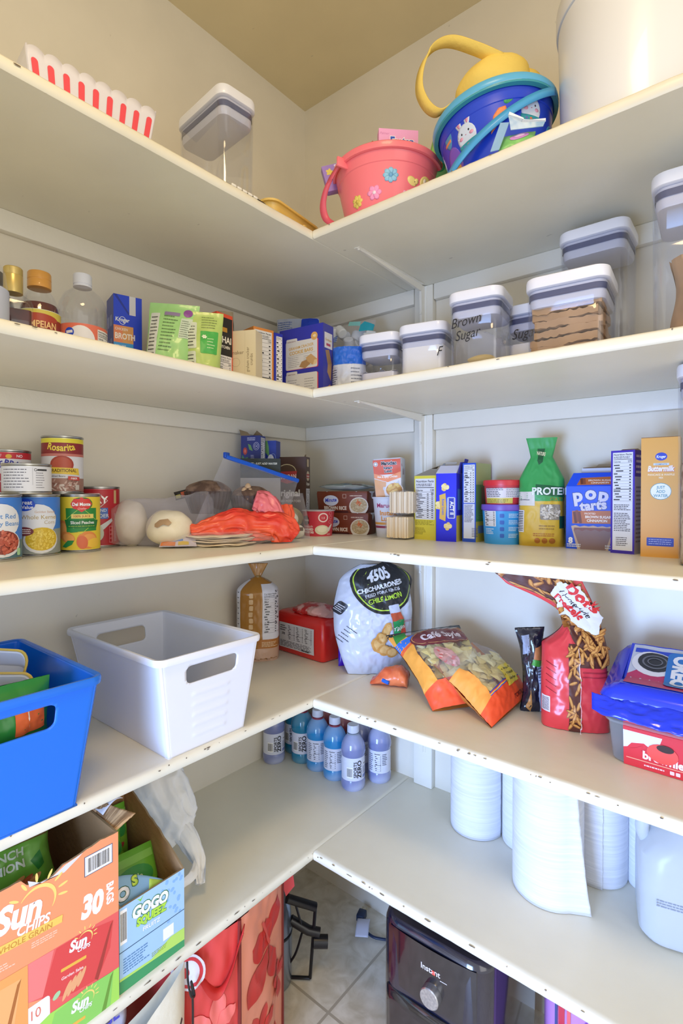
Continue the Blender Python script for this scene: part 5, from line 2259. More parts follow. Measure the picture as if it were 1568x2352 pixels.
for i, (x, y, z, rz, rx, c, lb) in enumerate(((.300, -.965, .160, 84, -28, '#6aa83a', 'green onion flavoured snack bag inside the orange multipack'),
                                              (.195, -.925, .150, 100, -12, '#1a3ac8', 'blue snack bag at the back of the orange multipack'))):
    mb = MB()
    bg = Bag(.150 if i == 0 else .07, .13, .026, None, None, .007, 26, 20 + i, fine=.0015)
    bg.mesh(mb, M(c, .3, coat=.2), 30, 26)
    if i == 0:
        a = bg.art(mb, .006)
        a.rect(-.07, .088, .14, .016, '#6a5a24')
        a.text('SUN CHIPS', -.012, .090, .014, '#c9a24a', .04, sx=1.0)
        a.text('FRENCH', .000, .072, .0155, '#c9d8c0', .03, sx=1.1)
        a.text('ONION', .002, .056, .0155, '#dfe8d8', .03, sx=1.1)
        a.poly([(-.07, .0), (-.01, .0), (.0, .030), (-.06, .040)], '#c9cdd4')
        for k_ in range(3):
            a.ell(.012 + k_ * .012, .034 - k_ * .002, .020, .005, ['#d89a5a', '#b8582e', '#cf8a48'][k_], 30)
        a.poly([(.040, .06), (.056, .07), (.060, .05), (.050, .044)], '#2a7a2e')
    tag(mb.build('snack_bag', loc=(x, y, Z5 + z), rz=rz, rx=rx, weld=.0003, ang=60), lb, 'bag')

# blue apple sauce pouch box
t = thing('pouch_box', 'light blue and green cardboard box of fruit pouches, torn open', 'box', (.286, -.7745, Z5), 90)
W_, D_ = .117, .200
mb = open_box(t, W_, D_, .136, .225, ink('#8fc0ea'), th=.003, rtop=lambda y: .136 + (y / D_) ** .85 * .088 + .003 * noise.noise(V((y * 60, 1, 3))))
f0 = face(mb, W_, D_, .3, 'F')
a = Art(mb, lambda x, y: f0.fn(x, y), 0, .00006)
a.rect(0, 0, W_, .136, '#a6cdf2')
rd = random.Random(3)
for i in range(26):
    a.ell(.075 + rd.random() * .038, .060 + rd.random() * .072, .0028, .0034, '#8ab8e8', rd.random() * 90, 7)
a.poly([(0, .020), (W_, .012), (W_, 0), (0, 0)], '#3f9a62')
a.poly([(0, .024), (.055, .020), (.090, .034), (W_, .033), (W_, .012), (0, .020)], '#b8e06a')
a.rect(.0, .0645, W_, .0013, '#2a4a6a')
a.text('GOGO', .053, .103, .0250, '#f0f2f6', .06, rot=-6, sx=.82, out=.05, oc='#2a7a4a')
a.poly([(.030, .134), (.036, .131), (.042, .136), (.036, .127)], '#8ad04a')
a.text('SQUEEZ', .055, .088, .0175, '#b4e04a', .06, rot=-4, sx=.82, out=.04, oc='#2a7a4a')
a.text('FRUITZ', .055, .075, .0095, '#f2f6fa', .03, rot=-3, out=.03, oc='#7aa8d8')
a.bars(.0020, .082, .010, .044)
a.rect(.076, .035, .020, .020, '#f2f4f6')
a.lines(.006, .028, .045, .026, 6, '#5a86b8')
a.lines(.055, .022, .030, .008, 3, '#8aa84a')
mb.build('box_body', t)
# folded inner flap with print showing above the front
mb = MB()
fl = lambda x, y: V((-W_ / 2 + .002 + x, -D_ / 2 + .004 + y * .35, .118 + y * .86))
mb.grid(lambda a_, b_: fl(a_ * .080, b_ * (.062 - .045 * a_ ** 1.5)), 20, 8, ink('#7ba4c4'))
a = Art(mb, fl, .01, .0003)
a.poly([(.050, .0), (.078, .0), (.079, .016), (.058, .030)], '#a8c84c')
a.text('O', .012, .022, .026, '#dfe2e6', .06, out=.04, oc='#2a5a3a')
a.text('S', .034, .034, .020, '#b4d04a', .06, out=.05, oc='#2a5a3a')
mb.build('inner_flap', t, solid=.0008)
t2 = t
for i, (x, y, z, rz, rx, s_) in enumerate(((.330, -.768, .058, 84, -30, 1.0), (.262, -.790, .085, 96, -18, .9), (.215, -.765, .090, 86, -10, .9))):
    mb = MB()
    bg = Bag(.088 * s_, .100, .013, lambda q: 1, None, .002, 30, 30 + i)
    bg.mesh(mb, M('#6fb83a', .3), 20, 20)
    a = bg.art(mb, .005)
    a.rect(-.040, .078, .080, .012, '#8ccc5c')
    a.ell(.0, .055, .034, .020, '#3a9a4a')
    a.text('apple', .0, .052, .013, '#cfe8c8', .02)
    a.rect(-.036, .010, .072, .034, '#86c23a')
    a.ell(.010, .034, .012, .010, '#e0bc86')
    a.ell(.018, .026, .012, .006, '#c84a48', 30)
    a.ell(.004, .024, .010, .005, '#b43a38', -30)
    tag(mb.build('fruit_pouch', loc=(x, y, Z5 + z), rz=rz, rx=rx, weld=.0003, ang=60),
        ('front green apple pouch with a red apple picture in the blue box', 'middle green fruit pouch behind the front pouch in the blue box', 'rearmost green fruit pouch against the kraft side of the blue box')[i], 'pouch', 'green fruit pouches in the blue box')

# thin white carrier bag sagging behind the pouch box
mb = MB()
WB = film('carrier_bag_film', '#ffffff', .66, .3, .5, 30)
rag(mb, WB, [(.150, -.640, .235), (.175, -.655, .19), (.205, -.648, .145), (.232, -.640, .105), (.245, -.632, .085)], [.050, .062, .058, .046, .026], [.030, .034, .030, .020, .010], .006, 3, 60, 12, zmin=.003)
rag(mb, WB, [(.225, -.640, .12), (.262, -.628, .095), (.292, -.622, .060), (.325, -.640, .036)], [.024, .018, .010, .004], [.010, .008, .005, .003], .003, 6, 36, 12, zmin=.003)
rag(mb, WB, [(.292, -.622, .062), (.310, -.645, .050), (.330, -.688, .062)], [.006, .008, .007], [.003, .003, .003], .001, 9, 20, 12, zmin=.003)
tag(mb.build('carrier_bag', loc=(0, 0, Z5), ang=180), 'thin white plastic carrier bag crumpled beside the blue pouch box', 'bag')


# ---- sports drink bottles
def bottle_mesh(lc, liquid, n):
    body = MB()
    pr = [(.001, .003), (.018, .001), (.028, .0), (.0315, .004), (.0325, .010), (.0325, .022), (.0312, .027), (.0305, .030), (.0305, .088), (.0318, .093), (.0330, .098), (.0326, .108),
          (.0300, .120), (.0245, .131), (.0180, .139), (.0140, .1430)]
    body.lathe(pr, liquid, n)
    return body


def liquid(name, c, c2):
    m = noise_mat(name, c, c2, 7, .08, .42, .62, detail=1, vscale=(1.5, 1.5, 2.2))  # paler patches in the drink colour imitate reflections on the bottle
    b_ = m.node_tree.nodes['Principled BSDF']
    b_.inputs['Transmission Weight'].default_value = .25
    b_.inputs['IOR'].default_value = 1.33
    b_.inputs['Coat Weight'].default_value = .8
    b_.inputs['Coat Roughness'].default_value = .04
    return m


BLU = liquid('blue_sports_drink', '#2a9ade', '#9fc4ee')
TEAL = liquid('teal_sports_drink', '#1c8cb4', '#6aa8c4')
LAV = liquid('lavender_sports_drink', '#8a94c8', '#c4ccee')
REDL = liquid('red_sports_drink', '#d86a6a', '#e8b0b8')


def drink(label, x, y, m, capc, ringc, side, off):
    t = thing('sports_drink_bottle', label, 'bottle', (x, y, Z5), toward(x, y, off), 'sports drink bottles in the corner')
    bb = bottle_mesh(None, m, 36).build('bottle_body', t)
    mb = MB().lathe([(.0310, .029), (.0310, .089)], ink('#d4d8e8'), 44, cap0=False, cap1=False)
    a = cyl_art(mb, .0311, .004)
    if side:
        a.text('SPORTS', -.003, .059, .0120, '#16161e', .025, rot=90, sx=1.0)
        a.text('ZERO', .010, .059, .0165, '#16161e', .03, rot=90, sx=1.1)
        a.rect(.016, .066, .012, .012, '#e4e6ee')
        a.text('NO', .023, .069, .0055, '#16161e', .04)
        a.lines(.016, .046, .012, .018, 5, '#70748a')
        a.rect(.016, .034, .016, .008, '#7a8ac0', .001)
        a.bars(-.030, .040, .015, .022)
    else:
        a.nutr(-.014, .034, .020, .050, head=False, rows=9, bg='#d8dcec', c='#30303c')
        a.rect(-.0137, .076, .019, .0075, '#d8dcec')
        a.text('Nutrition', -.013, .0795, .0042, '#16161e', .04, 'L')
        a.lines(.008, .050, .015, .032, 7, '#44485c')
        a.lines(-.030, .034, .013, .048, 9, '#6a6e84')
    mb.build('paper_label', t)
    MB().lathe([(.0142, .1425), (.0168, .1428), (.0168, .1462), (.0142, .1468), (.0130, .150), (.013, .152)], M(ringc, .3), 28, cap0=False, cap1=False).build('neck_ring', t)
    MB().lathe([(.0150, .1485), (.0156, .1485), (.0160, .1500), (.0156, .1655), (.0146, .1675), (.001, .1678)], M(capc, .4), 28).build('cap', t)
    return t


for (lb, x, y, m, rc, sd, off) in (
        ('greyish purple sports drink bottle at the far left of the bottle group', .036, -.174, LAV, '#8a8ea8', 1, 22),
        ('teal sports drink bottle tucked behind the leftmost two bottles', .040, -.090, TEAL, '#8a3a4a', 1, -8),
        ('teal sports drink bottle standing second from the left in front', .098, -.118, TEAL, '#8a3a4a', 1, 2),
        ('bright blue sports drink bottle with a nutrition label, left one of two', .163, -.122, BLU, '#8a3a4a', 0, 0),
        ('bright blue sports drink bottle with a nutrition label, right one of two', .232, -.128, BLU, '#8a3a4a', 0, -4),
        ('lavender sports drink bottle frontmost of the bottle group', .303, -.136, LAV, '#8a94a4', 1, 24),
        ('lavender sports drink bottle at the right end, against the wall', .335, -.060, LAV, '#8a94a4', 0, 0),
        ('pale lavender sports drink bottle behind the right blue bottle', .262, -.052, LAV, '#8a94a4', 0, 0),
        ('red sports drink bottle in the back row behind the left blue bottle', .112, -.050, REDL, '#b84a4a', 0, 0),
        ('red sports drink bottle in the back row behind the right blue bottle', .188, -.050, REDL, '#b84a4a', 0, 0)):
    drink(lb, x, y, m, '#c9cfdf', rc, sd, off)


# ---- paper towel rolls
PAPER = noise_mat('paper_towel', '#d6d9e2', '#e6e8ee', 1, .85, .3, .7, bump=.35, vscale=(10, 10, 320))


def towel(label, x, y, r, h, ang0, free, flare=0):
    """free: how far the last sheet stands off the roll; its edge is at local angle 0.6 rad right of the front"""
    t = thing('paper_towel_roll', label, 'paper towels', (x, y, Z5), ang0, 'paper towel rolls')
    n = 72
    mb = MB()
    mb.lathe([(.021, .002), (r - .004, .0), (r - .001, .002), (r, .006), (r, h - .004), (r - .003, h), (.021, h)], PAPER, n, cap0=False, cap1=False)
    mb.build('towel_roll', t)
    MB().lathe([(.0195, .001), (.0208, .001), (.0208, h - .001), (.0195, h - .001)], ink('#b08a5c'), 24, cap0=False, cap1=False).build('cardboard_core', t)
    if free is not None:
        mb = MB()
        wrap = r * 3.4

        def sheet(a_, b_):
            z = h * b_ * .995 + .001
            s_ = a_ * (wrap + free)
            jag = .0016 * noise.noise(V((z * 90, 3, x * 9))) if a_ > .97 else 0
            fl = flare * (1 - b_) ** 1.6
            ws = min(s_, wrap)
            th = (ws - wrap) / (r + .0012) + .6
            lift = fl * .35 * max(0, (s_ - wrap * .6) / (wrap * .4 + free)) if flare else 0
            p = V(((r + .0012 + lift) * math.sin(th), -(r + .0012 + lift) * math.cos(th), z))
            if s_ > wrap:
                d_ = s_ - wrap + jag + fl
                p += V((math.cos(.6), math.sin(.6) - .45, 0)).normalized() * d_
            return p
        mb.grid(sheet, 60, 30, PAPER)
        mb.build('loose_sheet', t, solid=.0006)
    return t


towel('paper towel roll nearest the drink bottles, with a straight seam', .632, -.080, .060, .279, 46, .003)
towel('paper towel roll mostly hidden between the left roll and the flared roll', .742, -.066, .050, .279, 60, None)
towel('biggest paper towel roll with its loose sheet flaring out at the bottom', .826, -.172, .066, .279, 18, .012, .022)
towel('paper towel roll with a torn corner sheet behind the flared roll', .893, -.064, .056, .279, -16, .004)
towel('paper towel roll in the shadow behind the milk jug', .978, -.042, .034, .279, 0, None)

# translucent milk jug
t = thing('milk_jug', 'cloudy white plastic jug with a handle at the right edge of the photo', 'jug', (1.050, -.120, Z5), 14)
JUG = film('jug_plastic', '#dfe6ee', .60, .3, .15, 14)
mb = MB()
lo = []
for z_, w_, d_, ox, r_ in ((.001, .118, .118, 0, .03), (.004, .138, .138, 0, .035), (.012, .148, .148, 0, .036), (.10, .150, .150, 0, .036), (.15, .148, .148, .0, .04), (.175, .126, .130, .006, .045),
                           (.200, .092, .098, .014, .045), (.222, .060, .064, .020, .03), (.236, .042, .042, .022, .021), (.242, .038, .038, .022, .019), (.256, .038, .038, .022, .019)):
    lo.append(rsq(w_, d_, r_, z_, 6, (ox, 0)))
mb.loft(lo, JUG)
mb.build('jug_body', t)
MB().tube(catmull([(-.058, -.02, .150), (-.068, -.02, .178), (-.058, -.016, .210), (-.030, -.008, .232), (.005, 0, .236)], 8), .0115, JUG, 14).build('handle', t)
mb = MB()
a = Art(mb, lambda xx, yy: V((xx, -.0757, yy)))
a.lines(-.050, .075, .05, .014, 3, '#8a94a8')
mb.build('embossed_text', t)
MB().lathe([(.020, .250), (.0205, .251), (.0205, .268), (.019, .270), (.001, .270)], M('#3a62b8', .4), 24, c=(.022, 0, 0)).build('cap', t)


# ================================================================ floor things
def tote(label, foot, h, cols, x0=0):
    pass


# hawaiian print shopping tote
t = thing('shopping_tote', 'coral red shopping tote with big hibiscus print and dark red piping', 'bag', (0, 0, 0))
FT = [V((.345, -.700, 0)), V((.392, -.600, 0)), V((.335, -.432, 0)), V((.14, -.440, 0)), V((.13, -.735, 0))]
H_ = .409
mb = MB()
cols_ = ['#d84440', '#ef9a80', '#d84440', '#ef9a80', '#d84440']
panels = []
for i in range(5):
    A, B = FT[i], FT[(i + 1) % 5]
    out = (B - A).cross(V((0, 0, 1))).normalized()

    def pf(x, y, A=A, B=B, out=out, i=i):
        L = (B - A).length
        q = x / L
        k = V((q * 3 + i * 5, y * 9, 2))
        bulge = .012 * math.sin(PI * min(1, max(0, q))) * (1 if i != 1 else .6)
        e = min(1, q * 8, (1 - q) * 8)
        return A + (B - A) * q + V((0, 0, y)) + out * (bulge + .006 * noise.noise(k) * max(0, e) + .003 * (1 - 2 * abs(noise.noise(k * 2.2))) * max(0, e))
    panels.append(pf)
    L = (B - A).length
    mb.grid(lambda a_, b_: pf(a_ * L, b_ * H_), 24, 40, M(cols_[i], .45))


def petal(a, cx, cy, ang, L, w_, c):
    pts = []
    for i in range(22):
        u_ = i / 21
        rr = w_ * math.sin(PI * u_ ** 1.35) * (1 + .04 * math.sin(u_ * 17))
        pts.append((u_ * L, rr))
    pts = pts + [(x_, -y_) for x_, y_ in pts[::-1][1:-1]]
    c_, s_ = math.cos(R(ang)), math.sin(R(ang))
    a.poly([(min(a.xmax, max(.003, cx + x_ * c_ - y_ * s_)), cy + x_ * s_ + y_ * c_) for x_, y_ in pts], c)


a = Art(mb, panels[1], .006, .0008)
a.xmax = (FT[2] - FT[1]).length - .004
FR = '#d23c36'
for an, L, w_ in ((60, .085, .024), (150, .075, .026), (222, .105, .034), (285, .085, .022), (100, .060, .018)):
    petal(a, .100, .285, an, L, w_, FR)
a.poly([(.098, .282), (.104, .288), (.078, .350), (.072, .348)], '#e0574e')
for an, L in ((95, .040), (40, .034), (160, .034), (265, .045), (215, .036)):
    petal(a, .142, .180, an, L, .011, FR)
for an, L in ((110, .055), (70, .060), (150, .045), (25, .060), (195, .070)):
    petal(a, .062, .125, an, L, .012, FR)
for an, L in ((60, .065), (110, .055), (15, .05), (160, .06)):
    petal(a, .105, .030, an, L, .020, FR)
for i in range(7):
    a.ell(.095 + .004 * (i % 3), .075 + i * .007, .003, .003, FR, 0, 8)
a = Art(mb, panels[0], .006, .0008)
a.xmax = (FT[1] - FT[0]).length - .004
FL2 = '#f0736a'
for an, L, w_ in ((80, .070, .016), (135, .055, .015), (35, .050, .015), (200, .055, .014), (-40, .055, .015)):
    petal(a, .060, .230, an, L, w_, FL2)
for an, L, w_ in ((100, .06, .020), (30, .05, .018), (170, .05, .018), (-60, .06, .018), (-120, .05, .016)):
    petal(a, .050, .100, an, L, w_, FL2)
mb.build('tote_body', t, ang=60)
PIP = M('#7c2420', .5)
for i in range(5):
    pts = [panels[i](0, H_ * k / 20) for k in range(21)]
    MB().tube(pts, .0042, PIP, 8).build('piping', t)
mb = MB()
mb.grid(lambda a_, b_: panels[0](.02 + a_ * .10, H_ - .02) + V((.010 * math.sin(PI * b_), -.012 * math.sin(PI * b_), -.09 * math.sin(PI * a_) + .018 * (b_ - .5))), 24, 4, M('#c93430', .45))
mb.build('carry_strap', t, solid=.002)
mb = MB()
a = Art(mb, lambda x_, y_: panels[0](.012 + x_, .362 + y_) + V((.014, -.006, 0)), .006, .0004)
a.ell(0, 0, .030, .033, '#dcd6e0', 0, 30)
a.ring(0, 0, .026, .028, .006, '#c8323a', 30)
a.ell(-.006, 0, .009, .010, '#c8323a', 0, 20)
mb.build('hang_tag', t)

# cream canvas tote leaning at the left
def cream(p):
    zt = .385 - (.135 - p.x) * .62
    return V((p.x, p.y - .02 * math.sin(p.x * 12), p.z * zt / .40))


mb = MB()
bg = Bag(.270, .40, .030, lambda q: 1, lambda q: .4 + .6 * math.sin(PI * min(1, q * .9 + .08)), .005, 9, 41, deform=cream)
bg.mesh(mb, M('#e0dac6', .7, bump=.1, bscale=90), 36, 44)
a = bg.art(mb, .006)
for pts in ([(.112, .282), (.116, .305), (.124, .312), (.121, .320), (.114, .310), (.116, .300)], [(.092, .245), (.098, .250), (.112, .280), (.108, .284), (.098, .262)],
            [(.060, .200), (.076, .194), (.088, .210), (.088, .228), (.080, .248), (.081, .228), (.084, .214), (.074, .202), (.062, .206)]):
    a.poly(pts, '#2a2628')
t = thing('canvas_tote', 'cream canvas tote with black brush script under the lowest shelf', 'bag', (.345, -.838, .0), 90)
mb.build('tote_body', t, weld=.0003, ang=60)
MB().tube(catmull([(.128, -.040, .400), (.124, -.048, .375), (.129, -.050, .345), (.140, -.044, .335), (.136, -.040, .36), (.139, -.040, .33), (.143, -.034, .25), (.141, -.030, .05)], 8), .0020, ink('#1c1a1c'), 8).build('bag_cord', t)

mb = MB()
rag(mb, M('#c9cbdc', .5, bump=.3, bscale=20), [(.19, -.98, .02), (.22, -.96, .12), (.25, -.90, .24), (.27, -.85, .32), (.27, -.80, .375)], [.09, .10, .09, .07, .03], [.05, .06, .05, .03, .02], .010, 7, 50, 12, zmin=.004)
a = Art(mb, lambda x_, y_: V((.322, -.815, .335)) + V((.1, .8, -.1)) * x_ + V((-.1, .1, .95)) * y_, .01, .002)
a.text('GE', 0, 0, .028, '#5a5ad0', .03, rot=10)
tag(mb.build('grocery_bag', ang=180), 'pale grey plastic grocery bag with blue print behind the cream tote', 'bag')

# blue folded bag with a red tab
t = thing('folded_blue_bag', 'blue fabric pouch with a red tab sticking out of the coral tote', 'pouch', (.285, -.412, .318), 50)
mb = MB()
bg = Bag(.05, .082, .018, lambda q: 1, lambda q: .7 + .3 * math.sin(PI * q), .004, 14, 51)
bg.mesh(mb, M('#1f56a8', .6), 14, 40)
mb.build('bag_body', t, weld=.0003, ang=60)
flap([(.014, -.020, .030), (.044, -.018, .036), (.048, -.018, .002), (.028, -.022, -.016)], M('#e0505a', .5), t, 'red_tab', .0012)

# silver canister with a black wire frame stand
t = thing('canister_vacuum', 'silver cylindrical appliance with a black rectangular metal frame and knob', 'appliance', (.215, -.345, 0), 40)
MB().lathe([(.001, .0), (.040, .0), (.044, .006), (.046, .03), (.046, .150), (.043, .190), (.036, .215), (.001, .222)], M('#9aa4b4', .25, .8), 40).build('canister', t)
BK = M('#15161c', .3)
MB().lathe([(.0468, .128), (.0475, .130), (.0475, .134), (.0468, .136)], BK, 40, cap0=False, cap1=False).build('canister_band', t)
t.rotation_euler = (0, 0, 0)
base = V((.215, -.345, 0))
P1, P2, P3, P4 = V((.256, -.338, .226)), V((.297, -.280, .190)), V((.286, -.288, .010)), V((.236, -.322, .008))
mb = MB()
mb.tube([P2 - base, P3 - base], .0042, BK, 8)
mb.tube([P3 - base, P4 - base], .0042, BK, 8)
mb.build('frame_rod', t)
MB().tube([P1 - base, P1.lerp(P2, .5) - base, P2 - base], .0105, BK, 14).build('frame_grip', t)
md = P2.lerp(P3, .35)
MB().tube([md + V((-.045, -.035, .030)) - base, md + V((-.010, -.008, .004)) - base, md + V((.012, .010, -.002)) - base], .0115, BK, 12).build('hinge_block', t)
MB().tube([P1.lerp(P2, .25) - base, md + V((-.02, -.02, .015)) - base], .0028, BK, 8).build('brace', t)
MB().tube([md + V((.0, .0, -.024)) - base, md + V((.026, .024, -.026)) - base], .0150, BK, 20).build('knob', t)
MB().tube(catmull([md + V((-.02, -.02, .0)) - base, md + V((-.03, -.035, -.05)) - base, md + V((-.05, -.055, -.09)) - base, V((.020, .03, .012))], 8), .0030, BK, 8).build('power_cord', t)

# plug with paper tag lying by the wall
t = thing('power_plug', 'dark blue plug and cord with a white paper tag on the floor', 'plug', (.268, -.052, 0), 18)
PLG = M('#1a2c4c', .4)
pb = MB().box((0, 0, .011), (.024, .030, .020), PLG, .004).build('plug_body', t)
for sx in (-1, 1):
    MB().box((sx * .006, .022, .012), (.0014, .016, .006), M('#d0c8a8', .3, .8), 0).build('prong', pb)
MB().tube(catmull([(.0, -.014, .010), (.010, -.030, .008), (.045, -.050, .006), (.075, -.050, .006), (.120, -.040, .006), (.22, -.03, .006)], 8), .0036, PLG, 8).build('cord', t)
mb = MB()
mb.grid(lambda a_, b_: V((-.004 + .034 * a_ + .012 * b_, -.022 - .055 * b_ + .010 * a_, .018 + .008 * math.sin(3 * b_) - .006 * b_)), 6, 12, ink('#d9dcee'))
mb.build('paper_tag', t, solid=.0005)

# air fryer
t = thing('air_fryer', 'glossy black air fryer with a round silver dial under the lowest shelf', 'appliance', (.660, -.210, 0), 2)
FB = M('#12131f', .10, 0, 0, 60, .8, .8)
FB2 = M('#181b30', .16, 0, 0, 60, .8, .8)
w, d, h = .240, .300, .352
lo = []
for q, gw, r_ in ((0, -.02, .04), (.02, -.004, .045), (.3, 0, .045), (.62, 0, .045), (.95, -.002, .045), (.985, -.010, .042), (1, -.024, .036)):
    lo.append(rsq(w + gw, d + gw, r_, .004 + h * q, 8))
MB().loft(lo, FB2).build('fryer_body', t)
mb = MB()


def pan(x_, y_):
    # slightly bowed control panel, gently sloping back at the top
    q = x_ / .088
    return V((x_, -d / 2 - .0035 + .006 * q * q, y_))


mb.grid(lambda a_, b_: pan(-.094 + .188 * a_, .232 + .112 * b_), 20, 6, FB)
a = Art(mb, pan, .02, .0003)
a.text('Instant', .004, .300, .0160, '#e8e6f0', .01, sx=.95)
a.text('a', .0105, .300, .0160, '#e0503c', .03)
a.lines(.024, .294, .014, .003, 1, '#e8e6f0', jag=0)
cp = mb.build('control_panel', t)
tt = MB().lathe([(.0195, 0), (.0200, .002), (.0195, .014), (.0180, .0155), (.0, .0155)], noise_mat('brushed_dial', '#b8bcc8', '#e4e8f0', 1, .25, .3, .7, vscale=(200, 200, 1)), 40)
tt.mats[0].node_tree.nodes['Principled BSDF'].inputs['Metallic'].default_value = .9
tt.build('dial', cp, loc=(.008, -d / 2 - .003, .262), rx=90)
mb = MB()
mb.grid(lambda a_, b_: V(((-.098 + .196 * a_), -d / 2 - .0045 + .006 * ((a_ - .5) * 2.1) ** 2, .030 + .190 * b_)), 20, 6, FB)
mb.build('basket_front', t, solid=.003)
MB().box((.1132, -.02, .18), (.0015, .0018, .330), M('#8f98c8', .3), 0).build('side_seam', t)

# pink lunch bag beside it
t = thing('lunch_bag', 'pink and purple zipped bag beside the black air fryer', 'bag', (.905, -.200, 0), 20)
mb = MB()
lo = []
for q, s_ in ((0, .94), (.04, 1), (.9, 1), (1, .9)):
    lo.append(rsq(.14 * s_, .13 * s_, .03, .325 * q, 6))
mb.loft(lo, M('#c48ad8', .4))
a = Art(mb, lambda x_, y_: V((x_, -.0660, y_)), 0, .0005)
a.rect(-.050, .02, .010, .29, '#c83a52')
a.rect(-.036, .02, .006, .29, '#e86a72')
a.rect(-.056, .02, .004, .29, '#3a4a8a')
a.ell(.014, .262, .026, .040, '#8a4ab0')
a.ell(.014, .262, .024, .037, '#cf9ae8')
a.ell(.014, .235, .020, .018, '#d88ad0')
mb.build('bag_body', t)
MB().tube([(-.044, -.070, .27), (-.044, -.074, .255), (-.040, -.076, .240)], .005, M('#e8e6ea', .3), 10).build('zip_pull', t)


# ================================================================ second shelf
PWHITE = M('#e6e8f2', .3, coat=.2)
GASK = M('#454c70', .45)
GASKC = film('gasket_clear', '#9aa0c0', .45, .15, 0)


def pop_box(label, x, y, z, w, d, h, rz=0, r=.022, group='clear storage boxes with white lids'):
    t = thing('storage_container', label, 'container', (x, y, z), rz, group)
    mb = MB()
    hb = h - .020
    lo = [rsq(w - .012, d - .012, r, .0005, 6), rsq(w - .004, d - .004, r, .004, 6), rsq(w - .002, d - .002, r, hb * .5, 6), rsq(w, d, r, hb, 6)]
    mb.loft(lo, CLEAR, True, False)
    mb.build('clear_body', t, solid=.0022)
    lo = [rsq(w + g, d + g, r, zz, 6) for g, zz in ((-.006, hb - .003), (.003, hb - .001), (.004, hb + .001), (.004, hb + .014), (.002, hb + .018), (-.004, h), (-.012, h + .0008))]
    ld = MB().loft(lo, PWHITE).build('lid', t)
    lo = [rsq(w - .006, d - .006, r - .003, zz, 6) for zz in (hb - .020, hb - .009)]
    MB().loft(lo, GASK, False, False).build('seal_ring', ld)
    lo = [rsq(w + g, d + g, r - .004, zz, 6) for g, zz in ((-.020, hb - .036), (-.012, hb - .035), (-.0085, hb - .030), (-.0085, hb - .019), (-.010, hb - .019), (-.0085, hb - .010), (-.0085, hb - .004))]
    MB().loft(lo, M('#d2d3de', .4)).build('lid_plug', ld)
    return t


def filling(name, label, x, y, z, w, d, h, rz, c, cat, amp=.006, seed=1, group=None):
    mb = MB()
    r = .018
    lo = [rsq(w, d, r, .0032, 5), rsq(w, d, r, h * .6, 5), rsq(w, d, r, h, 5)]
    mb.loft(lo, c, True, False)
    mb.grid(lambda a_, b_: V(((a_ - .5) * w * .985, (b_ - .5) * d * .985, h + amp * noise.noise(V((a_ * 4 + seed, b_ * 4, seed))) + amp * .4 * noise.noise(V((a_ * 13, b_ * 13, seed))))), 24, 24, c)
    return tag(mb.build(name, loc=(x, y, z), rz=rz), label, cat, kind='stuff')


def handwriting(t, s, w, d, x, z, size, rot=0, name='marker_lettering'):
    mb = MB()
    a = Art(mb, lambda xx, yy: V((xx, -d / 2 - .0006, yy)), 0, .0003)
    for i, q in enumerate(s):
        a.text(q, x + i * .004, z - i * size * .95, size, '#1c1c24', .0, rot=rot, shear=.35, sx=.82)
    return mb.build(name, t)


POWDER = M('#e8e6ee', .9)
FLOUR = M('#f4f2ee', .95)
pop_box('small clear box with white lid and low white powder, leftmost of the canisters', .437, -.183, Z2, .100, .100, .150, 12)
filling('powdered_sugar', 'pale powder in the leftmost canister', .437, -.183, Z2, .091, .091, .058, 12, POWDER, 'powder', .010, 3)
t = pop_box('clear box with white lid three quarters full of flour', .555, -.180, Z2, .108, .104, .150, 12)
handwriting(t, ['F'], .108, .104, .044, .072, .028)
filling('flour', 'white flour in the second canister from the left', .555, -.180, Z2, .099, .095, .098, 12, FLOUR, 'flour', .006, 5)
t = pop_box('clear box with brown sugar lettering and a plastic bag inside', .694, -.202, Z2, .108, .108, .184, 8)
handwriting(t, ['Brown', 'Sugar'], .108, .108, -.014, .112, .028, 6)
t = pop_box('clear sugar box with black lettering behind the brown paper bag box', .772, -.096, Z2, .105, .100, .170, 4)
handwriting(t, ['Sugar'], .105, .100, -.008, .098, .030, 2)
filling('sugar', 'white granulated sugar in the canister marked with black lettering', .772, -.096, Z2, .096, .091, .088, 4, FLOUR, 'sugar', .001, 5)
pop_box('wide clear box with white lid full of folded brown paper bags', .879, -.2175, Z2, .136, .128, .162, 5)
pop_box('tall empty clear box with white lid behind the brown paper bag box', .893, -.090, Z2, .124, .116, .292, 1)
pop_box('tall clear box with white lid holding one crumpled paper bag, at the right end', 1.088, -.213, Z2, .152, .150, .272, 4)
pop_box('tall clear box with white lid at the right edge, standing on the third shelf', 1.122, -.192, Z3, .150, .150, .318, 3)
filling('oat_cereal', 'light brown snack pieces in the tall box on the third shelf', 1.122, -.192, Z3, .140, .140, .160, 3, noise_mat('cereal', '#8a6a48', '#cdb28c', 70, .8, .4, .6, bump=.6), 'cereal', .010, 9)

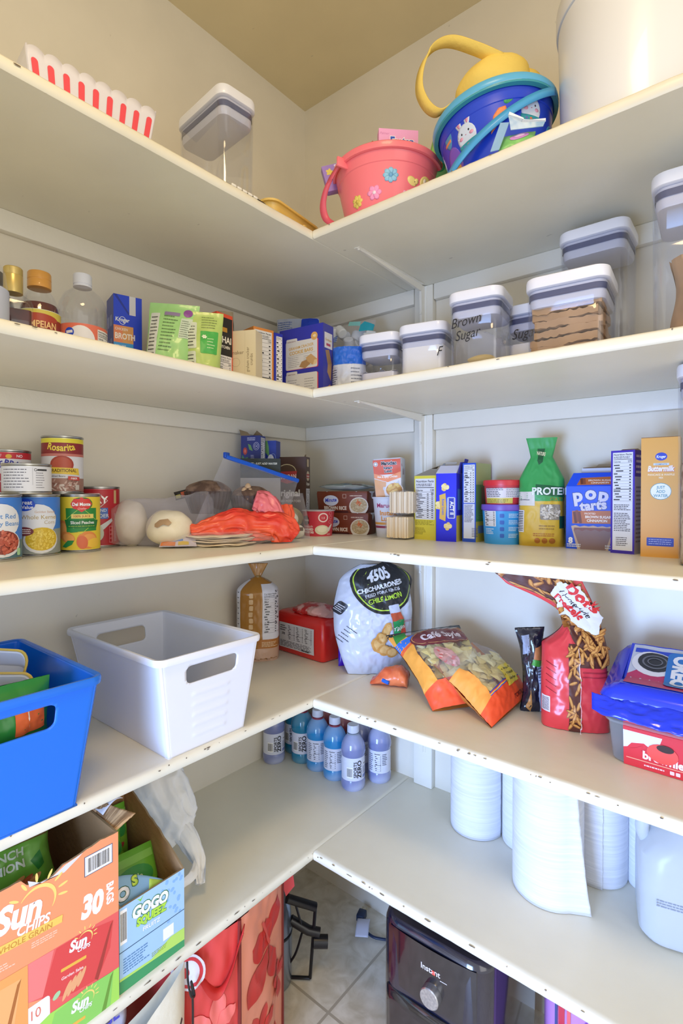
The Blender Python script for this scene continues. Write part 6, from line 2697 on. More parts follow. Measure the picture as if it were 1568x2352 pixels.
# brown paper lunch bags lying folded inside the wide box
KR = noise_mat('brown_paper', '#a07c58', '#b8946e', 12, .8, .35, .65, bump=.2)
for i in range(7):
    mb = MB()
    rd = random.Random(40 + i)
    w_, d_ = .112 + rd.uniform(-.004, .004), .104

    def crease(a_, b_, s_=0, i=i, w_=w_, d_=d_):
        k = V((a_ * 4 + i * 7, b_ * 3, s_))
        z_ = .0125 * s_ + .0030 * noise.noise(k) + .0032 * (1 - 2 * abs(noise.noise(k * 1.9)))
        z_ += .0018 * math.sin(a_ * 4 + i * 1.7)
        return V(((a_ - .5) * w_ + .002 * noise.noise(V((b_ * 5, i, 1))), (b_ - .5) * d_ + .002 * noise.noise(V((a_ * 7, i, 2))), z_))
    n_ = 22
    mb.grid(lambda a_, b_: crease(a_, b_, 0), n_, n_, KR, True)
    mb.grid(lambda a_, b_: crease(a_, b_, 1), n_, n_, KR)
    mb.grid(lambda a_, b_: crease(a_, 0, b_), n_, 3, KR)
    mb.grid(lambda a_, b_: crease(1, a_, b_), n_, 3, KR)
    mb.grid(lambda a_, b_: crease(0, a_, b_), n_, 3, KR, True)
    tag(mb.build('paper_lunch_bag', loc=(.879 + rd.uniform(-.004, .004), -.218, Z2 + .007 + i * .0150), rz=5 + rd.uniform(-4, 4), weld=.0002, ang=25),
        'folded brown paper lunch bag, %s in the stack inside the wide box' % ('lowest', 'second from the bottom', 'third from the bottom', 'middle one', 'third from the top', 'second from the top', 'topmost')[i], 'paper bag', 'folded lunch bags in the wide box')
mb = MB()
bg = Bag(.118, .150, .045, lambda q: .85 + .15 * math.sin(q * 7) * .5, lambda q: .5 + .5 * math.sin(PI * min(1, q + .02)), .012, 16, 61, fine=.003)
bg.mesh(mb, KR, 34, 40)
tag(mb.build('crumpled_paper_bag', loc=(1.088, -.213, Z2 + .006), rz=10, weld=.0003, ang=30), 'crumpled brown paper bag inside the tall box at the right end', 'paper bag')

# plastic bag with sugar lumps in the brown sugar box
mb = MB()
sack(mb, CLEARBAG, .086, lerp_prof([(0, 0, .050, .034, .044), (.5, 0, .058, .038, .052), (1, 0, .046, .032, .040)]), .005, 40, 66, 30, 26)
t = thing('sugar_bag', 'clear plastic bag with brown and yellow sugar inside the lettered box', 'bag', (.694, -.202, Z2 + .004), 8)
mb.build('bag_film', t, ang=180)
MB().ball((0, 0, .026), .036, noise_mat('brown_sugar', '#9a7250', '#c09a70', 60, .9, .4, .6, bump=.4), 20, 14, (1.05, .9, .62), .12, 4).build('brown_sugar', t)
MB().ball((.004, -.014, .046), .022, ink('#d8b85a'), 16, 10, (1.3, .7, .4), .15, 6).build('yellow_scoop', t)

# graham cracker carton
t = thing('cracker_carton', 'blue box of cookie bars with recipe panels and a cracker picture on its side', 'box', (.256, -.268, Z2), 7)
w, d, h = .134, .045, .186
mb = carton_mb(w, d, h, '#2b35b4')
a = face(mb, w, d, h, 'F')
a.rect(0, 0, w, h, '#2e34ac')
for (y0_, y1_) in ((.082, .160), (.0, .078)):
    a.rect(.022, y0_, .098, y1_ - y0_ - .008, '#c83a58', .004)
    a.rect(.020, y0_ + .001, .097, y1_ - y0_ - .008, '#d6d8dc', .004)
    a.rect(.022, y1_ - .014, .034, .014, '#d6d8dc', .003)
a.text('INGREDIENTS', .038, .1515, .0042, '#8a5a5a', .02)
a.text('DIRECTIONS', .038, .0695, .0042, '#8a5a5a', .02)
a.text('GRAHAM CRACKER', .068, .134, .0095, '#c9a456', .02, rot=3, sx=.9)
a.text('COOKIE BARS', .068, .1215, .0115, '#c9a456', .03, rot=3)
a.rect(.026, .1175, .085, .0008, '#a9a9b0', rot=3)
a.lines(.028, .088, .036, .027, 6, '#9a9ca4', fill=.3)
a.lines(.076, .088, .034, .027, 6, '#9a9ca4', fill=.3)
a.lines(.026, .004, .040, .056, 9, '#9a9ca4', fill=.28)
a.lines(.078, .004, .034, .056, 9, '#9a9ca4', fill=.28)
a.poly([(.062, .088), (.070, .100), (.090, .104), (.096, .092), (.080, .082)], '#a8845a')
a.poly([(.082, .108), (.098, .116), (.118, .100), (.114, .090), (.104, .088), (.088, .098)], '#c4a070')
a.poly([(.104, .088), (.114, .090), (.118, .100), (.108, .100)], '#dcc49a')
a.ell(.108, .158, .010, .010, '#d8a860')
a.text('48', .108, .1555, .009, '#f2ead0', .02)
a = face(mb, w, d, h, 'R')
a.rect(0, 0, d, h, '#4446a8')
a.rect(.006, .128, .034, .038, '#dcdce2')
a.text('Graham', .023, .146, .0085, '#b89a4a', .02)
a.rect(.014, .134, .018, .006, '#b84a6a')
a.poly([(.010, .122), (.026, .126), (.038, .094), (.020, .088)], '#a88458')
a.poly([(.018, .070), (.020, .088), (.038, .094), (.034, .050)], '#b4906a')
for i in range(3):
    a.rect(.008 + i * .006, .030 - i * .008, .026, .006, '#bf8a6a', rot=30 - i * 30)
mb.build('carton_body', t)

t = thing('crumb_carton', 'narrow blue box with a white panel between the orange box and the cookie bar box', 'box', (.196, -.327, Z2), 82)
mb = carton_mb(.026, .052, .168, '#2b35b4')
a = face(mb, .026, .052, .168, 'F')
a.nutr(.006, .02, .018, .14, '60', 1)
mb.build('carton_body', t)

t = thing('orange_carton', 'orange box with a white nutrition panel next to the cream box', 'box', (.190, -.372, Z2), 82)
w, d, h = .058, .055, .170
mb = carton_mb(w, d, h, '#d8883c')
a = face(mb, w, d, h, 'F')
a.rect(0, 0, w, h, '#dc8c40')
a.nutr(.003, .012, w - .008, .152, '130', 1, bg='#e2e2e4')
a = face(mb, w, d, h, 'L')
a.rect(0, 0, d, h, '#c98238')
a.scatter(.027, .085, .027, .085, 60, .0014, ['#8a5a24'], 1, 3)
mb.build('carton_body', t)

t = thing('cream_carton', 'cream coloured box of graham cracker crumbs with thin brown lettering', 'box', (.232, -.441, Z2), 26)
w, d, h = .060, .040, .141
mb = carton_mb(w, d, h, '#ddd0b0')
a = face(mb, w, d, h, 'F')
a.rect(0, 0, w, h, '#e0d4b4')
a.rect(.034, 0, .0005, h, '#c4b694')
a.text('graham cracker', .044, .075, .0105, '#7a6a50', .0, rot=90, sx=.85)
a.text('crumbs', .053, .075, .0105, '#7a6a50', .0, rot=90, sx=.85)
a.text('honey maker', .0, .088, .012, '#7a6a50', .0, 'C')
a.ring(.012, .070, .010, .010, .0004, '#8a7a5c')
a.poly([(0, .0), (.034, 0), (.034, .028), (.016, .040), (0, .036)], '#c89ab0')
mb.build('carton_body', t)

t = thing('rice_noodle_carton', 'red and black box of noodles with the top flap open', 'box', (.203, -.502, Z2), 94)
w, d, h = .046, .050, .170
mb = carton_mb(w, d, h, '#d2452c')
a = face(mb, w, d, h, 'F')
a.rect(0, 0, w, h, '#d8502e')
a.rect(.001, .078, .044, .084, '#26221e')
a.rect(.014, .130, .016, .010, '#b8862e')
a.text('THAI', .023, .106, .020, '#f2ece2', .02, sx=.85)
a.text('KITCHEN', .023, .094, .0085, '#f2ece2', .02, sx=.85)
a.nutr(.003, .004, w - .006, .074, '200', 1, bg='#e4e0e2')
a = face(mb, w, d, h, 'L')
a.rect(0, 0, d, h, '#cf4a2e')
a.ell(.034, .140, .010, .012, '#c9d6b4')
a.rect(.026, .112, .018, .012, '#8a8ac8')
a.poly([(0, 0), (d, 0), (d, .02), (.02, .035), (0, .02)], '#e0a03c')
mb.build('carton_body', t)
flap([(-.023, .025, h), (.023, .025, h), (.040, .040, h + .014), (-.018, .045, h + .006)], M('#cdbcb0', .7), t)

mb = MB()
bg = Bag(.062, .215, .020, lambda q: 1 - .25 * q, lambda q: .8 if q < .8 else .8 - (q - .8) * 2, .004, 30, 71, fine=.001)
bg.mesh(mb, M('#a8987c', .35), 18, 40)
a = bg.art(mb, .005)
a.scatter(.0, .185, .022, .020, 40, .0045, ['#8a7658', '#c4b494', '#6a5a44'], .5, 4)
a.ell(-.014, .172, .008, .010, '#dcd4c4')
a.ell(-.014, .172, .004, .006, '#c85a3a')
tag(mb.build('noodle_pouch', loc=(.128, -.425, Z2), rz=44, weld=.0003, ang=60), 'tan pouch poking up behind the cream coloured box', 'bag')


# pale green pouches
def lean(k):
    return lambda p: V((p.x + k * p.z, p.y + .14 * p.z, p.z))


for (lb, x, y, rz, W_, H_, seed, lk, c, kind) in (
        ('pale green bag with a purple dot and small print, left of two', .205, -.632, 52, .098, .168, 5, .10, '#9ccf86', 1),
        ('yellowish green bag with a bright green square, right of two', .250, -.575, 54, .078, .155, 6, .02, '#b4cc74', 2)):
    mb = MB()
    bg = Bag(W_, H_, .020, lambda q: .86 + .16 * q, lambda q: (.5 + q * 5 if q < .1 else 1 if q < .55 else max(.06, 1 - (q - .55) / .42)), .0035, 26, seed, deform=lean(lk), fine=.0006)
    bg.mesh(mb, M(c, .35, coat=.2), 30, 40)
    a = bg.art(mb, .005)
    if kind == 1:
        a.rect(-.045, .040, .018, .105, '#c9cfcc', .002)
        a.lines(-.043, .045, .014, .095, 12, '#4a4c4a', fill=.35)
        a.lines(-.020, .060, .030, .090, 12, '#5c7a50', fill=.3, rot=-4)
        a.rect(-.018, .140, .030, .008, '#8a7aa0', rot=-4)
        a.ell(.028, .148, .0095, .009, '#8a4a9a')
        a.rect(.016, .090, .024, .046, '#c4d4c4', .002)
        a.lines(.018, .092, .020, .040, 8, '#6a7a6a', fill=.3)
        a.rect(-.02, .008, .05, .012, '#c9cfd0', .002)
    else:
        a.rect(-.036, .070, .022, .060, '#cdd6c4', .003)
        a.rect(-.036, .020, .020, .044, '#cdd6c4', .003)
        a.lines(-.034, .074, .018, .050, 7, '#3a3c34', fill=.3)
        a.lines(-.034, .024, .016, .036, 5, '#3a3c34', fill=.3)
        a.rect(-.006, .060, .036, .050, '#4aae52', .002)
        a.flower(.002, .096, .005, '#e8f2d8', 6)
        a.lines(.008, .070, .018, .026, 4, '#b8e0a8', fill=.35)
        a.lines(-.004, .116, .032, .030, 5, '#7a8a54', fill=.3)
        a.bars(-.006, .012, .024, .012)
    tag(mb.build('green_pouch', loc=(x, y, Z2 + .001), rz=rz, weld=.0003, ang=60), lb, 'bag', 'green pouches on the second shelf')

# broth carton
t = thing('broth_carton', 'royal blue carton of broth with a folded gable top and white tab', 'carton', (.073, -.650, Z2), 76)
w, d, h = .058, .058, .194
mb = carton_mb(w, d, h, '#1238cc')
a = face(mb, w, d, h, 'F')
a.rect(0, 0, w, h, '#1440d4')
a.poly([(.0, h), (.030, h - .040), (.033, h - .038), (.006, h)], '#0f2c9c')
a.rect(.032, h - .040, .013, .040, '#d6d6dc')
a.text('Kroger', .018, .138, .0115, '#e8ecf8', .03, sx=.85, shear=.1)
a.ring(.018, .140, .007, .0085, .0011, '#e8ecf8')
a.rect(.0, .093, .040, .036, '#e0a05c')
a.rect(.0, .093, .018, .036, '#e88a5c')
a.text('CHICKEN', .003, .119, .0075, '#f6e6da', .02, 'L', sx=.8)
a.text('BROTH', .003, .101, .0170, '#f6eee6', .03, 'L', sx=.74)
a.rect(.0, .067, .040, .026, '#3a9ae0')
a.text('30% LESS', .003, .083, .0072, '#e0eefa', .02, 'L', sx=.8)
a.text('SODIUM', .003, .074, .0072, '#e0eefa', .02, 'L', sx=.8)
a.lines(.003, .046, .050, .018, 4, '#a8b8ec', fill=.4)
a = face(mb, w, d, h, 'L')
a.rect(0, 0, d, h, '#4654a8')
for i in range(6):
    a.rect(.008 + (i % 2) * .022, .030 + (i // 2) * .05, .014, .024, '#8a98d0', .003)
mb.build('carton_body', t)


def lathe_part(prof, mat, name, t, n=40, **k):
    return MB().lathe(prof, mat, n, **k).build(name, t)


# cider vinegar bottle
t = thing('vinegar_bottle', 'round clear bottle with white cap and a salmon coloured cider label', 'bottle', (.140, -.770, Z2), toward(.140, -.770, 6))
lathe_part([(.002, .003), (.030, .001), (.040, .003), (.0425, .012), (.0425, .085), (.044, .090), (.044, .118), (.041, .135), (.032, .152), (.019, .163), (.0140, .168), (.0135, .178)], CLEAR, 'bottle_body', t, cap1=False)
mb = MB().lathe([(.0432, .014), (.0432, .088)], ink('#d8705a'), 48, cap0=False, cap1=False)
a = cyl_art(mb, .0433, .005)
a.ell(-.008, .058, .025, .026, '#dfe0ea', 0, 28)
a.ell(-.028, .071, .0085, .0085, '#2248c8')
a.rect(-.034, .069, .012, .005, '#dfe0f0', rot=6)
a.text('cider', -.010, .049, .018, '#c25a5c', .0, sx=.9)
a.nutr(.022, .012, .034, .070, '0', 1, bg='#e0e0e6', rows=6)
mb.build('paper_label', t)
lathe_part([(.0145, .167), (.0165, .1675), (.0168, .170), (.0155, .1715), (.0155, .1725), (.0165, .173), (.0165, .189), (.0155, .1915), (.001, .192)], M('#e0e3f0', .4), 'cap', t, 32)

# balsamic bottle
t = thing('balsamic_bottle', 'clear bottle of dark red vinegar with an orange gold cap and cream label', 'bottle', (.137, -.846, Z2), toward(.137, -.846, -4))
lathe_part([(.002, .003), (.026, .001), (.033, .004), (.034, .012), (.0340, .085), (.031, .112), (.024, .130), (.0170, .140), (.0165, .152)], CLEAR, 'bottle_body', t, cap1=False)
lathe_part([(.002, .004), (.032, .005), (.0328, .085), (.0300, .108), (.028, .113), (.001, .1135)], M('#571016', .1, coat=.5), 'vinegar', t)
mb = MB().lathe([(.0345, .010), (.0345, .098)], ink('#d6e0d2'), 44, cap0=False, cap1=False)
a = cyl_art(mb, .0346, .005)
a.rect(-.05, .084, .10, .013, '#cdbf52')
a.rect(-.05, .062, .10, .022, '#8e3222')
a.ell(.0, .083, .034, .008, '#a8402c')
a.text('POMPEIAN', .0, .066, .0165, '#ecc48a', .02, sx=.78)
a.text('GOURMET', .002, .050, .0068, '#6a7a6a', .01, sx=1.1)
a.text('Red Wine', .0, .036, .013, '#4a5a4a', .01)
mb.build('paper_label', t)
lathe_part([(.0165, .143), (.0195, .1435), (.0195, .156), (.0188, .157), (.0188, .158), (.0195, .159), (.0192, .170), (.018, .172), (.001, .1722)], M('#d99c48', .35, coat=.3), 'cap', t, 32)

# square flask with gold sleeve
t = thing('flask_bottle', 'flat square shouldered glass flask of dark syrup with a tall gold cap', 'bottle', (.205, -.912, Z2), toward(.205, -.912, 0))
mb = MB()
lo = [rsq(w_, d_, r_, z_, 5) for w_, d_, r_, z_ in ((.052, .034, .006, .001), (.056, .038, .007, .004), (.056, .038, .007, .082), (.050, .034, .010, .090), (.030, .028, .012, .098), (.026, .026, .0128, .102), (.026, .026, .0128, .112))]
mb.loft(lo, CLEAR, True, False)
mb.build('bottle_body', t)
mb = MB()
mb.loft([rsq(.051, .033, .006, .004, 4), rsq(.051, .033, .006, .072, 4)], noise_mat('dark_syrup', '#2e0e0a', '#6a2418', 14, .1))
mb.build('syrup', t)
mb = MB()
mb.lathe([(.0138, .100), (.0140, .101), (.0140, .128), (.0136, .129), (.0140, .130), (.0140, .1400), (.0128, .1415), (.001, .1416)], M('#c4ad6a', .3, .5), 36)
mb.build('cap', t)

t = thing('syrup_bottle', 'dark ribbed bottle with a black cap half hidden behind the flask', 'bottle', (.112, -.912, Z2), toward(.112, -.912))
pr = [(.002, .002), (.030, .001), (.034, .004)]
for i in range(7):
    pr += [(.035, .012 + i * .014), (.032, .019 + i * .014)]
pr += [(.030, .114), (.016, .132), (.014, .142)]
lathe_part(pr, M('#241a1c', .12, coat=.5), 'bottle_body', t)
lathe_part([(.015, .138), (.016, .139), (.016, .158), (.015, .160), (.001, .160)], ink('#1c1b1e'), 'cap', t, 28)
t = thing('clear_bottle', 'large clear bottle with a pale label cut off by the left edge of the photo', 'bottle', (.262, -.985, Z2), toward(.262, -.985))
lathe_part([(.002, .003), (.040, .001), (.045, .008), (.045, .075), (.042, .100), (.030, .122), (.016, .134), (.014, .150)], CLEAR, 'bottle_body', t, cap1=False)
mb = MB().lathe([(.0458, .010), (.0458, .074)], ink('#b8c0d8'), 44, cap0=False, cap1=False)
mb.build('paper_label', t)
lathe_part([(.0145, .145), (.016, .146), (.016, .162), (.001, .163)], M('#e0e3f0', .4), 'cap', t, 28)

# blue and white pouches and marshmallow bag in the corner
mb = MB()
bg = Bag(.135, .262, .030, lambda q: 1 - .12 * q, lambda q: .9 if q < .82 else max(.1, .9 - (q - .82) * 4), .006, 24, 81, fine=.0015)
bg.mesh(mb, M('#b4bcd0', .3, coat=.2), 30, 46)
a = bg.art(mb, .006)
a.rect(.010, .225, .056, .036, '#1f45c8', .006)
a.lines(-.062, .228, .05, .026, 4, '#4a6ab8', fill=.35)
a.rect(-.066, .0, .13, .22, '#a9b4d0')
tag(mb.build('white_pouch', loc=(.132, -.168, Z2), rz=34, weld=.0003, ang=60), 'white pouch with a blue patch showing above the cookie bar box', 'bag')

t = thing('marshmallow_bag', 'clear bag of white marshmallows with a teal corner in the shelf corner', 'bag', (.272, -.112, Z2), 24)
mb = MB()
bg = Bag(.168, .240, .045, lambda q: .9 + .12 * math.sin(q * 6), lambda q: .85 if q < .7 else max(.10, .85 - (q - .7) * 2.6), .007, 18, 82, fine=.001)
bg.mesh(mb, CLEARBAG, 34, 44)
a = bg.art(mb, .006)
a.poly([(.040, .205), (.082, .210), (.084, .226), (.050, .236), (.040, .225)], '#2aa8b8')
a.poly([(-.078, .186), (-.040, .178), (-.030, .205), (-.060, .215)], '#6a88cc')
for i in range(5):
    a.rect(-.072 + i * .001, .184 + i * .0055, .038, .0012, '#d8def0', rot=-10)
a.poly([(.0, .226), (.040, .222), (.038, .236), (.004, .238)], '#8accc4')
mb.build('bag_film', t, ang=180)
rd = random.Random(8)
MW = M('#eceef0', .7)
mb = MB()
for i in range(46):
    x_, z_, y_ = rd.uniform(-.066, .066), rd.uniform(.10, .212), rd.uniform(-.024, .024)
    mt = Matrix.Translation((x_, y_, z_)) @ Matrix.Rotation(rd.uniform(0, 3), 4, 'X') @ Matrix.Rotation(rd.uniform(0, 3), 4, 'Y')
    m3 = MB().lathe([(.001, -.0135), (.0115, -.0135), (.0135, -.011), (.014, 0), (.0135, .011), (.0115, .0135), (.001, .0135)], MW, 16)
    mb.add([mt @ V(p) for p in m3.v], m3.f, MW)
o = mb.build('marshmallows', t)
o['kind'] = 'stuff'

mb = MB()
bg = Bag(.088, .132, .030, lambda q: 1 - .10 * q, lambda q: .9 if q < .62 else max(.25, .9 - (q - .62) * 1.4), .005, 26, 83, fine=.002)
bg.mesh(mb, M('#ccd0da', .35), 24, 34)
a = bg.art(mb, .005)
a.rect(-.044, .086, .088, .046, '#2468d0')
a.rect(-.044, .0, .020, .080, '#c2c6d4')
a.lines(-.042, .01, .016, .066, 12, '#4a4e5e', fill=.35)
a.lines(.010, .030, .030, .050, 6, '#7a8090', fill=.3)
a.ell(.016, .016, .006, .004, '#2a58c8')
tag(mb.build('sugar_pouch', loc=(.358, -.222, Z2), rz=28, weld=.0003, ang=60), 'small white pouch with a crinkled bright blue top left of the canisters', 'bag')


# ================================================================ top shelf
# scalloped popcorn tub
t = thing('popcorn_tub', 'white scalloped popcorn tub with red vertical stripes', 'tub', (.213, -.796, Z1), 84)
mb = MB()
w, d, h = .215, .105, .142


def scal(x, wtop):
    q = (x / wtop + .5) * 8
    return h - .005 + .007 * abs(math.sin(q * PI)) ** .7


def tubwall(p0, p1, sc_=True):
    n_ = 96

    def f(a_, b_):
        top_ = V(p0).lerp(V(p1), a_)
        L = (V(p1) - V(p0)).length
        k = scal((a_ - .5) * w, w) if sc_ else h
        q = b_ * k / h
        base = V((top_.x * .80, top_.y * .72, 0))
        e = V((top_.x, top_.y, h))
        return V((base.x + (e.x - base.x) * q, base.y + (e.y - base.y) * q, b_ * k))
    return f


WT = M('#e6e4ee', .35, coat=.2)
c4 = [(-w / 2, -d / 2, 0), (w / 2, -d / 2, 0), (w / 2, d / 2, 0), (-w / 2, d / 2, 0)]
for i in range(4):
    mb.grid(tubwall(c4[i], c4[(i + 1) % 4], i in (0, 2)), 96 if i in (0, 2) else 12, 10, WT)
mb.add([(x * .8, y * .72, .001) for x, y, z in c4], [(0, 1, 2, 3)], WT)
mb.build('tub_body', t, solid=.0022, weld=.0002, ang=50)
fw_ = tubwall(c4[0], c4[1])
for i in range(9):
    xc = (-.5 + (i + .42) / 8.85)
    mb = MB()
    a = Art(mb, lambda x_, y_: fw_(x_ / w + .5, y_ / scal(x_, w)), .005, .0007)
    pts = [(xc * w * 1.0 + .0052 * math.cos(R(v_)), .121 + .005 * math.sin(R(v_))) for v_ in range(0, 181, 20)]
    a.poly([(xc * w + .0052, .012)] + pts + [(xc * w - .0052, .012)], '#f0505c')
    mb.build('stripe', t)

pop_box('tall clear box with white lid standing alone on the top left shelf', .262, -.548, Z1, .168, .086, .228, -4, .02)

# thin cord lying along the shelf edge
t = thing('label_cord', 'thin black cord with small white tags lying on the top shelf edge', 'cord', (.380, -.600, Z1 + .0012), 0)
MB().tube(catmull([(-.004, -.062, 0), (.006, -.050, 0), (.010, -.02, 0), (.012, .03, 0), (.011, .07, 0), (.0, .082, 0)], 8), .0011, ink('#2a2a2c'), 6).build('cord', t)
for i in range(5):
    MB().box((.0125, -.008 + i * .013, .001), (.003, .010, .004), ink('#e8e6e0'), .0004).build('tag', t)

# yellow moulded tray
t = thing('yellow_tray', 'butter yellow plastic tray in the corner of the top shelf', 'tray', (.268, -.392, Z1), 6)
YT = M('#e6c46a', .35, coat=.2)
mb = MB()
lo = [rsq(w_, d_, r_, z_, 6) for w_, d_, r_, z_ in ((.105, .125, .02, .001), (.118, .140, .022, .006), (.140, .168, .026, .052), (.142, .170, .026, .055))]
mb.loft(lo, YT, True, False)
mb.build('tray_body', t, solid=.0016)
lo = [rsq(.142 + g, .170 + g, .027, z_, 6) for g, z_ in ((-.001, .054), (.010, .053), (.011, .057), (.0, .058), (-.004, .056))]
MB().loft(lo, YT, False, False).build('rim', t)
MB().loft([rsq(.024, .020, .008, .004, 4, (.058, .03)), rsq(.016, .014, .006, .044, 4, (.066, .03))], YT).build('rib', t)


def bucket(label, name, x, y, r0, r1, h, c, rimc, rz=0, group=None, tilt=(0, 0)):
    t = thing(name, label, 'bucket', (x, y, Z1), rz, group, *tilt)
    rf = lambda q: r0 + (r1 - r0) * min(1, q / h)
    m = M(c, .35, coat=.15)
    mb = MB()
    pr = [(.002, .002), (r0 - .004, .001), (r0, .003), (rf(h * .72), h * .72), (rf(h * .72) + .0015, h * .73), (rf(h) - .001, h - .012), (r1, h - .010)]
    mb.lathe(pr, m, 64, cap1=False)
    return t, mb, rf, m


# pink bucket
t, mb, rf, m = bucket('coral pink plastic bucket with flower stickers full of treat boxes', 'pink_bucket', .517, -.290, .086, .112, .120, '#f47a84', None, toward(.517, -.290))
a = cyl_art(mb, rf, .006)
a.flower(.006, .062, .0125, '#8cc4e4', 8, '#6aaad8', .5)
a.flower(-.024, .034, .0115, '#f49ac8', 6, '#f8e0ee', .62)
a.flower(-.062, .028, .0115, '#e4cf6a', 7, '#d4bc5a', .5)
a.flower(.038, .030, .008, '#eab4dc', 5, None, .6)
a.ell(.046, .056, .0105, .0075, '#eedc88', -30)
a.ell(.055, .058, .004, .005, '#eedc88')
a.ell(.051, .056, .001, .001, '#6a5a3a')
a.ell(.078, .060, .0155, .0145, '#eedc88')
a.ell(.074, .064, .004, .005, '#f4ecd0')
a.ell(.10, .030, .010, .010, '#8cc4e4')
mb.build('bucket_body', t, solid=.002)
lo = []
for dr, z_ in ((-.001, .108), (.001, .106), (.005, .107), (.006, .112), (.006, .118), (.003, .121), (-.001, .121), (-.003, .116)):
    lo.append([V(((.112 + dr) * math.sin(2 * PI * i / 64), -(.112 + dr) * math.cos(2 * PI * i / 64), z_)) for i in range(64)])
MB().loft(lo, m, False, False).build('rim', t)
# flat band handle hanging on the left
pts = []
for i in range(25):
    q = i / 24
    an = PI * q
    pts.append(V((-.114 - .006 * math.sin(an) + .004, -.03 + .03 * math.cos(an) - .0, .150 - 0)))
hb = catmull([(-.098, -.066, .106), (-.112, -.058, .092), (-.128, -.044, .070), (-.136, -.030, .044), (-.130, -.024, .020), (-.112, -.030, .003)], 8)
mb = MB()
vs, fs = [], []
for i, p in enumerate(hb):
    q = i / (len(hb) - 1)
    wd = .0075
    side = V((.75, -.6, -.1)).normalized() if q < .3 else V((.9, -.3, .25)).normalized()
    vs += [p - side * wd, p + side * wd]
for i in range(len(hb) - 1):
    fs.append((2 * i, 2 * i + 1, 2 * i + 3, 2 * i + 2))
mb.add(vs, fs, M('#d8586a', .35))
mb.build('band_handle', t, solid=.0016)
MB().box((-.088, -.074, .104), (.034, .006, .020), m, .0025, 38).build('handle_lug', t)

# what sticks out of the pink bucket
for (nm_, lb, x, y, z, w_, d_, h_, rz, rx, ry, c, kind) in (
        ('treat_box', 'purple treat box with yellow flowers leaning out of the left of the pink bucket', .448, -.318, .166, .120, .018, .055, 45, 0, -16, '#9a78c8', 1),
        ('treat_box', 'pink box with blue lettering in the middle of the pink bucket', .560, -.315, .122, .082, .020, .118, 45, 0, 0, '#f0a4d4', 2),
        ('treat_box', 'dark red box with a moustache shape tilted up behind the pink box', .530, -.285, .128, .070, .014, .120, 45, 0, -38, '#9a4a3c', 3),
        ('treat_box', 'green rounded box with a red fruit picture at the right inside the pink bucket', .608, -.262, .120, .046, .018, .120, 45, 0, 14, '#8cc868', 4),
        ('treat_box', 'narrow yellow and orange box beside the pink box', .522, -.320, .122, .014, .012, .108, 45, 0, 6, '#dccc5a', 5)):
    mb = MB()
    mb.box((0, 0, h_ / 2), (w_, d_, h_), ink(c), .008 if kind == 4 else .0008)
    a = face(mb, w_, d_, h_, 'F')
    if kind == 1:
        a.rect(0, 0, w_, h_, '#9c7ccc')
        for i in range(5):
            a.flower(.014 + i * .020, .040 + .008 * (i % 2), .007, '#e2d05a' if i % 2 == 0 else '#e0d4ee', 5, None, .55)
            a.ell(.020 + i * .020, .016, .005, .003, '#6aa05a', 40)
    elif kind == 2:
        a.rect(0, 0, w_, h_, '#f2aad8')
        a.text('Easter', .048, h_ - .032, .0230, '#2a56c8', .05, sx=.82, out=.05)
        a.text('Palmer', .012, h_ - .012, .007, '#d07ab0', .0, shear=.3)
    elif kind == 3:
        a.rect(0, 0, w_, h_, '#b0584a')
        a.rect(.004, .0, w_ - .008, .060, '#a8b45c')
        a.ell(w_ / 2 - .012, h_ - .030, .012, .004, '#2a1a18', 30)
        a.ell(w_ / 2 + .010, h_ - .038, .012, .004, '#2a1a18', -60)
    elif kind == 4:
        a.ell(.028, .086, .006, .006, '#2a3a9a')
        a.ell(.022, .060, .016, .018, '#3a8a4a', 30)
        a.ell(.020, .056, .012, .013, '#d85a50', 30)
        a.text('sour', .022, .052, .010, '#f0e4e0', .03, rot=60)
    else:
        a.rect(.012, .0, .006, h_, '#e0643c')
    tag(mb.build(nm_, loc=(x, y, Z1 + z - .06), rz=rz, ry=ry), lb, 'box', 'treat boxes in the pink bucket')

# blue bucket with printed wrap
t, mb, rf, m = bucket('royal blue bucket printed with white rabbits and carrots, turquoise rim', 'blue_bucket', .766, -.266, .086, .106, .130, '#1740cc', None, toward(.766, -.266), None, (0, -8))
t.location.z += .0125
a0 = cyl_art(mb, rf)
a = Art(mb, lambda x_, y_: a0.fn(x_ * .88, y_ * .80), .006)


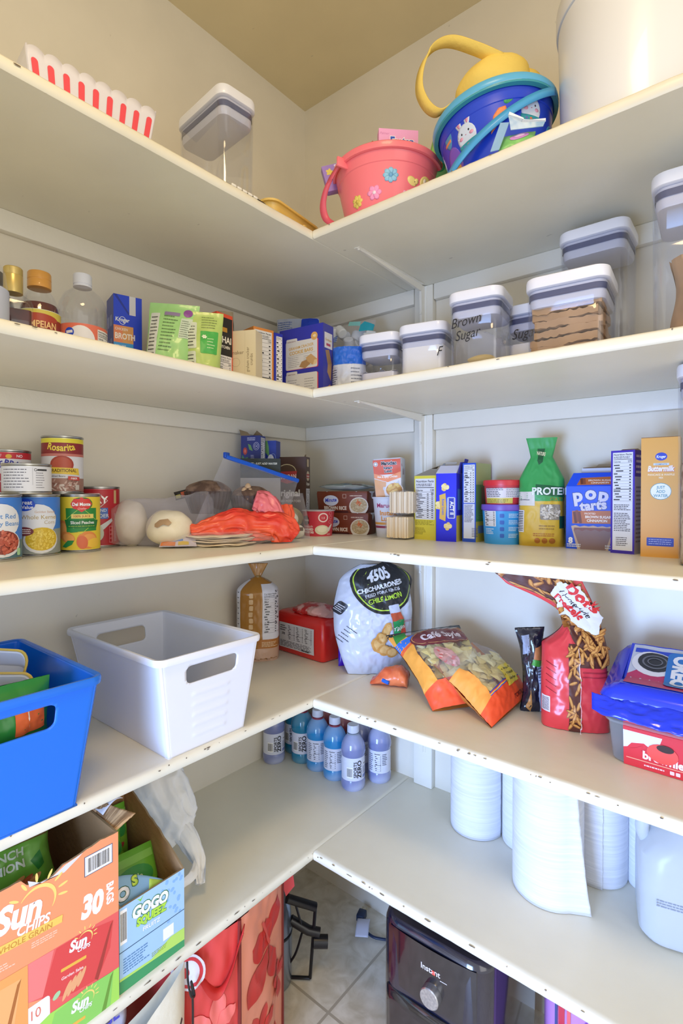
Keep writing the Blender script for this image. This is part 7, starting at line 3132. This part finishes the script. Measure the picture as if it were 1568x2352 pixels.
def rabbit(cx, cy, s, ro=0):
    def P_(x, y):
        c_, q_ = math.cos(R(ro)), math.sin(R(ro))
        return cx + (x * c_ - y * q_) * s, cy + (x * q_ + y * c_) * s
    for sx_, an in ((-.42, 8), (.42, -10)):
        x, y = P_(sx_, 1.55)
        a.ell(x, y, .24 * s, .85 * s, '#d2def0', an + ro)
        a.ell(x, y, .13 * s, .60 * s, '#d896b4', an + ro)
    x, y = P_(0, 0)
    a.ell(x, y, .80 * s, 1.05 * s, '#cfdcf0', ro)
    x, y = P_(0, -.45)
    pts = [(x + .82 * s * math.cos(R(v_ + ro)), y + .95 * s * math.sin(R(v_ + ro))) for v_ in range(180, 361, 15)]
    n_ = len(pts)
    a.poly(pts, '#2a98a8')
    x, y = P_(0, -.98)
    a.rect(x - .62 * s, y, 1.24 * s, .10 * s, '#e8ecf2', rot=ro)
    a.rect(x - .50 * s, y - .2 * s, 1.0 * s, .14 * s, '#e88a5c', rot=ro)
    for k_ in (-.35, 0, .35):
        x, y = P_(k_, -.72)
        a.flower(x, y, .11 * s, ['#7a7ad0', '#e8844a', '#4a7ad0'][int(k_ / .35) + 1], 5)
    for sx_ in (-.30, .30):
        x, y = P_(sx_, .38)
        a.ell(x, y, .06 * s, .09 * s, '#1c1c2a')
        x, y = P_(sx_ * 1.5, .05)
        a.ell(x, y, .17 * s, .15 * s, '#e0a0bc')
    x, y = P_(0, .14)
    a.ell(x, y, .05 * s, .04 * s, '#c87a94')


rabbit(-.058, .084, .0250, 4)
rabbit(.062, .096, .0250, -6)
rabbit(-.165, .090, .0250, 0)
for (cx_, cy_) in ((.006, .094), (.150, .08)):
    a.poly([(cx_ - .020, cy_ - .034), (cx_ - .012, cy_), (cx_ - .002, cy_ + .012), (cx_ + .010, cy_ + .013), (cx_ + .012, cy_ + .002), (cx_ + .002, cy_ - .012)], '#ea8a54')
    for v_ in (40, 60, 85):
        a.ell(cx_ + .010 + .011 * math.cos(R(v_)), cy_ + .016 + .011 * math.sin(R(v_)), .010, .0035, '#3a9a5a', v_)
a.ell(-.012, .140, .022, .016, '#b8b86a', 8)
a.ell(-.006, .140, .012, .016, '#7ab87a', 8)
a.ell(-.100, .050, .022, .040, '#7a58c8', 0)
a.ell(-.096, .032, .012, .022, '#d8a85c', 0)
a.ell(-.102, .120, .012, .030, '#4a98c0', 0)
a.rect(-.116, .102, .022, .006, '#e8905c')
a.ell(.120, .060, .018, .022, '#3a88b8')
a.rect(.106, .054, .028, .006, '#e8845a')
a.rect(.108, .040, .026, .010, '#e8e8f0')
mb.build('bucket_body', t, solid=.002)
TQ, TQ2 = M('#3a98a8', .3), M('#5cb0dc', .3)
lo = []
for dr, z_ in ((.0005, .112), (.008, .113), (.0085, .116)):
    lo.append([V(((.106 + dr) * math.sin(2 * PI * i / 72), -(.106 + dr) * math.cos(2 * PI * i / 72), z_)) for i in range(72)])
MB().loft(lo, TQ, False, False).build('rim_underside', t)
lo = []
for dr, z_ in ((.0085, .1162), (.0095, .118), (.0095, .126), (.007, .130), (.0, .130), (-.003, .126)):
    lo.append([V(((.106 + dr) * math.sin(2 * PI * i / 72), -(.106 + dr) * math.cos(2 * PI * i / 72), z_)) for i in range(72)])
MB().loft(lo, TQ2, False, False).build('rim', t)
# strap handle folded down across the front
hp = []
for i in range(33):
    q = i / 32
    th = -1.02 + 2.15 * q
    rr = .117 - .010 * math.sin(PI * q)
    hp.append((V((rr * math.sin(th), -rr * math.cos(th), .010 + .104 * q)), th))
mb = MB()
vs, fs = [], []
for p, th in hp:
    vs += [p - V((0, 0, .0075)), p + V((0, 0, .0075))]
for i in range(len(hp) - 1):
    fs.append((2 * i, 2 * i + 2, 2 * i + 3, 2 * i + 1))
mb.add(vs, fs, M('#4aa4dc', .3))
mb.build('strap_handle', t, solid=.002)

# yellow felt basket lying in the blue bucket
t = thing('yellow_basket', 'yellow felt basket with a long band handle lying in the blue bucket', 'basket', (.738, -.232, Z1 + .190), 20)
FELT = M('#f8da70', .85, bump=.15, bscale=120)
mb = MB()
mb.ball((-.004, .0, .040), .068, FELT, 32, 20, (1.08, .85, .86), .10, 4)
mb.ball((.050, .012, .030), .044, FELT, 24, 16, (.9, .85, .86), .08, 9)
mb.build('basket_body', t)
hp = catmull([(.008, -.036, .070), (-.036, -.054, .088), (-.082, -.062, .108), (-.116, -.054, .112), (-.140, -.040, .092), (-.146, -.036, .054), (-.132, -.036, .018), (-.110, -.036, -.002), (-.088, -.038, .004), (-.070, -.034, .012), (-.046, -.022, .014)], 10)
mb = MB()
vs, fs = [], []
for i, p in enumerate(hp):
    q = i / (len(hp) - 1)
    s_ = V((.55, -.80, .20)).normalized() if q < .35 else V((.65, -.70, .05)).normalized()
    vs += [p - s_ * .0125, p + s_ * .0125]
for i in range(len(hp) - 1):
    fs.append((2 * i, 2 * i + 1, 2 * i + 3, 2 * i + 2))
mb.add(vs, fs, FELT)
mb.build('band_handle', t, solid=.0025)

# translucent blue packet leaning on the front
t = thing('treat_packet', 'see-through blue and green packet propped in front of the blue bucket', 'packet', (.836, -.378, Z1), 24)
LBL = film('ice_blue_film', '#a8d0ee', .6, .2, .2, 30)
mb = MB()
bg = Bag(.060, .034, .008, None, None, .003, 40, 5, deform=lambda p: V((p.x, p.y + .4 * p.z, p.z)))
bg.mesh(mb, M('#7cbf6c', .35), 16, 12)
a = bg.art(mb, .005)
a.ell(.004, .022, .016, .006, '#c88ad0', 10)
a.ell(.004, .023, .009, .003, '#e6c4ea', 10)
mb.build('green_pack', t)
flap([(-.042, -.006, .0), (-.028, -.008, .0), (-.012, -.004, .044), (-.026, -.002, .047)], LBL, t, 'blue_panel', .0015)
flap([(-.014, -.006, .056), (-.010, -.006, .030), (.040, -.006, .027), (.044, -.006, .036), (.010, -.006, .044)], LBL, t, 'blue_panel', .0015)
flap([(-.012, -.0075, .060), (.010, -.0075, .046), (.011, -.0075, .042), (.044, -.0075, .039), (.044, -.0075, .034), (.008, -.0075, .039), (-.014, -.0075, .054)], ink('#dfe4f0'), t, 'white_edge', .001)

# big white canister
t = thing('white_canister', 'very large smooth white canister at the right end of the top shelf', 'canister', (.992, -.232, Z1), 0)
WC = M('#e4e6ea', .28, coat=.2)
MB().lathe([(.002, .0), (.118, .0), (.124, .004), (.130, .225), (.130, .228)], WC, 96).build('canister_body', t)
MB().lathe([(.1300, .229), (.1325, .230), (.1335, .236), (.1335, .262), (.130, .270), (.118, .276), (.002, .278)], WC, 96).build('lid', t)
